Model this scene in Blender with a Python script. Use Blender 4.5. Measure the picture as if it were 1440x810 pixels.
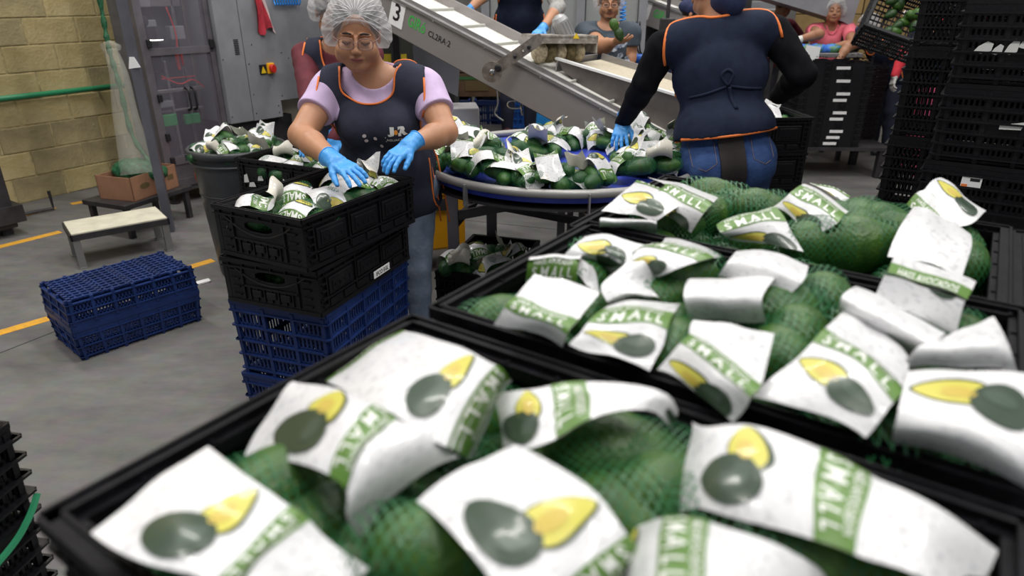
import bpy, bmesh, math, random
import numpy as np
from mathutils import Vector, Matrix, Euler, noise
for o in list(bpy.data.objects): bpy.data.objects.remove(o)
SC = bpy.context.scene
COL = SC.collection
R = math.radians
# ---------------------------------------------------------------- camera
FPX, PITCH, CAMH = 950.0, R(23.6), 1.6
cam = bpy.data.cameras.new('camera')
cam.sensor_width = 36; cam.lens = FPX / 1440 * 36
cam.clip_start = 0.05; cam.clip_end = 100
cam.dof.use_dof = True; cam.dof.focus_distance = 2.45; cam.dof.aperture_fstop = 3.5
camo = bpy.data.objects.new('camera', cam); COL.objects.link(camo)
camo.location = (0, 0, CAMH); camo.rotation_euler = (math.pi / 2 - PITCH, 0, 0)
SC.camera = camo
# ---------------------------------------------------------------- world, lamps, exposure
W = bpy.data.worlds.new('hall_ambient'); SC.world = W; W.use_nodes = True
bg = W.node_tree.nodes['Background']; bg.inputs[0].default_value = (0.93, 0.96, 1.0, 1); bg.inputs[1].default_value = 0.36
def lamp(x, y, z, sx, sy, power, rz=0, col=(1, 0.97, 0.93)):
    l = bpy.data.lights.new('ceiling_lamp_light', 'AREA'); l.shape = 'RECTANGLE'; l.size = sx; l.size_y = sy
    l.energy = power; l.color = col
    o = bpy.data.objects.new('ceiling_lamp_light', l); o.location = (x, y, z); o.rotation_euler = (0, 0, rz); COL.objects.link(o)
LAMPS = [(-2.6, 1.2), (0.2, 2.9), (3.0, 4.6), (-3.2, 4.4), (-0.4, 6.6), (2.8, 8.2), (1.2, -0.4), (4.6, 1.0)]
for lx, ly in LAMPS: lamp(lx, ly, 5.2, 2.4, 0.3, 95, R(-34))
SC.view_settings.view_transform = 'Standard'; SC.view_settings.look = 'None'
SC.view_settings.gamma = 1; SC.view_settings.use_curve_mapping = False
SC.view_settings.exposure = -0.14
# ---------------------------------------------------------------- helpers
def at(px, py, z):
    du = (px - 720) / FPX; dv = (py - 405) / FPX; C, S = math.cos(PITCH), math.sin(PITCH)
    dn = S + dv * C; t = (CAMH - z) / dn
    return Vector((du * t, (C - dv * S) * t, z))
def aty(px, py, y):
    du = (px - 720) / FPX; dv = (py - 405) / FPX; C, S = math.cos(PITCH), math.sin(PITCH)
    t = y / (C - dv * S)
    return Vector((du * t, y, CAMH - (S + dv * C) * t))
def V(*a): return Vector(a)
def tag(o, label=None, cat=None, group=None, kind=None):
    if label: o['label'] = label
    if cat: o['category'] = cat
    if group: o['group'] = group
    if kind: o['kind'] = kind
    return o
def empty(name, loc, rz=0, label=None, cat=None, group=None):
    o = bpy.data.objects.new(name, None); o.empty_display_size = 0.05
    o.location = loc; o.rotation_euler = (0, 0, rz); COL.objects.link(o)
    return tag(o, label, cat, group)
def mesh_obj(name, me, parent=None, loc=(0, 0, 0), rot=(0, 0, 0)):
    o = bpy.data.objects.new(name, me); COL.objects.link(o)
    if parent: o.parent = parent
    o.location = loc; o.rotation_euler = rot
    return o
def kids(o): return list(o.children)
KID = {}
def copy_tree(o, parent=None):
    c = o.copy(); COL.objects.link(c); c.parent = parent
    for ch in KID.get(o.name, []):
        copy_tree(ch, c)
    return c
def register(o, lst): KID[o.name] = lst; return o

MATS = {}
def mat(name, col, rough=0.5, metal=0.0, spec=0.5, nscale=0, namt=0.0, bump=0.0, bscale=None, col2=None, alpha=1.0, coat=0.0, sheen=0.0, sss=0.0, emit=None, thr=None, stretch=None, trans=0.0):
    if name in MATS: return MATS[name]
    m = bpy.data.materials.new(name); m.use_nodes = True; nt = m.node_tree; N, L = nt.nodes, nt.links
    b = N['Principled BSDF']; c4 = (*col, 1)
    b.inputs['Base Color'].default_value = c4; b.inputs['Roughness'].default_value = rough
    b.inputs['Metallic'].default_value = metal; b.inputs['Specular IOR Level'].default_value = spec
    b.inputs['Alpha'].default_value = alpha; b.inputs['Coat Weight'].default_value = coat
    b.inputs['Sheen Weight'].default_value = sheen
    b.inputs['Transmission Weight'].default_value = trans
    if sss: b.inputs['Subsurface Weight'].default_value = sss; b.inputs['Subsurface Scale'].default_value = 0.01; b.inputs['Subsurface Radius'].default_value = (1, .4, .2)
    if emit: b.inputs['Emission Color'].default_value = c4; b.inputs['Emission Strength'].default_value = emit
    if nscale or bump:
        tc = N.new('ShaderNodeTexCoord'); src = tc.outputs['Object']
        if stretch:
            mp = N.new('ShaderNodeMapping'); mp.inputs['Scale'].default_value = stretch; L.new(src, mp.inputs[0]); src = mp.outputs[0]
    if nscale:
        n = N.new('ShaderNodeTexNoise'); n.inputs['Scale'].default_value = nscale; n.inputs['Detail'].default_value = 6; n.inputs['Roughness'].default_value = 0.6
        L.new(src, n.inputs['Vector'])
        r = N.new('ShaderNodeValToRGB'); lo, hi = thr or (0.35, 0.65)
        r.color_ramp.elements[0].position = lo; r.color_ramp.elements[1].position = hi
        if col2 is None: col2 = tuple(min(1, c * (1 + namt)) for c in col); c1 = tuple(c * (1 - namt) for c in col)
        else: c1 = col
        r.color_ramp.elements[0].color = (*c1, 1); r.color_ramp.elements[1].color = (*col2, 1)
        L.new(n.outputs[0], r.inputs[0]); L.new(r.outputs[0], b.inputs['Base Color'])
    if bump:
        n2 = N.new('ShaderNodeTexNoise'); n2.inputs['Scale'].default_value = bscale or nscale or 20; n2.inputs['Detail'].default_value = 5
        L.new(src, n2.inputs['Vector'])
        bm = N.new('ShaderNodeBump'); bm.inputs['Strength'].default_value = bump; bm.inputs['Distance'].default_value = 0.01
        L.new(n2.outputs[0], bm.inputs['Height']); L.new(bm.outputs[0], b.inputs['Normal'])
    MATS[name] = m
    return m

class MB:
    """collects simple solids; build() links them as one mesh object"""
    def __init__(s): s.v = []; s.f = []; s.m = []; s.T = Matrix.Identity(4)
    def add(s, vs, fs, mi=0):
        n = len(s.v); T = s.T
        s.v += [tuple(T @ Vector(p)) for p in vs]; s.f += [tuple(i + n for i in f) for f in fs]; s.m += [mi] * len(fs)
        return s
    def box(s, x0, x1, y0, y1, z0, z1, mi=0, M=None):
        vs = [Vector((x, y, z)) for x in (x0, x1) for y in (y0, y1) for z in (z0, z1)]
        if M: vs = [M @ v for v in vs]
        return s.add(vs, [(0, 1, 3, 2), (4, 6, 7, 5), (0, 4, 5, 1), (2, 3, 7, 6), (0, 2, 6, 4), (1, 5, 7, 3)], mi)
    def cbox(s, x0, x1, y0, y1, z0, z1, c=0.004, mi=0, M=None):
        bm = bmesh.new(); bmesh.ops.create_cube(bm, size=1)
        for v in bm.verts: v.co = Vector(((x0 + x1) / 2 + v.co.x * (x1 - x0), (y0 + y1) / 2 + v.co.y * (y1 - y0), (z0 + z1) / 2 + v.co.z * (z1 - z0)))
        bmesh.ops.bevel(bm, geom=list(bm.edges), offset=c, segments=2, affect='EDGES', profile=0.5)
        if M: bmesh.ops.transform(bm, matrix=M, verts=bm.verts)
        bm.verts.index_update(); s.add([v.co.copy() for v in bm.verts], [tuple(v.index for v in f.verts) for f in bm.faces], mi); bm.free(); return s
    def bar(s, a, b, w, h, mi=0, up=(0, 0, 1)):
        a, b = Vector(a), Vector(b); d = (b - a); L = d.length; d.normalize(); up = Vector(up)
        if abs(d.dot(up)) > .98: up = Vector((0, 1, 0))
        x = d.cross(up).normalized(); z = x.cross(d)
        M = Matrix(((x.x, d.x, z.x, a.x), (x.y, d.y, z.y, a.y), (x.z, d.z, z.z, a.z), (0, 0, 0, 1)))
        return s.box(-w / 2, w / 2, 0, L, -h / 2, h / 2, mi, M)
    def tube(s, pts, r, seg=10, mi=0, closed=False, cap=True):
        pts = [Vector(p) for p in pts]; n = len(pts); rs = r if isinstance(r, (list, tuple)) else [r] * n
        vs = []; fs = []; prev = None
        for i, p in enumerate(pts):
            if closed: t = (pts[(i + 1) % n] - pts[i - 1]).normalized()
            else: t = (pts[min(i + 1, n - 1)] - pts[max(i - 1, 0)]).normalized()
            if prev is None:
                prev = t.cross(Vector((0, 0, 1)))
                if prev.length < .1: prev = t.cross(Vector((1, 0, 0)))
            prev = (prev - t * prev.dot(t)).normalized(); q = t.cross(prev)
            for k in range(seg):
                a = 2 * math.pi * k / seg; vs.append(p + (prev * math.cos(a) + q * math.sin(a)) * rs[i])
        for i in range(n if closed else n - 1):
            j = (i + 1) % n
            for k in range(seg): fs.append((i * seg + k, i * seg + (k + 1) % seg, j * seg + (k + 1) % seg, j * seg + k))
        if cap and not closed: fs.append(tuple(range(seg))[::-1]); fs.append(tuple(range((n - 1) * seg, n * seg)))
        return s.add(vs, fs, mi)
    def lathe(s, prof, seg=24, mi=0, M=None, sx=1, sy=1):
        vs = []; fs = []
        for r, z in prof:
            for k in range(seg):
                a = 2 * math.pi * k / seg; vs.append(Vector((r * math.cos(a) * sx, r * math.sin(a) * sy, z)))
        if M: vs = [M @ v for v in vs]
        for i in range(len(prof) - 1):
            for k in range(seg): fs.append((i * seg + k, i * seg + (k + 1) % seg, (i + 1) * seg + (k + 1) % seg, (i + 1) * seg + k))
        fs.append(tuple(range(seg))[::-1]); fs.append(tuple(range((len(prof) - 1) * seg, len(prof) * seg)))
        return s.add(vs, fs, mi)
    def prism(s, poly, d0, d1, mi=0, M=None):
        """poly in x,z ; extruded along y from d0 to d1"""
        n = len(poly); vs = [Vector((x, d0, z)) for x, z in poly] + [Vector((x, d1, z)) for x, z in poly]
        if M: vs = [M @ v for v in vs]
        return s.add(vs, [tuple(range(n)), tuple(range(n, 2 * n))[::-1]] + [(i, (i + 1) % n, n + (i + 1) % n, n + i)[::-1] for i in range(n)], mi)
    def me(s, name, mats):
        me = bpy.data.meshes.new(name); me.from_pydata(s.v, [], s.f)
        for m in (mats if isinstance(mats, (list, tuple)) else [mats]): me.materials.append(m)
        if any(s.m): me.polygons.foreach_set('material_index', s.m)
        bm = bmesh.new(); bm.from_mesh(me); bmesh.ops.recalc_face_normals(bm, faces=bm.faces); bm.to_mesh(me); bm.free()
        return me
    def build(s, name, mats, parent=None, loc=(0, 0, 0), rot=(0, 0, 0), smooth=False):
        me = s.me(name, mats)
        if smooth: smooth_me(me)
        return mesh_obj(name, me, parent, loc, rot)
def smooth_me(me, ang=None):
    me.polygons.foreach_set('use_smooth', [True] * len(me.polygons))
    if ang: me.set_sharp_from_angle(angle=ang)
def curve_pts(P, n=8, closed=False):
    P = [Vector(p) for p in P]; out = []; m = len(P)
    for i in range(m if closed else m - 1):
        if closed: a, b, c, d = P[i - 1], P[i], P[(i + 1) % m], P[(i + 2) % m]
        else: a, b, c, d = P[max(i - 1, 0)], P[i], P[i + 1], P[min(i + 2, m - 1)]
        for k in range(n):
            t = k / n; out.append(0.5 * ((2 * b) + (c - a) * t + (2 * a - 5 * b + 4 * c - d) * t * t + (-a + 3 * b - 3 * c + d) * t ** 3))
    if not closed: out.append(P[-1])
    return out
def frame(o, x, y=None, z=(0, 0, 1)):
    """matrix with origin o, x axis x, z near z"""
    x = Vector(x).normalized(); z = Vector(z); y = z.cross(x).normalized(); z = x.cross(y)
    return Matrix(((x.x, y.x, z.x, o[0]), (x.y, y.y, z.y, o[1]), (x.z, y.z, z.z, o[2]), (0, 0, 0, 1)))
_txt = {}
def text2d(s, bold=0.0):
    if (s, bold) in _txt: return _txt[(s, bold)]
    c = bpy.data.curves.new('t', 'FONT'); c.body = s; c.size = 1; c.offset = bold; c.resolution_u = 2
    o = bpy.data.objects.new('t', c); COL.objects.link(o)
    dg = bpy.context.evaluated_depsgraph_get(); me = bpy.data.meshes.new_from_object(o.evaluated_get(dg))
    bm = bmesh.new(); bm.from_mesh(me); bmesh.ops.triangulate(bm, faces=bm.faces); bm.verts.index_update()
    vs = [(v.co.x, v.co.y) for v in bm.verts]; fs = [tuple(v.index for v in f.verts) for f in bm.faces]
    bm.free(); bpy.data.objects.remove(o); bpy.data.curves.remove(c); bpy.data.meshes.remove(me)
    xs = [v[0] for v in vs]; ys = [v[1] for v in vs]; x0, x1, y0, y1 = min(xs), max(xs), min(ys), max(ys)
    vs = [((x - x0) / (x1 - x0), (y - y0) / (y1 - y0)) for x, y in vs]
    _txt[(s, bold)] = (vs, fs); return vs, fs
def text_on(mb, s, x0, x1, z0, z1, M, mi=0, bold=0.02, th=0.0006):
    """lettering in the local x-z plane of M, standing off along -y"""
    vs, fs = text2d(s, bold)
    mb.add([M @ Vector((x0 + u * (x1 - x0), -th, z0 + w * (z1 - z0))) for u, w in vs], fs, mi)
E1 = V(.827, -.562, 0)      # the hall's two directions
D1 = V(.562, .827, 0)
YAW = math.atan2(E1.y, E1.x)
# ---------------------------------------------------------------- bodies: one smooth surface from blended tapered limbs
def A(v): return np.array(v, dtype=np.float32)
class Sdf:
    def __init__(s, res, lo=None, hi=None): s.p = []; s.res = res; s.lo = lo; s.hi = hi
    def cap(s, a, b, ra, rb=None, k=.02, sub=False): s.p.append(('c', A(a), A(b), ra, ra if rb is None else rb, k, sub)); return s
    def ell(s, c, r, k=.02, rot=None, sub=False): s.p.append(('e', A(c), A(r), np.array(rot, dtype=np.float32) if rot is not None else None, 0, k, sub)); return s
    def chain(s, pts, rs, k=.02):
        for i in range(len(pts) - 1): s.cap(pts[i], pts[i + 1], rs[i], rs[i + 1], k)
        return s
    def grid(s, infl=0.0):
        lo = np.full(3, 9e9); hi = -lo
        for q in s.p:
            if q[6]: continue
            if q[0] == 'c':
                r = max(q[3], q[4]); lo = np.minimum(lo, np.minimum(q[1], q[2]) - r); hi = np.maximum(hi, np.maximum(q[1], q[2]) + r)
            else: r = q[2].max(); lo = np.minimum(lo, q[1] - r); hi = np.maximum(hi, q[1] + r)
        pad = infl + .03
        lo = lo - pad; hi = hi + pad
        if s.lo is not None: lo = np.maximum(lo, s.lo)
        if s.hi is not None: hi = np.minimum(hi, s.hi)
        n = np.ceil((hi - lo) / s.res).astype(int) + 1
        s.o = lo; s.n = n; ax = [(lo[i] + s.res * np.arange(n[i])).astype(np.float32) for i in range(3)]; s.ax = ax
        D = np.full(n, 1.0, dtype=np.float32)
        for q in s.p:
            kind, a, b, r0, r1, k, sub = q
            if kind == 'c': r = max(r0, r1); l, h = np.minimum(a, b) - r, np.maximum(a, b) + r
            else: l, h = a - b.max(), a + b.max()
            m = infl + k + .03; l = l - m; h = h + m
            i0 = np.clip(np.floor((l - lo) / s.res).astype(int), 0, n); i1 = np.clip(np.ceil((h - lo) / s.res).astype(int) + 1, 0, n)
            if (i1 <= i0).any(): continue
            sl = tuple(slice(i0[j], i1[j]) for j in range(3))
            X = ax[0][sl[0]][:, None, None]; Y = ax[1][sl[1]][None, :, None]; Z = ax[2][sl[2]][None, None, :]
            if kind == 'c':
                d = b - a; L2 = float(d @ d) + 1e-9
                t = np.clip(((X - a[0]) * d[0] + (Y - a[1]) * d[1] + (Z - a[2]) * d[2]) / L2, 0, 1)
                v = np.sqrt((X - a[0] - t * d[0]) ** 2 + (Y - a[1] - t * d[1]) ** 2 + (Z - a[2] - t * d[2]) ** 2) - (r0 + (r1 - r0) * t)
            else:
                x, y, z = X - a[0], Y - a[1], Z - a[2]
                if r0 is not None: M = r0; x, y, z = M[0, 0] * x + M[1, 0] * y + M[2, 0] * z, M[0, 1] * x + M[1, 1] * y + M[2, 1] * z, M[0, 2] * x + M[1, 2] * y + M[2, 2] * z
                k0 = np.sqrt((x / b[0]) ** 2 + (y / b[1]) ** 2 + (z / b[2]) ** 2) + 1e-6
                k1 = np.sqrt((x / b[0] ** 2) ** 2 + (y / b[1] ** 2) ** 2 + (z / b[2] ** 2) ** 2) + 1e-6
                v = k0 * (k0 - 1) / k1
            o = D[sl]
            if sub:
                h_ = np.clip(.5 - .5 * (o + v) / k, 0, 1); D[sl] = o + (-v - o) * h_ + k * h_ * (1 - h_)
            else:
                h_ = np.clip(.5 + .5 * (v - o) / k, 0, 1); D[sl] = v + (o - v) * h_ - k * h_ * (1 - h_)
        s.D = D - infl
        return s
    def P(s): return s.ax[0][:, None, None], s.ax[1][None, :, None], s.ax[2][None, None, :]
    def inter(s, F): s.D = np.maximum(s.D, F); return s
    def half(s, p, n):
        """keep the side of plane (p, n) that n points away from"""
        X, Y, Z = s.P(); n = A(n); n = n / np.linalg.norm(n)
        return s.inter((X - p[0]) * n[0] + (Y - p[1]) * n[1] + (Z - p[2]) * n[2])
    def noise(s, amp, f, seed=0):
        X, Y, Z = s.P(); q = seed
        s.D = s.D + amp * (np.sin(X * f + 2.1 * np.sin(Z * f * .6 + q) + q) * np.sin(Y * f * .9 + 1.7 * q + 1.3 * np.sin(X * f * .5)) * .6 + .5 * np.sin(Z * f * 1.2 + 2 * np.sin(X * f * .8 + q) + Y * f * .7))
        return s
    def sample(s, p):
        f = np.clip((np.array(p, dtype=float) - s.o) / s.res, 0, np.array(s.D.shape) - 1.001); i = f.astype(int); t = f - i; c = s.D[i[0]:i[0] + 2, i[1]:i[1] + 2, i[2]:i[2] + 2]
        c = c[0] * (1 - t[0]) + c[1] * t[0]; c = c[0] * (1 - t[1]) + c[1] * t[1]; return float(c[0] * (1 - t[2]) + c[1] * t[2])
    def mesh(s):
        D = s.D; o = s.o; res = s.res
        D = D.copy(); 
        for ax_ in range(3):
            sl = [slice(None)] * 3
            for e in (0, -1): sl[ax_] = e; D[tuple(sl)] = np.maximum(D[tuple(sl)], res * .5)
        ins = D < 0
        c = ins[:-1, :-1, :-1].astype(np.int8)
        for dx in (0, 1):
            for dy in (0, 1):
                for dz in (0, 1):
                    if dx + dy + dz: c = c + ins[dx:ins.shape[0] - 1 + dx, dy:ins.shape[1] - 1 + dy, dz:ins.shape[2] - 1 + dz]
        act = (c > 0) & (c < 8); idx = np.argwhere(act); vid = np.full(act.shape, -1, dtype=np.int32); vid[act] = np.arange(len(idx))
        acc = np.zeros((len(idx), 3)); cnt = np.zeros(len(idx)); I = idx
        cor = [(a, b, d) for a in (0, 1) for b in (0, 1) for d in (0, 1)]
        vals = {q: D[I[:, 0] + q[0], I[:, 1] + q[1], I[:, 2] + q[2]] for q in cor}
        for q in cor:
            for j in range(3):
                if q[j]: continue
                r = list(q); r[j] = 1; r = tuple(r); a, b = vals[q], vals[r]; m = (a < 0) != (b < 0)
                t = np.where(m, a / np.where(m, a - b, 1), 0)
                p = np.array(q, dtype=float)[None, :].repeat(len(I), 0); p[:, j] = t
                acc[m] += p[m]; cnt[m] += 1
        vs = (I + acc / cnt[:, None]) * res + o
        fs = []
        for j in range(3):
            a = ins; sl0 = [slice(None)] * 3; sl1 = [slice(None)] * 3; sl0[j] = slice(0, -1); sl1[j] = slice(1, None)
            e = a[tuple(sl0)] != a[tuple(sl1)]
            u, w = [(1, 2), (2, 0), (0, 1)][j]
            E_ = np.argwhere(e); ok = (E_[:, u] > 0) & (E_[:, w] > 0) & (E_[:, u] < a.shape[u] - 1) & (E_[:, w] < a.shape[w] - 1); E_ = E_[ok]
            flip = a[tuple(sl0)][tuple(E_.T)]
            def cell(du, dw): q = E_.copy(); q[:, u] += du; q[:, w] += dw; return vid[tuple(q.T)]
            q = np.stack([cell(-1, -1), cell(0, -1), cell(0, 0), cell(-1, 0)], 1)
            q[~flip] = q[~flip][:, ::-1]; fs.append(q)
        fs = np.concatenate(fs); fs = fs[(fs >= 0).all(1)]
        return vs, fs
    def me(s, name, m, origin=(0, 0, 0)):
        vs, fs = s.mesh(); return np_mesh(name, vs - np.array(origin), fs, m)
def np_mesh(name, vs, fs, m, smooth=True):
    me = bpy.data.meshes.new(name); me.vertices.add(len(vs)); me.vertices.foreach_set('co', np.asarray(vs, dtype=np.float32).ravel())
    n = len(fs); me.loops.add(n * 4); me.polygons.add(n)
    me.loops.foreach_set('vertex_index', np.asarray(fs, dtype=np.int32).ravel()); me.polygons.foreach_set('loop_start', np.arange(n, dtype=np.int32) * 4)
    me.polygons.foreach_set('use_smooth', np.ones(n, dtype=bool)); me.update(); me.validate()
    me.materials.append(m); return me
def poly_sdf(poly, X, Z):
    """signed distance on a 2-D grid, negative inside"""
    d = np.full(np.broadcast(X, Z).shape, 9e9); s = np.zeros(d.shape, dtype=bool); n = len(poly)
    for i in range(n):
        ax, az = poly[i]; bx, bz = poly[(i + 1) % n]; ex, ez = bx - ax, bz - az
        t = np.clip(((X - ax) * ex + (Z - az) * ez) / (ex * ex + ez * ez + 1e-12), 0, 1)
        d = np.minimum(d, (X - ax - t * ex) ** 2 + (Z - az - t * ez) ** 2)
        c = ((az > Z) != (bz > Z)) & (X < (bx - ax) * (Z - az) / (bz - az + 1e-12) + ax); s ^= c
    d = np.sqrt(d); return np.where(s, -d, d).astype(np.float32)
# ---------------------------------------------------------------- materials
black = mat('black_plastic', (.0048, .0044, .006), .5, spec=.13, nscale=30, namt=.5, bump=.15, bscale=120)
black2 = mat('worn_black_plastic', (.0055, .005, .0068), .38, spec=.34, nscale=9, col2=(.014, .0135, .015), thr=(.55, .8), bump=.1, bscale=90)
blue = mat('blue_plastic', (.009, .026, .115), .42, spec=.35, nscale=8, namt=.25, bump=.1, bscale=80)
steel = mat('brushed_steel', (.34, .33, .33), .42, metal=.75, nscale=3, namt=.12, bump=.03, bscale=60, stretch=(1, 1, 12))
grey_paint = mat('grey_machine_paint', (.235, .24, .26), .45, nscale=5, namt=.10)
purple_grey = mat('primer_grey_steel', (.125, .115, .13), .5, metal=.2, nscale=6, namt=.2)
dark_steel = mat('dark_steel', (.045, .042, .045), .5, metal=.4, nscale=7, namt=.3)
white_print = mat('white_paper', (.82, .82, .82), .6)
ink = mat('black_ink', (.01, .01, .012), .5)
orange = mat('orange_bias_tape', (.80, .19, .035), .6)
green_net_m = mat('green_netting', (.012, .10, .04), .5, nscale=60, namt=.5, bump=.5, bscale=140)
wood_card = mat('brown_cardboard', (.30, .15, .085), .8, nscale=6, namt=.12)
yellow_paint = mat('yellow_floor_paint', (.72, .36, .03), .6, nscale=25, col2=(.5, .27, .05), thr=(.45, .75))
chrome = mat('chrome', (.7, .7, .7), .18, metal=1)
red_m = mat('red_plastic', (.62, .03, .02), .4)
skyblue = mat('sky_blue_plastic', (.03, .30, .75), .35)
# floor material: worn power-floated concrete
fm = bpy.data.materials.new('worn_concrete'); fm.use_nodes = True; nt = fm.node_tree; N, L = nt.nodes, nt.links; b = N['Principled BSDF']
tc = N.new('ShaderNodeTexCoord')
n1 = N.new('ShaderNodeTexNoise'); n1.inputs['Scale'].default_value = 1.3; n1.inputs['Detail'].default_value = 9; n1.inputs['Roughness'].default_value = .68
mp = N.new('ShaderNodeMapping'); mp.inputs['Rotation'].default_value = (0, 0, R(38)); mp.inputs['Scale'].default_value = (1, 3.2, 1); L.new(tc.outputs['Object'], mp.inputs[0]); L.new(mp.outputs[0], n1.inputs['Vector'])
r1 = N.new('ShaderNodeValToRGB'); r1.color_ramp.elements[0].position = .3; r1.color_ramp.elements[1].position = .72
r1.color_ramp.elements[0].color = (.10, .096, .091, 1); r1.color_ramp.elements[1].color = (.20, .194, .183, 1)
n2 = N.new('ShaderNodeTexNoise'); n2.inputs['Scale'].default_value = 14; n2.inputs['Detail'].default_value = 8; L.new(tc.outputs['Object'], n2.inputs['Vector'])
mx = N.new('ShaderNodeMix'); mx.data_type = 'RGBA'; mx.blend_type = 'MULTIPLY'; mx.inputs[0].default_value = .45
L.new(n1.outputs[0], r1.inputs[0]); L.new(r1.outputs[0], mx.inputs[6]); L.new(n2.outputs['Color'], mx.inputs[7])
hs = N.new('ShaderNodeHueSaturation'); hs.inputs['Saturation'].default_value = .75; hs.inputs['Value'].default_value = 1.15; L.new(mx.outputs[2], hs.inputs['Color']); L.new(hs.outputs[0], b.inputs['Base Color'])
b.inputs['Roughness'].default_value = .62
bmp = N.new('ShaderNodeBump'); bmp.inputs['Strength'].default_value = .12; bmp.inputs['Distance'].default_value = .01; L.new(n2.outputs[0], bmp.inputs['Height']); L.new(bmp.outputs[0], b.inputs['Normal'])
# ---------------------------------------------------------------- floor and walls
m = MB(); m.box(-9, 9, -3, 12, -.1, 0); floor = m.build('floor', fm); tag(floor, kind='structure')
def strip(name, a, b_, w, mt, z=.0015):
    a, b_ = Vector(a), Vector(b_); m = MB(); m.bar(a + V(0, 0, z / 2), b_ + V(0, 0, z / 2), w, z); return m.build(name, mt, floor)
for p, q in [((0, 347), (85, 326)), ((0, 468), (75, 446)), ((262, 377), (300, 366)), ((32, 303), (76, 292)), ((100, 287), (116, 284))]:
    a, b_ = at(*p, 0), at(*q, 0); 
    if p[0] == 0: a = a - (b_ - a) * 1.5
    strip('painted_line', a, b_, .07, yellow_paint)
jm = mat('dark_joint', (.05, .048, .045), .9)
strip('floor_joint', at(-60, 520, 0), at(200, 418, 0), .008, jm, .001)
strip('floor_joint', at(560, 300, 0), at(1000, 345, 0), .008, jm, .001)
# concrete block wall along D1, each block its own piece
wall_o = V(-4.08, 5.37, 0); DW = V(.515, .857, 0).normalized(); NW = V(DW.y, -DW.x, 0)
bm_ = mat('ochre_block', (.40, .315, .135), .85, nscale=7, col2=(.55, .45, .235), thr=(.3, .7), bump=.5, bscale=45)
bm2 = mat('pale_ochre_block', (.47, .37, .16), .85, nscale=5, col2=(.62, .52, .29), thr=(.35, .75), bump=.5, bscale=45)
bm3 = mat('grimy_block', (.29, .24, .13), .85, nscale=4, col2=(.50, .41, .21), thr=(.35, .7), bump=.5, bscale=45)
mort = mat('mortar', (.46, .38, .20), .95, nscale=20, namt=.3)
wallM = Matrix(((DW.x, -NW.x, 0, wall_o.x), (DW.y, -NW.y, 0, wall_o.y), (0, 0, 1, 0), (0, 0, 0, 1)))
m = MB(); m.box(-3.0, 5.4, .006, .2, 0, 4.2); wall = m.build('wall_left', mort); wall.matrix_world = wallM; tag(wall, kind='structure')
rng = random.Random(4)
def block_me(w, mt):
    bm = bmesh.new(); bmesh.ops.create_cube(bm, size=1)
    for v in bm.verts: v.co = Vector((v.co.x * (w - .008) , v.co.y * .04 + .02, v.co.z * .194))
    bmesh.ops.bevel(bm, geom=list(bm.edges), offset=.004, segments=1, affect='EDGES')
    me = bpy.data.meshes.new('block'); bm.to_mesh(me); bm.free(); me.materials.append(mt); return me
bmes = {}
for r in range(10):
    x = -1.6 - (.21 if r % 2 else 0)
    while x < 3.2:
        w = .4; mt = rng.choice([bm_, bm_, bm2, bm2, bm3] if r > 2 else [bm_, bm3, bm3, bm2])
        k = mt.name
        if k not in bmes: bmes[k] = block_me(w, mt)
        o = mesh_obj('block', bmes[k], wall, (x + w / 2, rng.uniform(-.003, .003), .1 + r * .203)); x += w + .004
# far walls of the hall
far = mat('far_wall_paint', (.10, .10, .098), .9, nscale=2, col2=(.19, .185, .17), thr=(.3, .7))
m = MB(); m.box(-1.6, 9, 11.5, 11.7, 0, 4.2); o = m.build('wall_back', far); tag(o, kind='structure')
m = MB(); m.box(8.0, 8.2, -3, 11.5, 0, 4.2); o = m.build('wall_right', far); tag(o, kind='structure')
# green pipe on the block wall
def wall_pt(px, py, off=.0):
    """point of a ray on the plane of the block wall, moved off it"""
    d = at(px, py, -5) if py > -10 else None; o0 = V(0, 0, CAMH); d = (d - o0); t = (wall_o - o0).dot(NW) / d.dot(NW)
    return o0 + d * t + NW * off
a, b_ = wall_pt(-20, 136, .07), wall_pt(151, 124, .07); z = (a.z + b_.z) / 2; a.z = b_.z = z
m = MB(); m.tube([a + (a - b_) * .6, b_ + (b_ - a) * .35], .022, 12)
pipe = m.build('wall_pipe', mat('green_pipe_paint', (.03, .27, .12), .4), smooth=True); tag(pipe, 'green painted horizontal pipe running along the ochre block wall', 'pipe')
m = MB()
for f in (-.5, .0, .9):
    p = a.lerp(b_, f); m.tube([p, p - NW * .07], .012, 8)
m.build('bracket', dark_steel, pipe)
# bent black floor guard at the wall foot and dark cabinet at the left edge
a, b_, c = at(28, 306, 0), at(76, 296, 0), at(76, 296, 0)
m = MB(); h = .1; m.tube([a + V(0, 0, .02), b_ + V(0, 0, .02), b_ + V(0, 0, h + .06)], .013, 8); o = m.build('floor_rail', dark_steel); tag(o, 'thin bent black metal rail on the floor at the foot of the block wall', 'rail')
c0 = aty(28, 322, 4.62); cab = empty('dark_cabinet', (c0.x, c0.y, 0), R(56), 'dark steel cabinet edge standing at the far left in front of the block wall', 'cabinet')
m = MB(); m.cbox(-.9, 0, 0, .6, .06, 2.1, .01); m.build('body', dark_steel, cab)
m = MB(); m.box(-.95, .05, -.03, .62, .1, .22); m.build('skirt', dark_steel, cab)
for x in (-.85, -.05):
    m = MB(); m.lathe([(.04, 0), (.04, .06)], 12, M=Matrix.Translation((x, .1, 0))); m.build('foot', dark_steel, cab)

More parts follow.
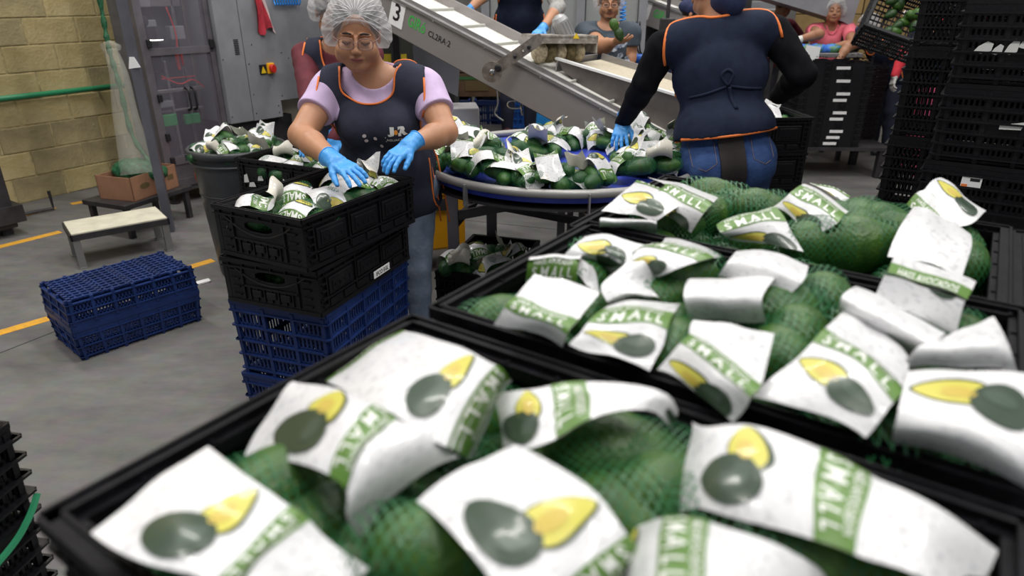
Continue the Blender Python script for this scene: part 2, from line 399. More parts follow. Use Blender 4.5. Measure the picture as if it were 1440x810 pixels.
# ---------------------------------------------------------------- crates
def wallpanel(m, L, z0, z1, t, M, mi=0, d0=0): m.box(-L / 2, L / 2, d0, d0 + t, z0, z1, mi, M)
def side_M(k, L, W):
    """matrix of a crate side: local x along side, y inward, z up; k 0 front(-y) 1 back 2 left 3 right"""
    if k == 0: return Matrix.Translation((0, -W / 2, 0)), L
    if k == 1: return Matrix.Translation((0, W / 2, 0)) @ Matrix.Rotation(math.pi, 4, 'Z'), L
    if k == 2: return Matrix.Translation((-L / 2, 0, 0)) @ Matrix.Rotation(-math.pi / 2, 4, 'Z'), W
    return Matrix.Translation((L / 2, 0, 0)) @ Matrix.Rotation(math.pi / 2, 4, 'Z'), W
def hole_wall(m, x0, x1, z0, z1, hx, hz, hw, hh, d0, d1, M, n=14, mi=0, p=2.6):
    """wall strip with a rounded opening"""
    m.box(x0, hx - hw, d0, d1, z0, z1, mi, M); m.box(hx + hw, x1, d0, d1, z0, z1, mi, M)
    for i in range(n):
        a = -1 + 2 * i / n; b2 = -1 + 2 * (i + 1) / n; c = abs((a + b2) / 2); q = hh * (1 - c ** p) ** (1 / p)
        m.box(hx + a * hw, hx + b2 * hw, d0, d1, z0, hz - q, mi, M); m.box(hx + a * hw, hx + b2 * hw, d0, d1, hz + q, z1, mi, M)
CR = {}
def flat_crate(mt, L=.6, W=.4, H=.17):
    """black folding tray: moulded panels on the long sides, curved hand hole on the short ones"""
    key = ('flat', mt.name, L, W, H)
    if key in CR: return CR[key]
    out = []
    m = MB()
    for k in range(4):
        M, l = side_M(k, L, W)
        m.box(-l / 2, l / 2, -.004, .012, H - .012, H, 0, M); m.box(-l / 2 + .004, l / 2 - .004, .012, .02, H - .02, H - .006, 0, M)
        m.box(-l / 2, l / 2, -.003, .004, H - .03, H - .024, 0, M)
        for i in range(int(l / .06)): x = -l / 2 + .03 + i * .06; m.box(x, x + .004, -.003, .018, H - .026, H - .004, 0, M)
        m.box(-l / 2, l / 2, -.004, -.0005, H, H + .003, 0, M); m.box(-l / 2 + .01, l / 2 - .01, .0085, .012, H, H + .0025, 0, M)
    out.append(('rim', m.me('rim', mt)))
    for nm, k in (('long_side', 0), ('short_side', 2)):
        m = MB(); M, l = side_M(k, L, W)
        if k == 0:
            m.box(-l / 2 + .01, l / 2 - .01, .006, .011, .012, H - .01, 0, M)
            n = 3; w = (l - .09) / n
            for i in range(n):
                x = -l / 2 + .045 + i * w
                m.cbox(x + .014, x + w - .014, -.001, .008, .062, H - .042, .004, 0, M)
                m.cbox(x + .03, x + w - .03, -.004, .0, .072, H - .055, .003, 0, M)
                m.box(x - .003, x + .003, -.002, .011, .03, H - .02, 0, M)
                for q in range(4): m.box(x + .04 + q * .028, x + .05 + q * .028, -.006, -.003, .086, .096, 0, M)
            m.box(l / 2 - .045 - .003, l / 2 - .042, -.002, .011, .03, H - .02, 0, M)
            m.box(-l / 2 + .01, l / 2 - .01, -.002, .012, .052, .058, 0, M)
            for i in range(6): x = -l / 2 + .06 + i * .082; m.cbox(x, x + .066, .0, .008, .018, .046, .003, 0, M)
            for s in (-1, 1):
                for q in range(5): m.box(s * (l / 2 - .03) - .012, s * (l / 2 - .03) + .012, -.003, .008, .03 + q * .026, .036 + q * .026, 0, M)
        else:
            hole_wall(m, -l / 2 + .01, l / 2 - .01, .012, H - .01, 0, H * .68, .062, .018, .004, .010, M)
            arc = [(x, 0, H * .68 - .03 + .034 * (abs(x) / .12) ** 2) for x in [-.15 + .3 * i / 16 for i in range(17)]]
            m.tube([M @ Vector((p[0], .002, min(p[2], H - .02))) for p in arc], .004, 6)
            for s in (-1, 1):
                m.box(s * .115 - .003, s * .115 + .003, -.002, .01, .02, H - .03, 0, M)
                for q in range(4): m.box(s * .15 - .018, s * .15 + .018, -.002, .006, .03 + q * .03, .036 + q * .03, 0, M)
            for q in range(7): x = -.09 + q * .03; m.box(x - .002, x + .002, -.001, .008, .02, .07, 0, M)
            m.box(-.12, .12, -.002, .01, .068, .074, 0, M)
            for q in range(3): x = -.06 + q * .06; m.cbox(x - .02, x + .02, -.003, .006, .035, .06, .003, 0, M)
        out.append((nm, m.me(nm, mt)))
    m = MB(); m.box(-L / 2 + .012, L / 2 - .012, -W / 2 + .012, W / 2 - .012, .006, .011); 
    for k in range(4):
        M, l = side_M(k, L, W); m.box(-l / 2 + .004, l / 2 - .004, .0, .016, 0, .014, 0, M)
    for sx in (-1, 1):
        for sy in (-1, 1): m.box(sx * L / 2 - sx * .003, sx * (L / 2 - .022), sy * W / 2 - sy * .003, sy * (W / 2 - .022), 0.0, H - .01)
    out.append(('base', m.me('base', mt)))
    CR[key] = out; return out
def vent_crate(mt, L=.6, W=.4, H=.3, taper=.03, rows=3, cols=5, solid=None, slat=.007, per=7, inv=False, rib=.007):
    key = ('vent', mt.name, L, W, H, taper, rows, cols, solid, per, inv, rib)
    if key in CR: return CR[key]
    out = []
    def tap(m):
        v2 = []
        for x, y, z in m.v:
            zz = (H - z) if inv else z
            s = 1 - taper * (1 - z / H) * (1 if not inv else 1); v2.append((x * s, y * s, zz))
        m.v = v2; return m
    m = MB()
    for k in range(4):
        M, l = side_M(k, L, W)
        m.box(-l / 2, l / 2, -.004, .016, H - .014, H, 0, M); m.box(-l / 2, l / 2, -.002, .004, H - .04, H - .014, 0, M)
    out.append(('rim', tap(m).me('rim', mt)))
    for nm, k in (('long_side', 0), ('short_side', 2)):
        m = MB(); M, l = side_M(k, L, W); nc = cols if k == 0 else max(3, int(cols * W / L))
        zs = [.02 + (H - .06) * i / rows for i in range(rows + 1)]
        for z in zs: m.box(-l / 2 - rib * .6, l / 2 + rib * .6, -rib, .008, z - .003, z + .003, 0, M)
        cw = (l - .03) / nc
        for i in range(nc + 1):
            x = -l / 2 + .015 + i * cw; m.box(x - .007, x + .007, -.005, .008, .0, H - .02, 0, M)
        for r in range(rows):
            z0, z1 = zs[r], zs[r + 1]
            for i in range(nc):
                x0 = -l / 2 + .015 + i * cw
                if solid is not None and r == solid[0] and solid[1] <= i < nc - solid[1]: m.box(x0, x0 + cw, .001, .005, z0, z1, 0, M); continue
                if k == 2 and r == rows - 1 and nc // 2 - (1 - nc % 2) <= i <= nc // 2: continue
                g = cw / per
                for q in range(per): m.box(x0 + q * g + g * .3, x0 + q * g + g * .78, .001, .005, z0, z1, 0, M)
                m.box(x0, x0 + cw, .001, .005, z0, z0 + .012, 0, M); m.box(x0, x0 + cw, .001, .005, z1 - .01, z1, 0, M)
        for s in (-1, 1):
            for z in zs[:-1]: m.box(s * (l / 2 - .012) - .012, s * (l / 2 - .012) + .012, -.008, .01, z - .003, z + .003, 0, M)
        out.append((nm, tap(m).me(nm, mt)))
    m = MB(); nx, ny = 18, 10
    for i in range(nx): x = -L / 2 + .02 + (L - .04) * i / (nx - 1); m.box(x - .0045, x + .0045, -W / 2 + .01, W / 2 - .01, .002, .007)
    for i in range(ny): y = -W / 2 + .02 + (W - .04) * i / (ny - 1); m.box(-L / 2 + .01, L / 2 - .01, y - .006, y + .006, .0, .008)
    for i in range(5): x = -L / 2 + .02 + (L - .04) * i / 4; m.box(x - .009, x + .009, -W / 2 + .01, W / 2 - .01, .0, .009)
    out.append(('base', tap(m).me('base', mt)))
    CR[key] = out; return out
def place_crate(parts, name, loc, rz, label, cat='crate', group=None, rot=None):
    """loc = middle of the base; copies of the part meshes are parented to the crate's empty"""
    e = empty(name, loc, rz, label, cat, group)
    if rot: e.rotation_euler = rot
    for nm, me in parts:
        o = mesh_obj(nm, me, e)
        if nm in ('long_side', 'short_side'): mesh_obj(nm, me, e, rot=(0, 0, math.pi))
    return e
def crate_at_corner(corner, yaw, dx, dy, L=.6, W=.4):
    """middle of a crate whose (dx,dy)-side corner stands at corner"""
    c, s = math.cos(yaw), math.sin(yaw); x, y = -dx * L / 2, -dy * W / 2
    return V(corner[0] + c * x - s * y, corner[1] + s * x + c * y, 0)
# ---------------------------------------------------------------- avocado, net and printed film
def avo_mat(name, c1, c2):
    m = bpy.data.materials.new(name); m.use_nodes = True; nt = m.node_tree; N, L = nt.nodes, nt.links; b = N['Principled BSDF']
    tc = N.new('ShaderNodeTexCoord'); n = N.new('ShaderNodeTexNoise'); n.inputs['Scale'].default_value = 38; n.inputs['Detail'].default_value = 5; L.new(tc.outputs['Object'], n.inputs['Vector'])
    r = N.new('ShaderNodeValToRGB'); r.color_ramp.elements[0].position = .35; r.color_ramp.elements[1].position = .72
    r.color_ramp.elements[0].color = (*c1, 1); r.color_ramp.elements[1].color = (*c2, 1); L.new(n.outputs[0], r.inputs[0]); L.new(r.outputs[0], b.inputs['Base Color'])
    v = N.new('ShaderNodeTexVoronoi'); v.inputs['Scale'].default_value = 260; L.new(tc.outputs['Object'], v.inputs['Vector'])
    bm = N.new('ShaderNodeBump'); bm.inputs['Strength'].default_value = .45; bm.inputs['Distance'].default_value = .002; L.new(v.outputs['Distance'], bm.inputs['Height']); L.new(bm.outputs[0], b.inputs['Normal'])
    b.inputs['Roughness'].default_value = .42; return m
avo_m = [avo_mat('avocado_skin', (.024, .080, .010), (.080, .175, .022)), avo_mat('dark_avocado_skin', (.009, .036, .008), (.032, .090, .013))]
def avo_me(name, ns, nr, mt, fat=1.0):
    prof = []
    for i in range(nr + 1):
        t = i / nr; z = -.5 + t; a = math.acos(max(-1, min(1, 2 * t - 1)))
        rr = .335 * math.sin(a) * (1 - .28 * (t - .35)) * (1 if t < .5 else 1 - .16 * math.sin((t - .5) * math.pi))
        prof.append((max(rr, .0004) * .1 * fat, z * .1))
    m = MB(); m.lathe(prof, ns); m.v = [(z, x, y) for x, y, z in m.v]   # long axis along x
    me = m.me(name, mt); smooth_me(me); return me
AVO = [avo_me('avocado', 20, 14, avo_m[0]), avo_me('avocado', 20, 14, avo_m[1]), avo_me('avocado', 12, 9, avo_m[0]), avo_me('avocado', 12, 9, avo_m[1])]
stem_me = MB().lathe([(.0045, .0), (.005, .003), (.002, .004)], 8).me('stem', mat('avocado_stem', (.2, .11, .03), .8))
def net_mat(name, ka, km, th=.15):
    m = bpy.data.materials.new(name); m.use_nodes = True; nt = m.node_tree; N, L = nt.nodes, nt.links; b = N['Principled BSDF']
    tc = N.new('ShaderNodeTexCoord'); sx = N.new('ShaderNodeSeparateXYZ'); L.new(tc.outputs['UV'], sx.inputs[0])
    def math_(op, a, b_=None):
        n = N.new('ShaderNodeMath'); n.operation = op
        for i, q in enumerate((a, b_)):
            if q is None: continue
            if isinstance(q, (int, float)): n.inputs[i].default_value = q
            else: L.new(q, n.inputs[i])
        return n.outputs[0]
    u = math_('MULTIPLY', sx.outputs[0], ka); v = math_('MULTIPLY', sx.outputs[1], km)
    f1 = math_('LESS_THAN', math_('FRACT', math_('ADD', u, v)), th); f2 = math_('LESS_THAN', math_('FRACT', math_('SUBTRACT', u, v)), th)
    a = math_('MAXIMUM', f1, f2); L.new(a, b.inputs['Alpha'])
    b.inputs['Base Color'].default_value = (.022, .14, .048, 1); b.inputs['Roughness'].default_value = .4
    return m
net_m = net_mat('green_net_mesh', 1, 1)
def bag_hull(avos, seed=0, res=.008):
    s = Sdf(res)
    for x, y, z, yaw, pit, sc in avos:
        d = Euler((0, pit, yaw)).to_matrix() @ Vector((.033 * sc, 0, 0)); s.cap((x - d.x, y - d.y, z - d.z), (x + d.x, y + d.y, z + d.z), .0325 * sc, .026 * sc, .018)
    s.grid(.0016); me = s.me('net', net_m)
    uv = me.uv_layers.new(name='UVMap'); n = len(me.vertices); co = np.empty(n * 3, dtype=np.float32); me.vertices.foreach_get('co', co); co = co.reshape(-1, 3)
    c = co.mean(0); X = co[:, 0]; ang = np.arctan2(co[:, 2] - c[2] + .02, co[:, 1] - c[1])
    U = np.stack([ang / .16, X / .0095], 1); li = np.empty(len(me.loops), dtype=np.int32); me.loops.foreach_get('vertex_index', li)
    uu = U[li].reshape(-1, 4, 2); rng = uu[:, :, 0].max(1) - uu[:, :, 0].min(1); wrap = rng > 15
    uu[wrap, :, 0] = np.where(uu[wrap, :, 0] < 0, uu[wrap, :, 0] + 2 * math.pi / .16, uu[wrap, :, 0])
    uv.data.foreach_set('uv', uu.astype(np.float32).ravel()); return me
# film print: (0..WD across, v down the strip, repeating every PER)
WD, PER = .13, .19
film = bpy.data.materials.new('white_printed_film'); film.use_nodes = True; nt = film.node_tree; N, L = nt.nodes, nt.links; b = N['Principled BSDF']
tc = N.new('ShaderNodeTexCoord'); mp = N.new('ShaderNodeMapping'); mp.inputs['Scale'].default_value = (75, 190, 1); mp.inputs['Rotation'].default_value = (0, 0, .0)
L.new(tc.outputs['UV'], mp.inputs[0]); nz = N.new('ShaderNodeTexNoise'); nz.inputs['Scale'].default_value = 1; nz.inputs['Detail'].default_value = 1; L.new(mp.outputs[0], nz.inputs['Vector'])
rp = N.new('ShaderNodeValToRGB'); rp.color_ramp.elements[0].position = .55; rp.color_ramp.elements[1].position = .68; rp.color_ramp.elements[0].color = (.74, .74, .75, 1); rp.color_ramp.elements[1].color = (.56, .56, .58, 1)
L.new(nz.outputs[0], rp.inputs[0]); L.new(rp.outputs[0], b.inputs['Base Color']); b.inputs['Roughness'].default_value = .36; b.inputs['Coat Weight'].default_value = .35; b.inputs['Coat Roughness'].default_value = .09
bmp = N.new('ShaderNodeBump'); bmp.inputs['Strength'].default_value = .2; bmp.inputs['Distance'].default_value = .004; nw = N.new('ShaderNodeTexNoise'); nw.inputs['Scale'].default_value = 22; L.new(tc.outputs['Object'], nw.inputs['Vector']); L.new(nw.outputs[0], bmp.inputs['Height']); L.new(bmp.outputs[0], b.inputs['Normal'])
PM = [film, mat('cream_film_back', (.60, .57, .49), .5), mat('green_label_band', (.095, .205, .03), .38, coat=.1), mat('white_lettering', (.78, .79, .75), .4),
      mat('label_avocado_skin', (.035, .06, .036), .3, coat=.25), mat('label_avocado_flesh', (.60, .55, .09), .35, coat=.2), mat('label_avocado_core', (.58, .44, .08), .35, coat=.2), mat('label_avocado_sheen', (.055, .085, .06), .3, coat=.25)]
def ell_pts(cu, cv, a, b_, ang, n=22, egg=0.0):
    o = []
    for i in range(n):
        t = 2 * math.pi * i / n; x = a * math.cos(t); y = b_ * math.sin(t) * (1 - egg * math.cos(t)); o.append((cu + x * math.cos(ang) - y * math.sin(ang), cv + x * math.sin(ang) + y * math.cos(ang)))
    return o
def print_bm(hi=True):
    """the print of one repeat as flat faces; z holds the layer"""
    bm = bmesh.new()
    def poly(pts, mi, lay):
        f = bm.faces.new([bm.verts.new((p[0], p[1], lay)) for p in pts]); f.material_index = mi
    poly([(0, 0), (WD, 0), (WD, .038), (0, .038)], 2, 1)
    def word(s, u0, u1, v0, v1, bold):
        vs, fs = text2d(s, bold); vv = [bm.verts.new((u0 + x * (u1 - u0), v1 + y * (v0 - v1), 2)) for x, y in vs]
        for f in fs:
            try: q = bm.faces.new([vv[i] for i in f]); q.material_index = 3
            except ValueError: pass
    word('S M A L L' if hi else 'SMALL', .012, WD - .012, .0155, .0345, .016)
    word('HASS AVOCADOS', .016, WD - .016, .0035, .0120, .012)
    poly(ell_pts(.044, .074, .0385, .0155, R(3), 26, -.42), 4, 1)
    poly(ell_pts(.045, .0752, .0365, .0133, R(3), 26, -.42), 5, 2)
    poly(ell_pts(.052, .0765, .017, .0066, R(3), 16), 6, 3)
    poly(ell_pts(.092, .086, .0300, .0225, R(12), 24, -.10), 4, 3)
    poly(ell_pts(.090, .079, .017, .007, R(12), 16), 7, 4)
    bmesh.ops.triangulate(bm, faces=bm.faces)
    return bm
PRN = {}
def print_mesh(v0, v1, hi=True, step=.01):
    """print in window v0..v1, cut into a lattice so that it can bend"""
    key = (round(v0, 3), round(v1, 3), hi)
    if key in PRN: return PRN[key]
    if 'base%d' % hi not in PRN: PRN['base%d' % hi] = print_bm(hi)
    src = PRN['base%d' % hi]; bm = bmesh.new(); tmp = bpy.data.meshes.new('t')
    for k in range(math.floor((v0 - .11) / PER), math.ceil(v1 / PER) + 1):
        if k * PER > v1 or k * PER + .11 < v0: continue
        c = src.copy(); bmesh.ops.translate(c, vec=(0, k * PER, 0), verts=c.verts); c.to_mesh(tmp); c.free(); bm.from_mesh(tmp)
    bpy.data.meshes.remove(tmp)
    def cut(co, no, **kw): bmesh.ops.bisect_plane(bm, geom=list(bm.verts) + list(bm.edges) + list(bm.faces), plane_co=co, plane_no=no, **kw)
    if bm.verts:
        cut((0, v0, 0), (0, -1, 0), clear_outer=True)
    if bm.verts: cut((0, v1, 0), (0, 1, 0), clear_outer=True)
    if bm.verts:
        n = max(2, int((v1 - v0) / step)); 
        for i in range(1, n): cut((0, v0 + (v1 - v0) * i / n, 0), (0, 1, 0))
        for i in range(1, int(WD / (step * 1.3))): cut((i * step * 1.3, 0, 0), (1, 0, 0))
    bm.verts.index_update()
    co = np.array([v.co[:] for v in bm.verts]).reshape(-1, 3); fs = [tuple(v.index for v in f.verts) for f in bm.faces]; mi = [f.material_index for f in bm.faces]
    bm.free(); PRN[key] = (co, fs, mi); return PRN[key]
def sheet_me(S, v0, v1, hi=True, nu=10, nv=16, thick=.0006, lift=.00035):
    """S(u01, v) -> 3-vectors (vectorised); film front, back and print as one mesh"""
    U, Vv = np.meshgrid(np.linspace(0, 1, nu + 1), np.linspace(v0, v1, nv + 1), indexing='ij')
    def nrm(u, v):
        e = .02; du = S(np.clip(u + e, 0, 1), v) - S(np.clip(u - e, 0, 1), v); dv = S(u, np.clip(v + .003, v0, v1)) - S(u, np.clip(v - .003, v0, v1))
        n = np.cross(dv, du); return n / (np.linalg.norm(n, axis=1, keepdims=True) + 1e-9)
    u, v = U.ravel(), Vv.ravel(); P = S(u, v); Nn = nrm(u, v)
    vs = [P, P - Nn * thick]; n0 = len(P); fs = []; mi = []
    uvs = [np.stack([u * WD, v], 1)] * 2
    g = lambda i, j: i * (nv + 1) + j
    for i in range(nu):
        for j in range(nv):
            q = (g(i, j), g(i, j + 1), g(i + 1, j + 1), g(i + 1, j)); fs.append(q); mi.append(0); fs.append(tuple(k + n0 for k in q[::-1])); mi.append(1)
    co, pf, pm = print_mesh(v0, v1, hi)
    if len(co):
        pu, pv = np.clip(co[:, 0] / WD, 0, 1), np.clip(co[:, 1], v0, v1)
        # film facets lie on the lattice: take the lattice's own surface so the print never sinks in
        fu = pu * nu; fv = (pv - v0) / (v1 - v0) * nv; i0 = np.clip(fu.astype(int), 0, nu - 1); j0 = np.clip(fv.astype(int), 0, nv - 1); a = (fu - i0)[:, None]; b2 = (fv - j0)[:, None]
        G = P.reshape(nu + 1, nv + 1, 3); NN = Nn.reshape(nu + 1, nv + 1, 3)
        il = lambda G: G[i0, j0] * (1 - a) * (1 - b2) + G[i0 + 1, j0] * a * (1 - b2) + G[i0, j0 + 1] * (1 - a) * b2 + G[i0 + 1, j0 + 1] * a * b2
        vs.append(il(G) + il(NN) * (lift * (1 + co[:, 2:3]))); uvs.append(np.stack([pu * WD, pv], 1))
        fs += [tuple(k + 2 * n0 for k in f) for f in pf]; mi += pm
    me = bpy.data.meshes.new('label'); me.from_pydata(np.concatenate(vs).tolist(), [], fs)
    for m in PM: me.materials.append(m)
    me.polygons.foreach_set('material_index', mi); me.polygons.foreach_set('use_smooth', [True] * len(fs))
    uvl = me.uv_layers.new(name='UVMap'); UVA = np.concatenate(uvs); li = np.empty(len(me.loops), dtype=np.int32); me.loops.foreach_get('vertex_index', li); uvl.data.foreach_set('uv', UVA[li].astype(np.float32).ravel())
    return me
def crom(P, t):
    """Catmull-Rom through rows P (k,3) at parameter t in 0..k-1"""
    k = len(P); i = np.clip(t.astype(int), 0, k - 2); f = (t - i)[:, None]
    a, b_, c, d = P[np.clip(i - 1, 0, k - 1)], P[i], P[i + 1], P[np.clip(i + 2, 0, k - 1)]
    return .5 * (2 * b_ + (c - a) * f + (2 * a - 5 * b_ + 4 * c - d) * f ** 2 + (3 * b_ - a - 3 * c + d) * f ** 3)
def wr(x, y, s): return np.sin(x * 47 + s * 3.1 + 2 * np.sin(y * 31 + s)) * .5 + np.sin(y * 63 + s * 1.7 + 1.5 * np.sin(x * 39)) * .5
def row_surface(rows, bulge=.012, seed=0, wrinkle=.0022):
    vv = np.array([r[0] for r in rows]); Lp = np.array([tuple(r[1]) for r in rows]); Rp = np.array([tuple(r[2]) for r in rows])
    def S(u, v):
        t = np.interp(v, vv, np.arange(len(vv))); a, b_ = crom(Lp, t), crom(Rp, t); u_ = u[:, None]
        p = a * (1 - u_) + b_ * u_
        edge = np.sin(np.pi * u); p[:, 2] += bulge * edge ** .8 * (.7 + .3 * np.sin(seed + v * 20)) + wrinkle * wr(u * .13 * 1.3, v, seed)
        side = wr(v * 1.2, u * .1, seed + 5) * wrinkle * 1.2; p[:, 0] += side; p[:, 1] += side * .5
        return p
    return S
# ---------------------------------------------------------------- small bag kinds, built once and copied
def prof_surface(prof, v0, v1, x0, skew, seed, taper=0.0, wrinkle=.003):
    P = np.array([(0, -y, z) for y, z in prof], dtype=float)
    def S(u, v):
        w = (v - v0) / (v1 - v0); p = crom(P, w * (len(P) - 1) * .9999)
        x = (u - .5) * WD * .84 * (1 - taper * abs(w[:] * 2 - 1)) + x0 + skew * (w - .5)
        p = p.copy(); p[:, 0] = x; fl = np.abs(2 * w - 1) ** 2
        p[:, 2] += wrinkle * wr(u * .15, v, seed) - .022 * (2 * u - 1) ** 2 * (1 - fl * .7) + fl * .016 * np.sin(u * 5 + seed)
        p[:, 1] += wrinkle * wr(v, u * .13, seed + 2)
        return p
    return S
KINDS = []
def make_kind(avos, prof, v0, v1, x0=0, skew=0, seed=0, taper=0, prof2=None):
    lab = [sheet_me(prof_surface(prof, v0, v1, x0, skew, seed, taper), v0, v1, False, 7, 14)]
    if prof2: lab.append(sheet_me(prof_surface(prof2[0], prof2[1], prof2[2], x0, -skew, seed + 9, taper), prof2[1], prof2[2], False, 6, 8))
    KINDS.append((avos, bag_hull(avos, seed), lab))
P4 = [(-.058, -.036, .036, .3, 0, 1.05), (.055, -.034, .036, -.4, .1, 1.1), (-.052, .040, .036, 1.2, 0, 1.0), (.055, .038, .036, .2, 0, 1.05), (0, .0, .07, .9, .2, .95)]
P3 = [(-.064, -.01, .036, 1.1, 0, 1.1), (.03, -.042, .036, .1, 0, 1.1), (.05, .040, .036, .5, 0, 1.05), (.01, .005, .072, .2, .3, .9)]
P2 = [(-.062, .0, .038, 1.3, 0, 1.15), (.035, -.038, .038, .2, .1, 1.15), (.055, .044, .036, -.3, 0, 1.05)]
make_kind(P4, [(-.085, .005), (-.07, .05), (-.03, .098), (.03, .10), (.075, .055), (.095, .01)], -.03, .16, .0, .03, 1)
make_kind(P3, [(-.08, .01), (-.06, .07), (-.005, .105), (.05, .12), (.085, .165)], -.05, .12, .03, -.03, 2, .15)
make_kind(P4, [(-.06, .03), (-.03, .12), (.0, .155), (.035, .11), (.085, .03)], .01, .19, -.03, .04, 3, .1)
make_kind(P3, [(-.09, .02), (-.06, .09), (-.01, .11), (.04, .09), (.075, .10), (.085, .135), (.06, .15)], -.07, .12, -.01, .0, 4)
make_kind(P2, [(-.10, .05), (-.06, .10), (.0, .09), (.05, .06), (.09, .02)], -.02, .15, .02, .05, 5, .1, ([(.03, .09), (.05, .13), (.06, .16)], .10, .17))
make_kind(P4, [(-.03, .11), (.02, .105), (.06, .07), (.085, .02)], -.01, .12, .035, .0, 6, .0, ([(-.085, .02), (-.06, .08), (-.04, .13)], .115, .2))
make_kind(P2, [(-.075, .02), (-.05, .095), (-.01, .135), (.01, .175)], .0, .14, -.02, -.04, 7, .2)
make_kind(P3, [(-.07, .01), (-.065, .06), (-.03, .10), (.03, .105), (.10, .09), (.13, .06)], .03, .22, .0, .02, 8)
def place_bag(kind, loc, yaw, label, group, tilt=(0, 0), sc=1.0, nolabel=False, simple=False):
    avos, hull, labs = KINDS[kind % len(KINDS)]
    e = empty('avocado_bag', loc, yaw, label, 'avocado bag', group); e.rotation_euler = (tilt[0], tilt[1], yaw); e.scale = (sc,) * 3
    for i, (x, y, z, ya, pi_, s) in enumerate(avos):
        o = mesh_obj('avocado', AVO[(i * 7 + kind * 3) % 2 + (2 if simple else 0)], e, (x, y, z), (0, pi_, ya)); o.scale = (s,) * 3
    if not simple or not nolabel: mesh_obj('net', hull, e)
    if not nolabel:
        for l in labs: mesh_obj('label', l, e)
    return e
# ---------------------------------------------------------------- foreground trays
TRAY = flat_crate(black, .6, .4, .18)
dA = crate_at_corner((-.118, .715), YAW, -1, 1); dB = crate_at_corner((-.098, .740), YAW, -1, -1); dC = crate_at_corner((.098, 1.066), YAW, -1, -1)
dD = dC + E1 * .61 + D1 * .0
ZR = 1.25
for d, nm, z in ((dA, 'nearest', ZR), (dB, 'middle', ZR), (dC, 'far', ZR - .005), (dD, 'right', ZR - .01)):
    lab = {'nearest': 'open black tray of netted avocados closest to the viewer, filling the lower half', 'middle': 'open black tray of netted avocados directly behind the nearest tray', 'far': 'open black tray of netted avocados farthest back of the three big foreground trays',
           'right': 'black avocado tray only just seen at the right edge beside the farthest foreground tray'}[nm]
    place_crate(TRAY, 'crate', (d.x, d.y, z - .18), YAW, lab, group='foreground avocado trays')
# packing table that carries them
pc = (dA + dC) / 2 + E1 * .3
tb = empty('packing_table', (pc.x, pc.y, 0), YAW, 'plain steel table underneath the open foreground trays', 'table')
zt = ZR - .19
m = MB(); m.cbox(-.57, .66, -.62, .66, zt - .04, zt, .004); m.build('tabletop', steel, tb)
for sx in (-1, 1):
    for sy in (-1, 1): m = MB(); m.box(sx * .53 - .025, sx * .53 + .025, sy * .6 - .025, sy * .6 + .025, 0, zt - .04); m.build('leg', dark_steel, tb)
m = MB(); m.box(-.55, .55, -.6, .6, .25, .27); m.build('lower_shelf', dark_steel, tb)
def hero(label, sheets, avos, group, hull_all=True, seed=0, bulge=.010):
    """a foreground bag: film sheets given by rows (v, left point, right point), avocados by point"""
    pts = []
    SH = []
    for sh in sheets:
        rows = [(r[0], at(*r[1]), at(*r[2])) for r in sh]; SH.append(rows)
        for r in rows: pts += [r[1], r[2]]
    c = sum(pts, Vector()) / len(pts) if pts else sum([at(a[0], a[1], a[2]) for a in avos], Vector()) / len(avos)
    e = empty('avocado_bag', (c.x, c.y, ZR - .16), 0, label, 'avocado bag', group)
    o = Vector((c.x, c.y, ZR - .16))
    for k, rows in enumerate(SH):
        rows = [(a, p - o, q - o) for a, p, q in rows]
        if rows[0][0] > rows[-1][0]: rows = rows[::-1]
        mesh_obj('label', sheet_me(row_surface(rows, bulge, seed + k), rows[0][0], rows[-1][0], True, 14, 26), e)
    loc = []
    for a in avos: p = at(a[0], a[1], a[2]) - o; loc.append((p.x, p.y, p.z, a[3], a[4] if len(a) > 4 else 0, a[5] if len(a) > 5 else 1.0))
    if SH:
        rows = SH[0]; mid = len(rows) // 2
        for (u, dv) in ((.25, 0), (.75, 0), (.5, 1), (.5, -1)):
            r = rows[max(0, min(len(rows) - 1, mid + dv))]; p = r[1].lerp(r[2], u) - o; loc.append((p.x, p.y, min(p.z, .135) - .047, seed * 1.3 + u * 5, 0, .9))
    tc_ = {'bags in the nearest tray': dA, 'bags in the middle tray': dB, 'bags in the far tray': dC}[group]; cl_ = []
    for (x, y, z, ya, pi_, s) in loc:      # every fruit lies inside its tray's walls
        p = Vector((x, y, 0)) + V(o.x, o.y, 0) - V(tc_.x, tc_.y, 0); a_ = max(-.24, min(.24, p.dot(E1))); b_ = max(-.14, min(.14, p.dot(D1))); p = V(tc_.x, tc_.y, 0) + E1 * a_ + D1 * b_ - V(o.x, o.y, 0)
        cl_.append((p.x, p.y, z, ya, pi_, s))
    loc = cl_
    for i, (x, y, z, ya, pi_, s) in enumerate(loc):
        q = mesh_obj('avocado', AVO[0 if i < len(avos) else (i + seed) % 2], e, (x, y, z), (0, pi_, ya)); q.scale = (s,) * 3
    if loc: mesh_obj('net', bag_hull(loc, seed, .006), e)
    return e
GA, GB, GC = 'bags in the nearest tray', 'bags in the middle tray', 'bags in the far tray'
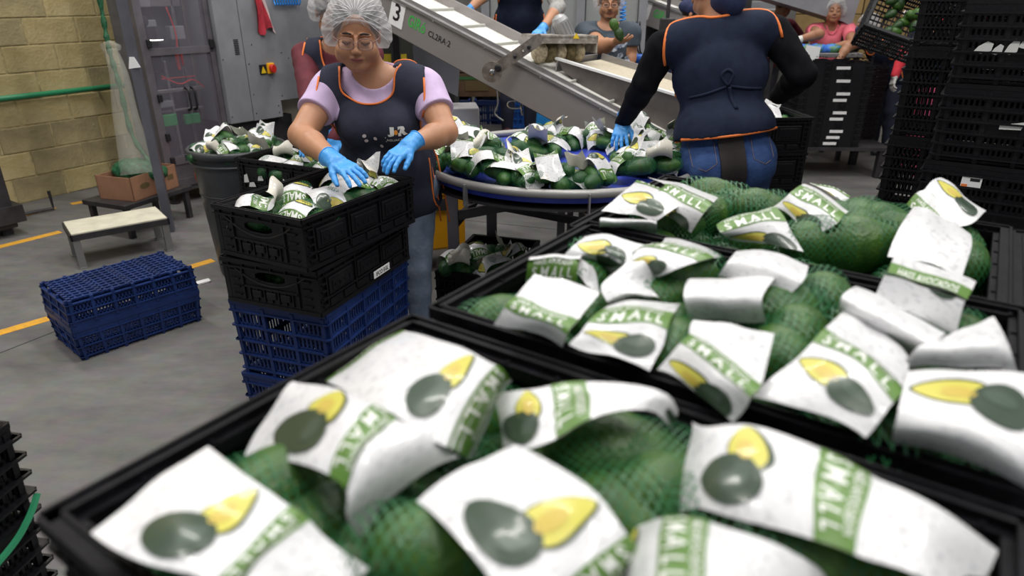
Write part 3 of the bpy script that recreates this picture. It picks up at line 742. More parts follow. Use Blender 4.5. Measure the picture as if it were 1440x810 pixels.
# nearest tray: rows are (v, left edge point, right edge point), points are pixel + height
hero('large white label at the back left corner of the nearest tray, two green bands', [[(-.012, (722, 535, 1.235), (660, 648, 1.22)), (.035, (700, 512, 1.283), (632, 628, 1.278)), (.11, (640, 487, 1.29), (548, 582, 1.288)), (.165, (592, 470, 1.275), (485, 545, 1.27)), (.215, (560, 462, 1.235), (452, 533, 1.225))]], [(700, 560, 1.2, .3), (600, 600, 1.22, 1.2)], GA, seed=1)
hero('curved label with upside down SMALL band over a netted avocado, left in nearest tray', [[(-.09, (645, 640, 1.262), (505, 757, 1.235)), (-.04, (605, 612, 1.285), (492, 722, 1.272)), (0, (562, 590, 1.295), (487, 692, 1.285)), (.034, (532, 572, 1.298), (466, 672, 1.288)), (.08, (472, 545, 1.292), (420, 650, 1.276)), (.13, (415, 533, 1.27), (345, 640, 1.24))]], [(405, 685, 1.235, .9, .1, 1.15), (450, 735, 1.215, 1.4, 0, 1.1), (345, 650, 1.20, .3), (480, 760, 1.2, .5)], GA, seed=2, bulge=.014)
hero('flat white label against the left wall of the nearest tray, showing yellow avocado half', [[(-.08, (520, 800, 1.245), (420, 905, 1.245)), (0, (430, 732, 1.275), (330, 836, 1.272)), (.034, (412, 718, 1.28), (305, 826, 1.277)), (.09, (345, 668, 1.285), (212, 792, 1.28)), (.14, (290, 628, 1.272), (127, 752, 1.268))]], [(520, 800, 1.2, .3, 0, 1.1), (350, 750, 1.21, .5)], GA, seed=3, bulge=.005)
hero('square white label lying front centre in the nearest tray with a glare streak', [[(-.02, (915, 792, 1.245), (785, 925, 1.235)), (.03, (893, 757, 1.278), (752, 880, 1.27)), (.085, (825, 688, 1.295), (665, 790, 1.288)), (.135, (727, 627, 1.278), (585, 705, 1.272))]], [(625, 775, 1.235, .2, .1, 1.15), (650, 800, 1.2, 1.0), (560, 790, 1.19, .5)], GA, seed=4, bulge=.008)
hero('label with vertical green band over a big netted avocado, back of nearest tray', [[(-.10, (955, 575, 1.258), (947, 612, 1.235)), (-.07, (930, 548, 1.288), (915, 573, 1.285)), (0, (828, 538, 1.28), (832, 590, 1.285)), (.034, (778, 541, 1.278), (787, 611, 1.278)), (.08, (735, 548, 1.275), (745, 632, 1.262)), (.115, (700, 552, 1.25), (706, 628, 1.24))]], [(868, 645, 1.215, -.15, .0, 1.4), (930, 690, 1.22, .6, 0, 1.1), (870, 735, 1.21, -.8, 0, 1.1), (905, 760, 1.2, .3, 0, 1.0), (740, 650, 1.19, .4)], GA, seed=5, bulge=.004)
hero('long white label with vertical green band at the right of the nearest tray', [[(.135, (972, 592, 1.255), (957, 725, 1.235)), (.11, (995, 598, 1.275), (985, 712, 1.258)), (.07, (1060, 600, 1.29), (1052, 735, 1.272)), (.034, (1160, 637, 1.292), (1150, 764, 1.278)), (0, (1222, 665, 1.292), (1205, 778, 1.282)), (-.06, (1325, 712, 1.282), (1300, 815, 1.28)), (-.1, (1400, 775, 1.25), (1370, 870, 1.25))]], [(1065, 752, 1.225, -.3, .0, 1.2), (1150, 788, 1.235, -.3, 0, 1.2), (1010, 640, 1.2, .5)], GA, seed=6, bulge=.010)
hero('label cut by the bottom picture edge, vertical green band at its left', [[(.075, (893, 740, 1.25), (870, 850, 1.25)), (.034, (938, 727, 1.285), (925, 835, 1.285)), (0, (998, 731, 1.29), (985, 842, 1.29)), (-.06, (1085, 770, 1.28), (1072, 868, 1.28)), (-.1, (1175, 812, 1.245), (1150, 890, 1.245))]], [(1200, 830, 1.21, .2, 0, 1.2)], GA, seed=7, bulge=.008)
# middle tray
hero('blank topped label with slanting SMALL band at the left end of the middle tray', [[(-.07, (749, 386, 1.285), (841, 412, 1.285)), (0, (724, 418, 1.285), (812, 451, 1.283)), (.034, (712, 431, 1.282), (798, 468, 1.28)), (.062, (692, 456, 1.26), (790, 486, 1.26))]], [(690, 445, 1.22, .5, 0, 1.1), (830, 440, 1.22, 1.2)], GB, seed=11, bulge=.006)
hero('upright folded label reading SMALL beside the left wall of the middle tray', [[(-.03, (750, 362, 1.27), (820, 358, 1.27)), (-.004, (744, 364, 1.285), (818, 363, 1.285)), (.036, (740, 390, 1.262), (812, 393, 1.262)), (.05, (742, 398, 1.25), (812, 402, 1.25))], [(.12, (815, 362, 1.275), (838, 384, 1.27)), (.165, (805, 385, 1.262), (842, 412, 1.25))]], [(828, 390, 1.235, 1.3, 0, 1.1), (800, 350, 1.22, .3)], GB, seed=12, bulge=.003)
hero('shiny label with both avocado pictures at the back left of the middle tray', [[(.038, (822, 331, 1.285), (910, 345, 1.285)), (.085, (803, 350, 1.28), (885, 372, 1.275)), (.118, (790, 365, 1.26), (860, 385, 1.25))]], [(805, 350, 1.22, 0, 0, 1.0)], GB, seed=13, bulge=.006)
hero('label curling at its right end, SMALL on top, back of the middle tray', [[(-.03, (935, 335, 1.262), (1015, 362, 1.25)), (0, (926, 343, 1.28), (1003, 362, 1.285)), (.034, (900, 349, 1.285), (985, 369, 1.288)), (.07, (886, 366, 1.283), (945, 381, 1.283)), (.105, (885, 375, 1.27), (925, 388, 1.27))], [(-.075, (884, 369, 1.283), (930, 380, 1.275)), (-.03, (846, 398, 1.275), (912, 400, 1.262)), (-.0, (852, 425, 1.262), (926, 418, 1.262)), (.018, (856, 432, 1.25), (932, 424, 1.25))]], [(950, 390, 1.245, .2, .0, 1.3), (935, 420, 1.23, .8, 0, 1.1), (985, 400, 1.22, 1.2, 0, 1.1)], GB, seed=14, bulge=.008)
hero('flat label with SMALL along its top, front left of the middle tray', [[(-.018, (852, 429, 1.262), (955, 427, 1.262)), (.002, (842, 438, 1.28), (947, 442, 1.28)), (.036, (828, 455, 1.284), (940, 463, 1.284)), (.13, (797, 487, 1.27), (914, 521, 1.26))]], [(945, 490, 1.235, 1.2, 0, 1.2), (960, 460, 1.22, .9)], GB, seed=15, bulge=.006)
hero('rolled white label end with its print hidden in the middle of the middle tray', [[(.108, (980, 395, 1.265), (1088, 397, 1.262)), (.12, (970, 393, 1.285), (1088, 392, 1.285)), (.15, (963, 417, 1.288), (1072, 420, 1.285)), (.185, (968, 452, 1.255), (1080, 456, 1.25))]], [(1100, 440, 1.235, .3, 0, 1.2), (1120, 470, 1.23, 1.1, 0, 1.2)], GB, seed=16, bulge=.003)
hero('two fold white label arching over at the centre back of the middle tray', [[(.115, (1037, 351, 1.282), (1139, 372, 1.28)), (.145, (1022, 368, 1.285), (1130, 392, 1.285)), (.178, (1008, 390, 1.262), (1103, 421, 1.262))]], [(1135, 410, 1.225, .3, 0, 1.1), (1165, 405, 1.235, 1.2, 0, 1.1)], GB, seed=17, bulge=.008)
hero('broad label with SMALL band running diagonally down right, front centre of the middle tray', [[(-.055, (975, 450, 1.275), (1087, 470, 1.275)), (0, (967, 468, 1.287), (1070, 540, 1.287)), (.034, (957, 482, 1.287), (1057, 560, 1.284)), (.10, (925, 520, 1.262), (1030, 594, 1.255))]], [(1095, 500, 1.225, 1.4, 0, 1.2), (940, 500, 1.21, .6)], GB, seed=18, bulge=.006)
hero('big diamond shaped label with both avocado pictures in the right of the middle tray', [[(-.06, (1192, 428, 1.27), (1280, 505, 1.27)), (0, (1160, 463, 1.289), (1270, 548, 1.287)), (.034, (1147, 477, 1.29), (1259, 563, 1.287)), (.14, (1057, 557, 1.262), (1217, 616, 1.262))]], [(1245, 600, 1.23, 1.1, 0, 1.2), (1120, 440, 1.225, .4, 0, 1.2), (1150, 435, 1.22, 1.1, 0, 1.1)], GB, seed=19, bulge=.008)
hero('upright label reading only HASS AVOCADOS at the back right of the middle tray', [[(-.012, (1258, 359, 1.285), (1372, 398, 1.28)), (0, (1253, 371, 1.288), (1367, 409, 1.284)), (.0125, (1248, 384, 1.289), (1360, 421, 1.285))], [(.10, (1245, 386, 1.291), (1358, 423, 1.287)), (.145, (1228, 418, 1.262), (1345, 472, 1.25))]], [(1330, 440, 1.22, .4)], GB, seed=20, bulge=.003)
hero('thick white rolled label lying diagonally right of centre in the middle tray', [[(.105, (1212, 412, 1.25), (1335, 478, 1.25)), (.12, (1204, 403, 1.285), (1332, 468, 1.28)), (.145, (1182, 418, 1.292), (1312, 486, 1.288)), (.175, (1180, 440, 1.268), (1296, 505, 1.262)), (.19, (1190, 452, 1.25), (1290, 512, 1.245))]], [(1205, 460, 1.22, .4)], GB, seed=21, bulge=.003)
hero('crumpled grey white label at the right end of the middle tray', [[(.12, (1325, 478, 1.275), (1395, 448, 1.28)), (.15, (1290, 490, 1.288), (1418, 488, 1.284)), (.18, (1268, 518, 1.268), (1432, 522, 1.262))]], [(1400, 460, 1.22, .9)], GB, seed=22, bulge=.006)
hero('wide label with long thin avocado half at the front right of the middle tray', [[(.042, (1276, 522, 1.285), (1462, 528, 1.285)), (.09, (1266, 566, 1.29), (1462, 596, 1.288)), (.14, (1258, 600, 1.278), (1465, 660, 1.275)), (.175, (1254, 626, 1.25), (1462, 700, 1.25))]], [(1250, 600, 1.215, 1.1, 0, 1.2)], GB, seed=23, bulge=.010)
# far tray
hero('label with both avocado pictures sagging at the left end of the far tray', [[(.03, (897, 253, 1.275), (960, 284, 1.27)), (.07, (873, 273, 1.28), (945, 297, 1.272)), (.12, (846, 297, 1.262), (918, 313, 1.255))]], [(935, 300, 1.225, .4, 0, 1.1)], GC, seed=31, bulge=.006)
hero('label with SMALL band behind the leftmost picture label in the far tray', [[(-.03, (913, 249, 1.268), (1010, 278, 1.268)), (0, (934, 258, 1.282), (1003, 285, 1.278)), (.034, (926, 268, 1.28), (990, 300, 1.272)), (.09, (905, 292, 1.26), (972, 327, 1.235))]], [(1000, 300, 1.225, .4, 0, 1.15), (1015, 272, 1.235, -.2, 0, 1.2), (960, 318, 1.215, .4)], GC, seed=32, bulge=.005)
hero('raised label reading HASS AVOCADOS SMALL with both avocado pictures, top centre of the far tray', [[(-.012, (1131, 257, 1.285), (1193, 296, 1.275)), (.002, (1124, 261, 1.288), (1188, 301, 1.278)), (.036, (1110, 273, 1.285), (1178, 313, 1.275)), (.11, (1087, 291, 1.26), (1148, 330, 1.25))], [(.03, (1140, 256, 1.27), (1195, 275, 1.262)), (.07, (1150, 262, 1.268), (1190, 290, 1.258))]], [(1065, 293, 1.23, .3, 0, 1.2), (1090, 285, 1.22, .5)], GC, seed=33, bulge=.004)
hero('low label with SMALL slanting up right, front centre of the far tray', [[(-.004, (1008, 316, 1.26), (1091, 292, 1.272)), (.034, (1015, 325, 1.262), (1105, 308, 1.27)), (.10, (1024, 338, 1.24), (1130, 354, 1.235))]], [(1150, 343, 1.225, .3, 0, 1.3), (1210, 345, 1.23, -.1, 0, 1.5), (1140, 330, 1.22, .7)], GC, seed=34, bulge=.006)
hero('label standing up at the back right corner of the far tray', [[(.045, (1322, 249, 1.30), (1387, 297, 1.27)), (.10, (1308, 258, 1.30), (1372, 310, 1.27)), (.16, (1297, 268, 1.29), (1352, 318, 1.262)), (.19, (1289, 273, 1.283), (1335, 320, 1.258)), (.222, (1276, 287, 1.265), (1322, 332, 1.25))]], [(1280, 330, 1.215, .3, 0, 1.2), (1350, 330, 1.22, 1.2)], GC, seed=35, bulge=.002)
hero('crumpled blank white label slumping over the front right rim of the far tray', [[(.108, (1285, 290, 1.282), (1365, 330, 1.272)), (.14, (1264, 320, 1.287), (1365, 350, 1.27)), (.185, (1248, 360, 1.262), (1352, 392, 1.258))]], [(1380, 375, 1.225, 1.0, 0, 1.3), (1385, 350, 1.215, 1.0, 0, 1.1)], GC, seed=36, bulge=.008)
hero('blank white label flap hanging over the front left rim of the far tray', [[(.12, (843, 308, 1.268), (921, 312, 1.268)), (.145, (844, 318, 1.255), (922, 322, 1.255)), (.178, (846, 336, 1.20), (922, 343, 1.20))]], [(880, 295, 1.215, .2)], GC, seed=37, bulge=.003)
hero('netted avocados without a visible label behind the centre of the far tray', [], [(1055, 277, 1.225, -.3, 0, 1.1), (1095, 285, 1.225, .4, 0, 1.1)], GC, seed=38)
hero('large heap of netted avocados right of centre at the back of the far tray', [], [(1180, 315, 1.23, .2, 0, 1.3), (1215, 300, 1.235, .9, 0, 1.3), (1245, 305, 1.235, .3, 0, 1.2), (1255, 330, 1.225, -.4, 0, 1.3), (1215, 325, 1.23, .5, 0, 1.2)], GC, seed=39)
# lower layer that fills the trays
rng = random.Random(11)
for d, g, nm in ((dA, GA, 'nearest'), (dB, GB, 'middle'), (dC, GC, 'far')):
    for i in range(4):
        for j in range(3):
            p = d + E1 * (-.185 + i * .123) + D1 * (-.095 + j * .095)
            place_bag(rng.choice([0, 1, 3, 7]), (p.x, p.y, ZR - .172 + rng.uniform(.035, .05)), YAW + rng.uniform(-.15, .15), 'buried netted avocado bag in the %s open tray, column %s from left, %s row' % (nm, ('first', 'second', 'third', 'fourth')[i], ('near', 'middle', 'back')[j]), 'lower layer bags, %s tray' % nm, nolabel=True, sc=1.0)
for i, (a_, b_) in enumerate(((-.2, -.08), (-.2, .1), (-.05, 0), (.1, -.08), (.1, .1))):
    p = dD + E1 * a_ + D1 * b_; place_bag([0, 5, 1, 3, 7][i], (p.x, p.y, ZR - .10), i * 1.3, 'netted bag in the black tray at the right picture edge, %s' % ['near left', 'back left', 'middle', 'near right', 'back right'][i], 'bags in the right tray', nolabel=i in (0, 1))
# ---------------------------------------------------------------- woman's stack of trays
FC = flat_crate(black2, .6, .4, .175); FC2 = flat_crate(black2, .6, .4, .165)
BC = vent_crate(blue, .6, .4, .3, .04, 4, 5)
def nearcorner(px, py, z, ang): p = at(px, py, z); return crate_at_corner((p.x, p.y), R(ang), -1, -1)
def crate_c(N, ang, z0):   # N = near corner, long side runs along ang, short side to its left
    c, s = math.cos(R(ang)), math.sin(R(ang)); q = V(N[0] + c * .3 - s * .2, N[1] + s * .3 + c * .2, z0); return q
c1 = crate_c((-.655, 2.007), 62.5, .775); place_crate(FC, 'crate', c1, R(62.5), 'top black tray of avocado bags the woman in the lavender shirt is packing')
c2 = crate_c((-.637, 2.035), 68.5, .60); place_crate(FC2, 'crate', c2, R(68.5), 'second black tray, with a paper sticker, beneath the one the woman is packing')
c3 = crate_c((-.632, 2.06), 71, .30); place_crate(BC, 'crate', c3, R(71), 'upper blue vented crate right under the two black trays')
c4 = c3.copy(); c4.z = 0; place_crate(BC, 'crate', c4, R(71), 'lower blue vented crate on the floor at the bottom of the woman’s stack'.replace('’', "'"))
# sticker on the second tray
Mx = Matrix.Translation(c2) @ Matrix.Rotation(R(68.5), 4, 'Z')
m = MB(); m.box(.02, .13, -.2055, -.2035, .018, .046, 0, Mx); text_on(m, 'IFCO EGL', .035, .12, .023, .04, Mx @ Matrix.Translation((0, -.2055, 0)), 1)
o = m.build('sticker', [white_print, ink]); tag(o, 'white paper sticker on the lower edge of the second black tray', 'sticker')
def inside(c, ang, u, w, z): r = R(ang); return V(c.x + math.cos(r) * u - math.sin(r) * w, c.y + math.sin(r) * u + math.cos(r) * w, z)
gw = 'bags in the tray being packed'
for (u, w, k, ya, nm) in [(-.2, .10, 3, .5, 'bag at the left front corner of the packed tray, avocados under a white lip'), (-.19, -.08, 0, 1.7, 'bag at the near corner of the packed tray, two avocados showing'), (-.03, -.06, 7, 2.5, 'bag with yellow half and SMALL print in the middle of the packed tray'),
                          (-.02, .09, 0, 2.0, 'bag behind the middle of the packed tray, partly under the right blue glove'), (.13, -.03, 3, 1.2, 'bag under the fingers of the gloves in the packed tray'), (.2, .08, 7, .4, 'bag standing up at the far end of the packed tray'), (.24, -.08, 4, 2.8, 'bag at the far right corner of the packed tray')]:
    p = inside(c1, 62.5, u, w, .865); place_bag(k, p, R(62.5) + ya, nm, gw)
for (u, w, k, ya) in [(-.15, .08, 0, .2), (.02, -.02, 7, 1.2), (.18, .05, 1, 2)]:
    p = inside(c2, 68.5, u, w, .64); place_bag(k, p, R(68.5) + ya, 'avocado bag glimpsed through the gap inside the second black tray', 'bags in the second black tray', simple=True, sc=.85)
# ---------------------------------------------------------------- blue crates on the floor, left
ang = 49; N0 = (-2.02, 2.77); c = crate_c(N0, ang, 0)
LB = vent_crate(blue, .6, .36, .165, .05, 2, 6, per=6)
UB = vent_crate(blue, .6, .36, .145, .03, 2, 6, per=6, inv=True)
place_crate(LB, 'crate', (c.x, c.y, 0), R(ang), 'blue vented crate resting on the floor at the left, bottom of a pair')
place_crate(UB, 'crate', (c.x, c.y, .165), R(ang), 'upturned blue vented crate, slotted base up, on top of the pair at the left')
# step bench with worn cream top
N1 = at(98, 333, .22); N2 = at(238, 308, .22); d = (N2 - N1); bl = d.length; ba = math.atan2(d.y, d.x)
bench = empty('step_bench', (N1.x, N1.y, 0), ba, 'low aluminium bench with a worn cream top behind the blue crates', 'bench')
cream = mat('worn_cream_board', (.52, .49, .38), .6, nscale=9, col2=(.66, .63, .5), thr=(.3, .6))
m = MB(); m.cbox(.01, bl - .01, .01, .33, .22, .232, .003); m.build('top_board', cream, bench)
alu = mat('dull_aluminium', (.32, .32, .32), .45, metal=.8)
m = MB(); m.box(0, bl, 0, .012, .185, .222); m.box(0, bl, .328, .34, .185, .222); m.box(0, .012, 0, .34, .185, .222); m.box(bl - .012, bl, 0, .34, .185, .222); m.build('frame', dark_steel, bench)
for x in (.01, bl - .05):
    for y in (.005, .295): m = MB(); m.box(x, x + .04, y, y + .04, .005, .185); m.box(x - .01, x + .05, y - .01, y + .05, 0, .006); m.build('leg', alu, bench)
# white scrap on floor
p = at(283, 398, 0); m = MB(); m.prism([(-.05, .0), (.04, .004), (.05, .012), (-.03, .010)], -.025, .02); o = m.build('paper_scrap', [white_print], loc=p, rot=(0, 0, .7)); tag(o, 'white paper scrap on the floor right of the blue crate pair', 'paper')
# ---------------------------------------------------------------- low stool with cardboard box, netting
a, b_ = at(117, 277, .25), at(175, 290, .25); d = a - b_; e2 = at(236, 271, .25) - b_
ang = math.atan2(e2.y, e2.x); Ls, Ws = .6, .42
st = empty('low_stool', (b_.x, b_.y, 0), ang, 'low black steel table carrying a cardboard box by the block wall', 'table')
m = MB(); m.cbox(0, Ls, 0, Ws, .215, .25, .004); m.build('tabletop', dark_steel, st)
for x in (.02, Ls - .06):
    for y in (.02, Ws - .06): m = MB(); m.box(x, x + .035, y, y + .035, 0, .215); m.build('leg', dark_steel, st)
bx = empty('cardboard_box', (b_.x + .02, b_.y + .10, .25), ang + .1, 'open brown cardboard box holding green netting on the low black table', 'box')
m = MB(); L_, W_, H_ = .44, .30, .17
for q in ((0, L_, 0, .006), (0, L_, W_ - .006, W_), (0, .006, 0, W_), (L_ - .006, L_, 0, W_)): m.box(q[0], q[1], q[2], q[3], 0, H_)
m.box(0, L_, 0, W_, 0, .006); m.build('carton_body', wood_card, bx)
ptr = mat('dark_box_print', (.12, .08, .03), .8)
m = MB(); m.lathe([(.03, 0), (.03, .001)], 16, 0, Matrix.Translation((.12, -.0005, .09)) @ Matrix.Rotation(R(90), 4, 'X'), 1.5, .7); m.box(.25, .255, -.001, 0, .05, .12); m.box(.34, .40, -.001, 0, .07, .11)
m.build('box_print', ptr, bx)
cen = bx.location + Matrix.Rotation(ang, 3, 'Z') @ V(.2, .15, 0)
s = Sdf(.012); s.ell((cen.x - .02, cen.y, .42), (.16, .11, .085), .03); s.ell((cen.x + .1, cen.y + .02, .40), (.10, .09, .06), .03); s.grid(); s.noise(.006, 70, 2)
o = mesh_obj('green_netting', s.me('green_netting', green_net_m)); tag(o, 'heap of dark green net tubing in the cardboard box', 'netting', kind='stuff')
clear = mat('translucent_white_net', (.70, .69, .60), .7, alpha=.19, nscale=20, namt=.1)
top = V(-2.80, 4.98, 1.235); bot = V(cen.x + .02, cen.y - .02, .40)
m = MB(); 
pts = curve_pts([top, top.lerp(bot, .2) + V(.02, 0, 0), top.lerp(bot, .5), top.lerp(bot, .8), bot], 5); n = len(pts)
m.tube(pts, [.045 + .085 * (i / (n - 1)) ** 1.2 for i in range(n)], 20, cap=False)
m.tube([top + V(-.05, 0, .02), top + V(.01, 0, .03), top + V(.07, 0, .015)], [.025, .035, .02], 10)
o = m.build('hanging_net_sleeve', clear, smooth=True); tag(o, 'pale translucent net sleeve hanging down over the cardboard box', 'netting')
m = MB(); q0 = aty(133, -40, 5.0); pts = curve_pts([q0, aty(146, 30, 5.0), aty(154, 72, 4.98), aty(168, 120, 4.95), aty(186, 190, 4.9), V(cen.x + .12, cen.y, .44)], 8)
m.tube(pts, [.016 + .005 * math.sin(i * 1.7) for i in range(len(pts))], 8); o = m.build('green_net_rope', green_net_m, smooth=True); tag(o, 'green net rope running down in front of the block wall into the box', 'rope')
# ---------------------------------------------------------------- bin
bc = (-1.62, 3.98)
bn = empty('waste_bin', (bc[0], bc[1], 0), 0, 'large dark grey plastic bin heaped with bag labels, left behind the woman', 'bin')
gm = mat('dark_grey_bin_plastic', (.045, .048, .052), .42, nscale=8, namt=.2)
m = MB(); m.lathe([(.001, .01), (.20, .01), (.21, .02), (.255, .70), (.262, .74), (.275, .745), (.28, .775), (.268, .785), (.262, .775), (.25, .73), (.205, .05), (.001, .04)], 32); o = m.build('bin_body', gm, bn, smooth=True)
m = MB(); m.tube([(.262 * math.cos(a), .262 * math.sin(a), .70) for a in [2 * math.pi * k / 40 for k in range(40)]], .008, 6, closed=True); m.tube([(.243 * math.cos(a), .243 * math.sin(a), .52) for a in [2 * math.pi * k / 40 for k in range(40)]], .005, 6, closed=True); m.build('ridge', gm, bn, smooth=True)
for s_ in (-1, 1): m = MB(); m.box(s_ * .27 - .02, s_ * .27 + .02, -.06, .06, .70, .735); m.build('handle', gm, bn)
rng = random.Random(5)
m = MB(); m.lathe([(.22, .6), (.22, .68), (.0, .70)], 20, M=Matrix.Translation((bc[0], bc[1], 0))); o = m.build('film_fill', PM[1]); tag(o, 'packed film scraps filling the bin below the labels', 'film', kind='stuff')
binl = ['front left', 'front centre', 'front right', 'left', 'centre', 'right', 'back left', 'back centre', 'back right', 'top left', 'top right']
bp = [(-.14, -.12), (0, -.16), (.13, -.1), (-.18, 0), (0, -.02), (.16, .02), (-.12, .12), (0, .16), (.13, .12), (-.08, .03), (.08, .04)]
for i, (x, y) in enumerate(bp):
    place_bag([7, 3, 4, 6, 5, 1, 3, 7, 1, 2, 4][i], (bc[0] + x, bc[1] + y, .70 + (.06 if i > 8 else .02)), rng.uniform(0, 6), 'printed bag label in the dark grey bin, %s of the heap' % binl[i], 'labels in the bin', (rng.uniform(-.3, .3), rng.uniform(-.3, .3)), .95, simple=True)
# tray behind the woman, on a box
p = at(330, 222, .80); ang = math.atan2(-.28, .577); c = crate_at_corner((p.x, p.y), ang, -1, -1)
place_crate(flat_crate(black2, .6, .4, .185), 'crate', (c.x, c.y, .615), ang, 'black tray of bags with white sticker remains, between the bin and the woman')
place_crate(flat_crate(black2, .6, .4, .185), 'crate', (c.x, c.y, .43), ang, 'black tray under the one between the bin and the woman', group='hidden trays behind the woman')
place_crate(vent_crate(black, .6, .4, .43, .02, 4, 5), 'crate', (c.x, c.y, 0), ang, 'tall black crate at the bottom of the stack between bin and woman')
pp = mat('torn_paper', (.7, .7, .68), .7)
Mx = Matrix.Translation((c.x, c.y, .615)) @ Matrix.Rotation(ang, 4, 'Z'); m = MB()
for (x, z, w, h) in [(-.25, .06, .035, .05), (-.22, .04, .05, .03), (-.15, .08, .04, .03)]: m.prism([(x, z), (x + w, z + .005), (x + w * .8, z + h), (x + w * .2, z + h * .8)], -.2075, -.2065, 0, Mx)
o = m.build('torn_sticker', pp); tag(o, 'torn remains of a white sticker on the tray between bin and woman', 'sticker')
for i, (x, y, k) in enumerate([(-.18, .08, 3), (-.16, -.1, 7), (0, .02, 4), (.02, -.12, 0), (.17, .06, 1), (.18, -.1, 5)]):
    q = Matrix.Rotation(ang, 3, 'Z') @ V(x, y, 0); place_bag(k, (c.x + q.x, c.y + q.y, .70), i * 1.1, 'avocado bag in the tray between bin and woman, %s' % ['back left', 'front left', 'centre', 'front centre', 'back right', 'front right'][i], 'bags in the tray behind the woman', simple=True)
# ---------------------------------------------------------------- crate on the floor below the round table
p = at(612, 381, .3); q = at(664, 331, .3); ang = math.atan2(q.y - p.y, q.x - p.x) - math.pi / 2
c = crate_at_corner((p.x, p.y), ang, -1, -1, .4, .6)
place_crate(vent_crate(black, .6, .4, .3, .02, 4, 5, per=6), 'crate', (c.x, c.y, 0), ang + math.pi / 2, 'black vented crate on the floor under the front of the round table')
for i, (x, y, k) in enumerate([(-.09, -.2, 3), (.08, -.15, 1), (-.08, .0, 0), (.09, .05, 4)]):
    q = Matrix.Rotation(ang, 3, 'Z') @ V(x, y, 0); place_bag(k, (c.x + q.x, c.y + q.y, .255), i * 1.7, 'bag in the floor crate under the round table, %s' % ['front left with yellow half', 'front right', 'back left', 'back right'][i], 'bags in the floor crate')
# ---------------------------------------------------------------- round table
TC, TR, TZ = (.235, 3.28), .665, .85
rt = empty('round_table', (TC[0], TC[1], 0), 0, 'round blue packing turntable with a grey tube rim, heaped with avocado bags', 'table')
bluetop = mat('blue_turntable_surface', (.035, .06, .42), .35, nscale=3, namt=.12)
m = MB(); m.lathe([(.001, TZ - .035), (TR - .03, TZ - .035), (TR - .02, TZ - .03), (TR - .02, TZ - .005), (TR - .03, TZ), (.001, TZ)], 72); m.build('turntable', bluetop, rt)
grt = mat('grey_rim_tube', (.33, .32, .31), .4, metal=.35)
m = MB(); m.tube([(TR * math.cos(a), TR * math.sin(a), TZ + .015) for a in [2 * math.pi * k / 96 for k in range(96)]], .019, 12, closed=True); m.build('rim_tube', grt, rt, smooth=True)
m = MB(); m.lathe([(TR - .06, TZ - .06), (TR - .0, TZ - .06), (TR - .0, TZ - .052), (TR - .06, TZ - .052), (TR - .06, TZ - .06)], 72); m.build('lower_ring', dark_steel, rt)
for k in range(8):
    a = 2 * math.pi * k / 8 + .35 - 2.6; ca, sa = math.cos(a), math.sin(a)
    m = MB(); m.box(-.012, .012, -.003, .003, TZ - .07, TZ + .02, 0, Matrix.Translation((ca * (TR + .02), sa * (TR + .02), 0)) @ Matrix.Rotation(a, 4, 'Z')); m.bar((ca * (TR + .02), sa * (TR + .02), TZ - .07), (ca * (TR - .1), sa * (TR - .1), TZ - .07), .02, .006); m.build('rim_bracket', steel, rt)
for x, y in ((-.565, .33), (-.355, .545), (.5, .0), (.25, .5)):
    pass; m = MB(); m.box(x - .03, x + .03, y - .03, y + .03, 0.01, TZ - .06); m.box(x - .05, x + .05, y - .05, y + .05, 0, .01); m.build('leg', purple_grey, rt)
m = MB(); m.bar((-.565, .33, .46), (.5, .0, .76), .03, .05); m.bar((-.355, .545, .46), (.5, .0, .46), .03, .04); m.bar((-.565, .33, .40), (-.355, .545, .60), .03, .04); m.build('cross_brace', dark_steel, rt)
def tb_bag(px, py, k, ya, lab, z=TZ + .004, tilt=(0, 0), sc=.92):
    p = at(px, py, z + .04); place_bag(k, (p.x, p.y, z), ya, lab, 'avocado bags on the round table', tilt, sc, simple=True)
rows = {
 'front rim': ([(632, 248), (668, 252), (710, 256), (742, 262), (778, 262), (806, 262), (836, 256), (888, 246)], [0, 3, 7, 1, 5, 4, 2, 1]),
 'second row': ([(622, 232), (655, 234), (728, 244), (893, 232), (930, 238), (950, 230)], [1, 5, 2, 7, 3, 0]),
 'left cluster': ([(612, 218), (640, 214), (664, 206), (690, 222), (645, 198), (628, 206), (676, 218)], [3, 1, 7, 5, 0, 2, 3]),
 'back rim': ([(752, 192), (778, 188), (800, 196), (832, 196), (856, 200), (735, 207), (905, 196)], [7, 0, 3, 5, 1, 4, 2]),
 'middle of the back': ([(745, 212), (775, 208)], [1, 0]),
 'right cluster': ([(880, 212), (905, 208), (930, 206), (948, 216), (968, 218), (912, 222), (885, 224)], [1, 2, 5, 4, 3, 7, 0]),
}
rng = random.Random(21); ordn = ['first', 'second', 'third', 'fourth', 'fifth', 'sixth', 'seventh', 'eighth', 'ninth']
for nm, (pts, ks) in rows.items():
    order = sorted(range(len(pts)), key=lambda i: pts[i][0])
    for n_, i in enumerate(order):
        p = at(*pts[i], TZ + .04); rr = math.hypot(p.x - TC[0], p.y - TC[1])
        px, py = pts[i]
        if rr > TR - .10: f = (TR - .10) / rr; x, y = TC[0] + (p.x - TC[0]) * f, TC[1] + (p.y - TC[1]) * f
        else: x, y = p.x, p.y
        place_bag(ks[i], (x, y, TZ + .004 + (.035 if rng.random() < .25 else 0)), rng.uniform(-3, 3), '%s avocado bag from the left, %s of the round table' % (ordn[n_], nm), 'avocado bags on the round table', (rng.uniform(-.25, .25), rng.uniform(-.2, .2)), .97, simple=True)
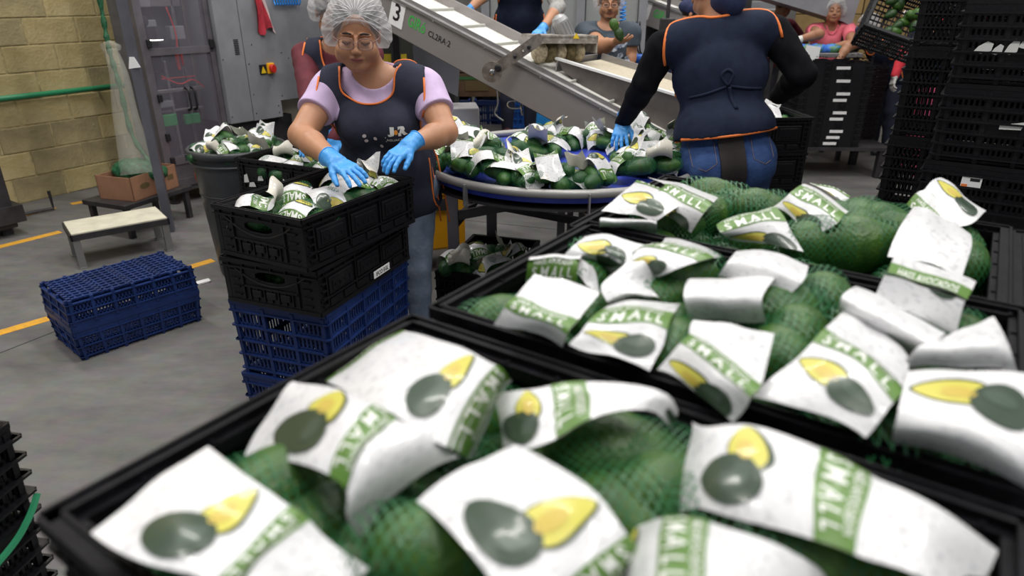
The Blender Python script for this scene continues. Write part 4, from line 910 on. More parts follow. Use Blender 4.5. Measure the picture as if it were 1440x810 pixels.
for px, py, k, ya, lab in ((640, 366, 3, .6, 'bag with yellow half print heaped highest in the floor crate under the round table'), (688, 374, 7, 2.2, 'white label bag at the right of the floor crate under the round table')):
    p = at(px, py, .33); place_bag(k, (p.x, p.y, .275), ya, lab, 'bags in the floor crate')
# yellow tub below the table at the left
p = at(628, 300, .35); m = MB(); ym = mat('yellow_plastic_tub', (.80, .36, .01), .4)
yt = empty('yellow_tub', (-.52, 4.05, 0), .3, 'yellow plastic tub under the left side of the round table', 'tub')
m.cbox(-.2, .2, -.15, .15, .14, .52, .02); m.build('tub_body', ym, yt); m = MB(); m.cbox(-.21, .21, -.16, .16, .49, .53, .008); m.build('rim', ym, yt)
m = MB(); m.box(-.12, .12, -.165, -.155, .40, .47); m.build('grip', dark_steel, yt)
for sx in (-1, 1): m = MB(); m.box(sx * .17 - .015, sx * .17 + .015, -.13, .13, 0, .14); m.build('foot', dark_steel, yt)
# ---------------------------------------------------------------- crate stacks right
BK = vent_crate(black2, .6, .4, .262, .035, 5, 5, solid=(2, 1), per=7, rib=.016); BK2 = vent_crate(black2, .6, .4, .262, .035, 5, 5, solid=(1, 1), per=7, rib=.016)
BJ = vent_crate(black2, .6, .4, .35, .03, 6, 5, solid=(2, 1), per=7, rib=.016)
nm_ = ['bottom', 'second', 'third', 'fourth', 'fifth', 'sixth', 'seventh']
sc2 = V(1.49, 2.40, 0) + E1 * .3 + D1 * .2; sc1 = V(1.592, 2.86, 0) + E1 * .3 + D1 * .2
for i in range(7):
    place_crate(BK2 if i % 2 else BK, 'crate', (sc2.x, sc2.y, i * .264), YAW + (.01 if i % 3 else -.02), 'black vented crate at the right edge, %s from the floor in the nearer stack' % nm_[i], group='nearer stack of black crates at the right')
for i in range(5):
    place_crate(BJ, 'crate', (sc1.x, sc1.y, i * .352), YAW, 'tall black crate, %s from the floor in the stack behind the nearer right stack' % nm_[i], group='further stack of black crates at the right')
Mx = Matrix.Translation(sc2) @ Matrix.Rotation(YAW, 4, 'Z')
for k, (x, z, w, h) in enumerate([(-.25, 1.42, .05, .035), (-.20, 1.418, .03, .03), (-.165, 1.42, .035, .045), (-.13, 1.44, .03, .035)]):
    m = MB(); m.prism([(x, z), (x + w * .5, z - .004), (x + w, z + .006), (x + w * 1.05, z + h * .8), (x + w * .7, z + h), (x + w * .25, z + h * .55)], -.2085, -.2065, 0, Mx)
    o = m.build('torn_sticker', pp); tag(o, 'white scrap of torn sticker high on the nearer right crate stack, %s from left' % nm_[k].replace('bottom', 'first'), 'sticker', 'torn sticker scraps on the right stack')
m = MB(); m.prism([(-.12, 1.18), (-.06, 1.183), (-.05, 1.21), (-.08, 1.203), (-.12, 1.194)], -.2075, -.2055, 0, Mx); o = m.build('torn_sticker', pp); tag(o, 'long white torn sticker lower on the nearer right crate stack', 'sticker')
Ms = Mx @ Matrix.Translation((-.155, 0, .27))
m = MB(); m.box(-.03, .03, -.2085, -.2065, .70, .745, 0, Ms); m.box(-.028, -.01, -.2095, -.2085, .705, .715, 1, Ms); m.box(-.005, .024, -.2095, -.2085, .727, .737, 2, Ms)
o = m.build('sticker', [white_print, orange, ink]); tag(o, 'small white and orange sticker low on the nearer black crate stack', 'sticker')
# stack behind the back-turned worker, with bags on top
FK = flat_crate(black2, .6, .4, .19)
p = at(1138, 163, .97); ang = R(5)
c = crate_at_corner((1.66, 3.78), ang, 1, -1)
for i in range(5):
    sft = (.0, .0, .02, -.02, .03)[i]
    place_crate(FK, 'crate', (c.x - sft, c.y, .78 - i * .195), ang + sft, 'black tray in the stack right of the back turned worker, %s' % ['topmost and filled with bags', 'second from top', 'middle', 'second from bottom', 'on the floor'][i], group='tray stack right of the back turned worker')
for i, (x, y, k) in enumerate([(.14, -.05, 2), (.02, -.08, 3), (.18, .08, 4), (-.15, 0, 1)]): place_bag(k, (c.x + x, c.y + y, .87), i * 1.4, 'bag in the filled tray right of the back turned worker, %s' % ['near its right corner', 'front centre', 'back right', 'left end'][i], 'bags right of the back turned worker', simple=True)
# far stack of flat black trays on a dolly
ang = R(-2); cx, cy = 3.02, 6.55; FF = flat_crate(black2, .62, .42, .0535)
dl = empty('dolly', (cx + .05, cy, 0), ang, 'black legged stand carrying the far stack of flat trays', 'stand')
m = MB(); m.box(-.45, .45, -.32, .32, .26, .29); m.build('platform', dark_steel, dl)
for sx in (-1, 1):
    for sy in (-1, 1): m = MB(); m.box(sx * .38 - .03, sx * .38 + .03, sy * .27 - .03, sy * .27 + .03, 0, .26); m.build('leg', dark_steel, dl)
for i in range(13):
    z = .292 + i * .0555
    e = place_crate(FF, 'crate', (cx - .12, cy - .08, z), ang, 'flat black folded tray in the far stack behind the back turned worker, %s' % ['lowest', 'second', 'third', 'fourth', 'fifth', 'sixth', 'seventh', 'eighth', 'ninth', 'tenth', 'eleventh', 'twelfth', 'topmost'][i], group='far stack of flat black trays')
    if i in (0, 1, 2, 4, 5, 7, 8, 10, 12):
        m = MB(); m.box(-.02 + .02 * (i % 3), .10 + .02 * (i % 3), -.218, -.2145, .02, .045); m.build('paper_tag', white_print, e)
for i in range(12):
    z = .292 + i * .0555
    place_crate(FF, 'crate', (cx + .32, cy + .38, z), R(88), 'flat black folded tray in the stack behind the far one, layer %s' % ['one', 'two', 'three', 'four', 'five', 'six', 'seven', 'eight', 'nine', 'ten', 'eleven', 'twelve'][i], group='second far stack of flat trays')
# stack of crates cut by the left edge of the picture
VK = vent_crate(black2, .6, .4, .25, .03, 4, 5, rib=.016)
u = V(.15, .99, 0).normalized(); ang = math.atan2(u.y, u.x); cn = V(-1.085, 1.215, 0)
for i in range(4):
    c = cn - u * .3 + V(-u.y, u.x, 0) * .2 * 1.0
    place_crate(VK, 'crate', (c.x - (.02 if i % 2 else 0), c.y, i * .252), ang, 'black vented crate cut by the lower left edge of the picture, %s' % ['on the floor', 'second up', 'third up', 'topmost'][i], group='black crates at the lower left edge')
m = MB(); c = cn - u * .3; m.tube(curve_pts([cn + V(.01, 0, .56), cn - u * .05 + V(.02, 0, .53), cn - u * .12 + V(.02, 0, .50), cn - u * .3 + V(.015, 0, .47)], 6), .008, 6)
o = m.build('green_strap', mat('green_strap', (.02, .22, .10), .5)); tag(o, 'green strap across the black crates at the lower left edge', 'strap')
# ---------------------------------------------------------------- incline conveyor no. 3
def make_incline(A0, B0, label, num, scale=1.0, texts=('GIRó', 'CL2RA·2'), pane=True, wid=.46, ph=.225, numpos=None):
    """side panel from A0 (high) to B0 (low); x runs down the slope, y away from the viewer, z normal to the belt"""
    A0, B0 = Vector(A0), Vector(B0); Lc = (B0 - A0).length; x = (B0 - A0).normalized(); y = V(-x.y, x.x, 0).normalized(); z = x.cross(y)
    Mx = Matrix(((x.x, y.x, z.x, A0.x), (x.y, y.y, z.y, A0.y), (x.z, y.z, z.z, A0.z), (0, 0, 0, 1)))
    e = empty('incline_conveyor', (A0.x, A0.y, 0), 0, label, 'conveyor'); T = Matrix.Translation((-A0.x, -A0.y, 0)) @ Mx
    pg = mat('warm_grey_panel', (.30, .28, .275), .42, metal=.35, nscale=2, namt=.06)
    m = MB(); m.T = T; m.box(0, Lc, 0, .025, -ph, 0); m.build('side_panel', pg, e)
    m = MB(); m.T = T; m.box(0, Lc, -.012, .02, -.012, .006); m.box(0, Lc, -.004, .01, -.028, -.022); m.box(0, Lc, .02, .05, -.01, -.002); m.build('top_rail', steel, e)
    m = MB(); m.T = T; m.box(0, Lc, .05, .12, -.05, -.03); m.box(0, Lc, .12, .13, -.05, -.0); m.build('inner_rail', steel, e)
    m = MB(); m.T = T; m.box(0, Lc, wid, wid + .025, -ph, .03); m.build('far_side_panel', pg, e)
    beltm = mat('worn_cream_belt', (.62, .60, .55), .6, nscale=14, col2=(.80, .79, .75), thr=(.3, .6))
    m = MB(); m.T = T; m.box(0, Lc, .13, wid, -.045, -.03); m.build('belt', beltm, e)
    fl = mat('belt_cleat', (.50, .50, .46), .6)
    for k in range(int(Lc / .30)): m = MB(); m.T = T; m.box(.1 + k * .3, .112 + k * .3, .15, wid - .02, -.03, -.012); m.build('cleat', fl, e)
    for k in range(int(Lc / .45)): m = MB(); m.T = T; m.lathe([(.008, 0), (.007, .004), (.002, .005)], 8, 0, Matrix.Translation((.3 + k * .45, 0, -.02)) @ Matrix.Rotation(R(90), 4, 'X')); m.build('bolt', chrome, e)
    m = MB(); m.T = T; m.box(0, Lc, .0, wid, -ph - .004, -ph); m.build('underside', dark_steel, e)
    if numpos is not None:
        px_ = numpos; m = MB(); m.T = T
        m.box(px_, px_ + .13, -.004, -.0015, -.175, .005)
        Mt = Matrix.Identity(4); text_on(m, num, px_ + .035, px_ + .095, -.14, -.025, Matrix.Translation((0, -.004, 0)), 1, .015)
        m.build('number_sheet', [white_print, ink], e)
        gl = mat('green_logo', (.06, .42, .08), .5); m = MB(); m.T = T
        text_on(m, texts[0], px_ + .17, px_ + .33, -.13, -.05, Matrix.Translation((0, -.001, 0)), 0, .022); m.build('logo', gl, e)
        m = MB(); m.T = T; text_on(m, texts[1], px_ + .36, px_ + .56, -.125, -.085, Matrix.Translation((0, -.001, 0)), 0, .01); m.build('model_lettering', ink, e)
    return e, Mx, Lc
cA, cB = V(-1.45, 5.46, 1.855), V(.87, 3.88, .835)
conv, cM, cL = make_incline(cA, cB, 'grey incline conveyor marked 3 sloping down to the round table', '3', numpos=.60 + .22)
def onc(s, y, z): return cM @ V(s, y, z)
m = MB()
for s, y in ((.5, .1), (.5, .4), (2.3, .1), (2.3, .4)): p = onc(s, y, -.22); q = p - conv.location; m.box(q.x - .025, q.x + .025, q.y - .025, q.y + .025, 0, q.z)
m.build('support_leg', dark_steel, conv)
# roller arm: link plate with round boss, cover, rollers and motor
ra = empty('roller_brush_unit', tuple(onc(1.62, .2, 0)), 0, 'brush roller unit with motor and link arm straddling the incline conveyor', 'machine part')
brown = mat('worn_brown_steel', (.17, .145, .12), .5, metal=.4, nscale=30, col2=(.28, .25, .21), thr=(.4, .6))
o0 = ra.location
def loc(v): return Vector(v) - o0
yq = aty(694, 102, 4.52) ; ya_ = yq.y - .0
pA = aty(692, 101, 4.42); pB = aty(757, 57, 4.36)
x = (pB - pA).normalized(); yv = V(0, -1, 0); z = x.cross(-yv); Ma = Matrix(((x.x, 0, z.x, loc(pA).x), (x.y, 1, z.y, loc(pA).y), (x.z, 0, z.z, loc(pA).z), (0, 0, 0, 1)))
m = MB(); m.T = Ma; Lr = (pB - pA).length
m.prism([(.0, -.035), (Lr, -.03), (Lr + .03, -.01), (Lr + .03, .03), (Lr, .04), (.0, .035)], -.012, 0); m.build('link_arm', brown, ra)
m = MB(); m.T = Ma; m.lathe([(.065, 0), (.065, .014)], 24, 0, Matrix.Rotation(R(90), 4, 'X')); m.build('round_boss', brown, ra)
for (u, r_, mt_) in ((.0, .018, chrome), (.045, .022, ink), (Lr * .5, .011, ink), (Lr * .68, .008, chrome), (Lr * .8, .012, ink)):
    m = MB(); m.T = Ma; m.lathe([(r_, .012), (r_, .024), (r_ * .6, .028)], 12, 0, Matrix.Translation((u, 0, 0)) @ Matrix.Rotation(R(90), 4, 'X')); m.build('bolt', mt_, ra)
a, b_ = aty(752, 60, 4.60), aty(818, 60, 4.78)
m = MB(); m.tube([loc(a) + V(0, .0, -.045), loc(b_) + V(0, 0, -.045)], .001, 4)
ax = (b_ - a).normalized(); nB = 5; Lx = (b_ - a).length
wool = mat('dirty_brush_bristle', (.50, .43, .30), .9, nscale=40, col2=(.25, .2, .12), thr=(.4, .6)); wool2 = mat('dark_brush_bristle', (.13, .10, .045), .9, nscale=40, namt=.4)
for k in range(nB):
    f0, f1 = k / nB, (k + .96) / nB; pts = [loc(a) + V(0, .0, -.055) + ax * Lx * (f0 + (f1 - f0) * j / 4) for j in range(5)]
    m = MB(); m.tube(pts, [.05, .068, .072, .068, .05], 16); m.build('brush_roller', wool if k % 2 == 0 else wool2, ra, smooth=True)
m = MB(); c = (loc(a) + loc(b_)) / 2; Mc = frame(loc(a) + V(0, 0, .03), ax)
m.T = Mc; m.box(-.04, Lx + .06, -.10, .10, .0, .02); m.box(-.04, Lx + .06, -.10, -.085, -.03, .01); m.box(Lx + .05, Lx + .06, -.1, .1, -.09, .02); m.build('cover', mat('peeled_cover', (.26, .23, .20), .6, metal=.3, nscale=25, col2=(.42, .4, .36), thr=(.45, .6)), ra)
m = MB(); m.T = Mc; m.prism([(Lx * .62, .0), (Lx * .75, .0), (Lx * .68, .035)], -.103, -.101); m.build('warning_triangle', mat('yellow_sticker', (.8, .55, .02), .5), ra)
mc = aty(795, 48, 4.74); m = MB(); Mm = frame(loc(mc), (.45, .1, -.9)); Mm = Mm @ Matrix.Rotation(R(90), 4, 'Y')
m.lathe([(.02, -.13), (.045, -.115), (.055, -.09), (.056, .02), (.062, .025), (.062, .06), (.03, .07)], 24, 0, Mm)
for k in range(16): a_ = k * math.pi / 8; m.box(.054, .062, -.002, .002, -.08, .02, 0, Mm @ Matrix.Rotation(a_, 4, 'Z'))
m.build('motor', mat('grey_motor_casting', (.38, .38, .38), .45, metal=.4), ra)
# outfeed chute with cream bed, dark side plate and white edge
P0, P1 = V(.30, 4.60, 1.205), V(1.22, 3.93, .985)
ch = empty('outfeed_chute', (P0.x, P0.y, 0), 0, 'stainless chute with a cream belt and white edge beside the back turned worker', 'conveyor'); o0 = ch.location
x = (P1 - P0).normalized(); y = V(-x.y, x.x, 0).normalized(); z = x.cross(y); Lc = (P1 - P0).length
T = Matrix.Translation(-o0) @ Matrix(((x.x, y.x, z.x, P0.x), (x.y, y.y, z.y, P0.y), (x.z, y.z, z.z, P0.z), (0, 0, 0, 1)))
dk = mat('dark_stainless', (.13, .115, .11), .38, metal=.6, nscale=4, namt=.2)
m = MB(); m.T = T; m.prism([(0, 0), (Lc, 0), (Lc, -.30), (.55, -.22), (.05, -.06)], 0, .012); m.build('side_plate', dk, ch)
m = MB(); m.T = T; m.box(-.02, Lc, -.012, .02, -.004, .010); m.build('white_edge', mat('white_edge_strip', (.72, .72, .72), .4), ch)
m = MB(); m.T = T; m.box(0.03, Lc, .02, .52, -.045, -.03); m.build('belt', mat('tan_belt', (.42, .37, .27), .7, nscale=60, col2=(.55, .49, .38), thr=(.35, .65)), ch)
m = MB(); m.T = T; m.box(0.03, Lc, .52, .535, -.1, .01); m.build('far_edge', steel, ch)
m = MB(); m.T = T; m.box(-.01, .0, 0, .52, -.12, .0); m.build('end_plate', steel, ch)
for s in (.15, Lc - .08):
    for yy in (.02, .5): p = (T @ V(s, yy, -.15)); m = MB(); m.box(p.x - .02, p.x + .02, p.y - .02, p.y + .02, 0, p.z + .05); m.build('leg', dark_steel, ch)
m = MB(); m.T = T; m.cbox(.45, Lc - .05, .05, .48, -.62, -.34, .01); m.build('lower_housing', dk, ch)
for i in range(3): q = (T @ V(Lc - .22 + i * .07, .22 + .05 * i, .0)) + o0; o = mesh_obj('avocado', AVO[i % 2], None, q, (0, 0, i * 1.3)); tag(o, 'loose green avocado on the tan chute belt left of the worker, %s of three' % ['first', 'second', 'last'][i], 'avocado', 'loose avocados on the chute')
# ---------------------------------------------------------------- packing machine, left
MO = V(-2.78, 5.35, 0); MD = V(.60, .80, 0).normalized(); ang = math.atan2(MD.y, MD.x)
pm = empty('packing_machine', tuple(MO), ang, 'tall grey packing machine with a clear door, isolator switch and flat grey cabinets', 'machine')
def frm(x0, x1, z0, z1, d=.05): m = MB(); m.box(x0, x1, -.01, d, z0, z1); m.build('frame_member', purple_grey, pm)
# (x along the face, y into the machine)
for a_ in ((0, .07, .14, 2.6), (.07, .70, .32, .38), (.07, .70, .14, .20), (.07, .70, 1.16, 1.21), (.66, .71, .14, 2.6)): frm(*a_)
m = MB(); m.box(0, .7, .36, .38, .1, 2.6); m.box(.0, .01, .05, .36, .1, 2.6); m.box(0, .7, 0, .36, .1, .14); m.build('inner_shell', mat('machine_inside', (.10, .10, .11), .6, nscale=3, namt=.4), pm)
m = MB(); m.box(.07, .70, .0, .30, .20, .32); m.build('kick_panel', purple_grey, pm)
pl = mat('clear_smoky_panel', (.33, .31, .38), .15, alpha=.14, spec=.5)
panels = []
for a_ in ((.075, .365, 1.21, 2.55), (.37, .66, 1.21, 2.55), (.075, .365, .385, 1.155), (.37, .66, .385, 1.155)):
    m = MB(); m.box(a_[0], a_[1], .0, .006, a_[2], a_[3]); panels.append(m.build('clear_panel', pl, pm))
for x_, z_ in ((.34, .82), (.40, .82)):
    m = MB(); m.tube(curve_pts([(x_, -.0, z_ - .085), (x_, -.045, z_ - .07), (x_, -.05, z_), (x_, -.045, z_ + .07), (x_, 0, z_ + .085)], 4), .010, 8); m.build('door_handle', ink, panels[2 if x_ < .37 else 3], smooth=True)
for z_ in (1.25, .55, .85, .36): m = MB(); m.cbox(.055, .095, -.03, 0, z_ - .03, z_ + .03, .005); m.build('hinge', ink, pm)
m = MB(); m.cbox(.66, .70, -.03, 0, 1.19, 1.26, .005); m.build('hinge', ink, pm)
m = MB(); m.tube([(.08, -.03, 1.27), (.20, -.03, 1.27)], .008, 8); m.build('latch_bar', chrome, pm)
# works seen through the door
def works(name, lst, mt): 
    m = MB(); [m.cbox(q[0], q[1], q[2] * .38, q[3] * .38 + .01, q[4], q[5], .006) for q in lst]; m.build(name, mt, pm)
works('light_block', [(.10, .24, .30, .45, 1.50, 1.56), (.12, .26, .3, .45, 1.36, 1.41), (.38, .52, .3, .5, 1.26, 1.36), (.15, .3, .4, .6, .75, .80)], grey_paint)
works('red_part', [(.40, .43, .35, .38, 1.03, 1.16), (.45, .47, .35, .38, 1.06, 1.2), (.25, .6, .5, .51, .96, .972)], red_m)
works('green_part', [(.10, .24, .12, .2, .62, .71), (.36, .52, .3, .36, .60, .68)], mat('green_part', (.02, .25, .07), .5))
works('shaft', [(.1, .64, .4, .44, .86, .89), (.1, .64, .55, .6, .70, .72), (.3, .33, .5, .53, .2, 1.1), (.5, .53, .6, .63, .2, 2.3), (.2, .6, .6, .8, 1.5, 1.9)], steel)
works('inner_cabinet', [(.42, .64, .7, 1.05, .2, .9), (.1, .35, .75, 1.05, 1.0, 1.9)], dark_steel)
m = MB(); m.tube(curve_pts([(.2, .1, 1.0), (.35, .08, .93), (.5, .1, .95), (.62, .12, .88)], 6), .006, 6); m.tube(curve_pts([(.38, .1, 1.1), (.41, .09, 1.3), (.37, .1, 1.5)], 6), .006, 6); m.build('red_cable', red_m, pm, smooth=True)
m = MB(); m.lathe([(.006, 0), (.006, .01)], 8, 0, Matrix.Translation((.14, .1, 1.56))); m.build('red_lamp', mat('red_lamp_glow', (1, .05, .03), .4, emit=4), pm)
# flat cabinets; the lower edge steps up at the right
m = MB(); m.cbox(.72, .985, -.06, .7, .58, 2.6, .006); m.build('cabinet_panel', grey_paint, pm)
m = MB(); m.prism([(.99, .58), (1.34, .58), (1.34, .72), (2.7, .72), (2.7, 2.6), (.99, 2.6)], -.06, .7); m.build('cabinet_panel', grey_paint, pm)
m = MB(); m.box(.72, 1.5, .0, .6, .2, .58); m.build('lower_bay', dark_steel, pm)
m = MB(); m.cbox(1.36, 2.6, .1, .6, .30, .72, .01); m.build('pale_lower_box', mat('pale_cream_metal', (.50, .46, .38), .6, nscale=3, namt=.15), pm)
m = MB()
for k in range(9): m.box(.885, .935, -.064, -.058, 1.13 + k * .014, 1.137 + k * .014)
m.build('vent_grille', ink, pm)
for (x_, z_) in ((1.02, 1.05), (1.02, .80), (1.08, 1.2), (1.30, .62), (1.30, .68), (1.36, .76), (1.5, 1.07), (1.42, 1.12), (1.02, .64), (.74, .64), (.74, 1.1)):
    m = MB(); m.lathe([(.007, 0), (.006, .004)], 8, 0, Matrix.Translation((x_, -.06, z_)) @ Matrix.Rotation(R(90), 4, 'X')); m.build('screw', chrome, pm)
# isolator switch on black plate with warning triangle
m = MB(); m.cbox(1.13, 1.21, -.07, -.06, .955, 1.035, .003); m.build('switch_plate', ink, pm)
m = MB(); m.prism([(1.14, .965), (1.20, .965), (1.17, 1.022)], -.073, -.0705); m.build('warning_triangle', mat('warning_yellow', (.85, .6, .02), .5), pm)
m = MB(); m.cbox(1.215, 1.30, -.085, -.06, .955, 1.045, .008); m.build('switch_base', mat('switch_yellow', (.85, .42, .01), .4), pm)
m = MB(); m.lathe([(.034, 0), (.034, .03), (.028, .034)], 20, 0, Matrix.Translation((1.26, -.085, 1.0)) @ Matrix.Rotation(R(90), 4, 'X')); m.box(1.252, 1.268, -.13, -.11, .97, 1.03); m.build('switch_knob', red_m, pm)
for x_ in (.06, .62, 1.3, 2.3):
    for yy in (.06, .32): m = MB(); m.lathe([(.05, 0), (.05, .012), (.012, .02), (.012, .16)], 12, 0, Matrix.Translation((x_, yy, 0))); m.build('levelling_foot', dark_steel, pm)
m = MB(); m.box(.40, .45, -.02, 0, .24, .28); m.build('orange_label', mat('orange_label', (.85, .25, .02), .5), pm)
mm = Matrix.Translation(MO) @ Matrix.Rotation(ang, 4, 'Z') @ Matrix.Diagonal((.83, 1, 1, 1)); pm.scale = (.83, 1, 1)
# red cloth and blue air hose on the cabinet
def face(x_, y_, z_): return mm @ V(x_, y_, z_)
cl = mat('red_cloth', (.45, .03, .05), .85, nscale=12, namt=.3); cl2 = mat('white_cloth', (.7, .55, .55), .85)
m = MB(); rows = []
for j in range(9):
    t = j / 8; w = .09 + .12 * t; cx_ = 1.22 + .05 * t
    rows.append([(cx_ - w / 2 + w * i / 8, -.085 - .02 * math.sin(i * 1.9 + j * .4), 1.60 - .30 * t - .03 * math.sin(i * .9) * t) for i in range(9)])
vs = [Vector(p) for r in rows for p in r]; m.T = mm; m.add(vs + [v + V(0, .01, 0) for v in vs], [(j * 9 + i, j * 9 + i + 1, j * 9 + 10 + i, j * 9 + 9 + i) for j in range(8) for i in range(8)] + [(81 + j * 9 + i, 81 + j * 9 + 9 + i, 81 + j * 9 + 10 + i, 81 + j * 9 + i + 1) for j in range(8) for i in range(8)])
m.m = [1 if (k % 8) in (6, 7) else 0 for k in range(len(m.f))]
o = m.build('hanging_cloth', [cl, cl2], smooth=True); tag(o, 'red and white cloth hanging on the grey machine cabinet', 'cloth')
bh = mat('blue_air_hose', (.02, .28, .80), .3)
m = MB(); pts = [face(1.38 + .32 * t / 60 * 1.0, -.10 - .03 * math.sin(t * 1.05), 1.555 + .05 * math.cos(t * 1.05)) for t in range(61)]; m.tube(curve_pts(pts, 2), .006, 6); o = m.build('coiled_air_hose', bh, smooth=True); tag(o, 'coiled blue air hose against the grey cabinet above the left worker', 'hose')
# grey upright pole with paper tag
m = MB(); m.box(-.028, .028, -.028, .028, 0, 2.7); o = m.build('post', mat('blue_grey_post', (.085, .085, .105), .5, nscale=5, namt=.2), rot=(0, 0, .3), loc=(-2.50, 4.70, 0)); tag(o, 'blue grey square steel post standing left of the packing machine', 'post')
m = MB(); m.prism([(-.03, 0), (.05, .01), (.02, .075), (-.01, .075)], -.035, -.031); o = m.build('paper_tag', white_print, loc=(-2.50, 4.70, 1.14)); tag(o, 'white paper tag stuck on the blue grey post', 'tag')
m = MB(); m.tube([(-.1, 0, 0), (-.1, .12, 0)], .045, 16); o = m.build('side_motor', dark_steel, loc=(-2.72, 5.42, 1.40)); tag(o, 'round dark fitting on the left flank of the packing machine', 'fitting')
of = Sdf(.015); of.ell((-2.40, 4.98 + .35, .28), (.13, .13, .2), .03); of.grid(); of.noise(.01, 40, 1); o = mesh_obj('orange_sack', of.me('orange_sack', mat('orange_sack', (.75, .12, .02), .6))); tag(o, 'orange bag behind the cardboard box at the machine foot', 'bag')
# ---------------------------------------------------------------- under and behind the incline conveyor
def boxthing(name, c, sx, sy, z0, z1, mt, label, cat, rz=0, bev=.01, extra=None):
    e = empty(name, (c[0], c[1], 0), rz, label, cat); m = MB(); m.cbox(-sx / 2, sx / 2, -sy / 2, sy / 2, z0, z1, bev); m.build('body', mt, e)
    if extra: extra(e)
    return e
p = aty(575, 90, 6.2); 
def ex(e):
    m = MB(); m.box(-.30, .1, -.26, -.25, 1.05, 1.12); m.build('yellow_strip', mat('yellow_strip', (.55, .42, .02), .5), e)
    for x_ in (-.45, .0, .45): m = MB(); m.box(x_ - .03, x_ + .03, -.27, -.25, .1, 1.7); m.build('frame_member', dark_steel, e)
    for z_ in (.5, .9, 1.3): m = MB(); m.box(-.5, .5, -.265, -.25, z_, z_ + .03); m.build('cross_member', dark_steel, e)
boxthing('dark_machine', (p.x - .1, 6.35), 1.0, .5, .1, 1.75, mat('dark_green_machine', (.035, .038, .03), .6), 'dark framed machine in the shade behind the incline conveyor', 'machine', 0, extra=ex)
p = aty(618, 105, 5.6); m = MB(); m.prism([(-.20, .22), (.06, .30), (.17, .12), (.14, -.17), (-.20, .0)], 0, .01); o = m.build('grey_guard_plate', mat('grey_guard', (.25, .26, .30), .45), loc=p); tag(o, 'pale grey guard plate hanging under the incline conveyor', 'guard plate')
m = MB(); m.bar(p + V(0, .02, .2), p + V(0, .02, .75), .02, .02); o = m.build('hanger_bar', dark_steel); tag(o, 'bar holding the grey guard plate under the conveyor', 'bar')
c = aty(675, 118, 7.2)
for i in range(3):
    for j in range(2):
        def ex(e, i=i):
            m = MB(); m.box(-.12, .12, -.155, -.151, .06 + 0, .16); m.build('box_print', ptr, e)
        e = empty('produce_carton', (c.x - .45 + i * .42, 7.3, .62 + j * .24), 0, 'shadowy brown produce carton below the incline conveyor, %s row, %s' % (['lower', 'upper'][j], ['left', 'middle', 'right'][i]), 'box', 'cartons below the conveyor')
        m = MB(); m.cbox(-.2, .2, -.15, .15, 0, .23, .005); m.build('body', mat('shaded_brown_carton', (.10, .055, .025), .8, nscale=5, namt=.3), e); ex(e)  # carton brown darkened, deep shade under the conveyor put into the colour
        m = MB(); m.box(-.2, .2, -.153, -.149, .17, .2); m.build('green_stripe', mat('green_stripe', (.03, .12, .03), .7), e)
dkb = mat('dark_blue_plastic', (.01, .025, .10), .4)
for i in range(2):
    for j in range(2):
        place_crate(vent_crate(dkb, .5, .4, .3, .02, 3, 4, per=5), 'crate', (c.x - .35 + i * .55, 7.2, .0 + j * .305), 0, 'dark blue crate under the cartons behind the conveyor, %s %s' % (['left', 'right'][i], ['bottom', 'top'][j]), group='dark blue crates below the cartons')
p = aty(655, 165, 5.4); boxthing('grey_white_housing', (p.x - .12, 5.5), .42, .3, .58, .78, mat('pale_housing', (.55, .53, .54), .5), 'pale housing seen between the woman and the round table', 'housing', R(8))
m = MB(); m.box(-.3, -.26, -.1, .1, 0, .6); m.box(.06, .1, -.1, .1, 0, .6); o = m.build('housing_stand', dark_steel, loc=(p.x - .12, 5.5, 0)); tag(o, 'dark stand carrying the pale housing', 'stand')
p = aty(645, 186, 5.2); m = MB(); m.tube([(-.22, 0, 0), (.1, 0, 0)], .055, 16); m.tube([(.1, 0, 0), (.13, 0, 0)], .045, 16, 1); o = m.build('blue_film_roll', [mat('blue_roll', (.02, .16, .50), .4), steel], loc=p, smooth=False); tag(o, 'blue film roll lying behind the left edge of the round table', 'roll')
p = aty(732, 170, 6.32); place_crate(vent_crate(mat('mid_blue_plastic', (.02, .12, .45), .4), .17, .2, .26, .02, 3, 3, per=4), 'crate', (p.x, 6.45, .44), 0, 'small bright blue crate under the incline conveyor by the operator feet')
p = aty(775, 178, 5.4); boxthing('light_blue_box', (p.x + .02, 6.9), .3, .25, .0, .56, skyblue, 'light blue box beneath the lower end of the incline conveyor', 'box')
p = aty(724, 147, 4.55); m = MB(); m.tube(curve_pts([(-.05, 0, 0), (-.03, 0, .022), (.03, 0, .022), (.05, 0, 0), (.03, 0, -.022), (-.03, 0, -.022), (-.05, 0, 0)], 5), .006, 8); m.tube([(.04, 0, -.0), (.05, 0, -.07)], .008, 8); m.tube([(.0, 0, .02), (.02, .1, .06)], .008, 8); o = m.build('clamp_lever', chrome, loc=p, smooth=True); tag(o, 'shiny clamp lever under the incline conveyor', 'lever')
wh = mat('white_cable', (.6, .6, .6), .5)
m = MB(); m.tube(curve_pts([aty(698, 120, 5.2), aty(700, 145, 5.2), aty(696, 160, 5.2), aty(708, 170, 5.2)], 6), .006, 6); o = m.build('white_cable', wh, smooth=True); tag(o, 'thin white cable hanging below the incline conveyor', 'cable')
# platform of the conveyor operator
boxthing('operator_platform', (.05, 6.15), 1.3, .9, .0, .44, dark_steel, 'dark platform the grey sleeved operator stands on', 'platform')
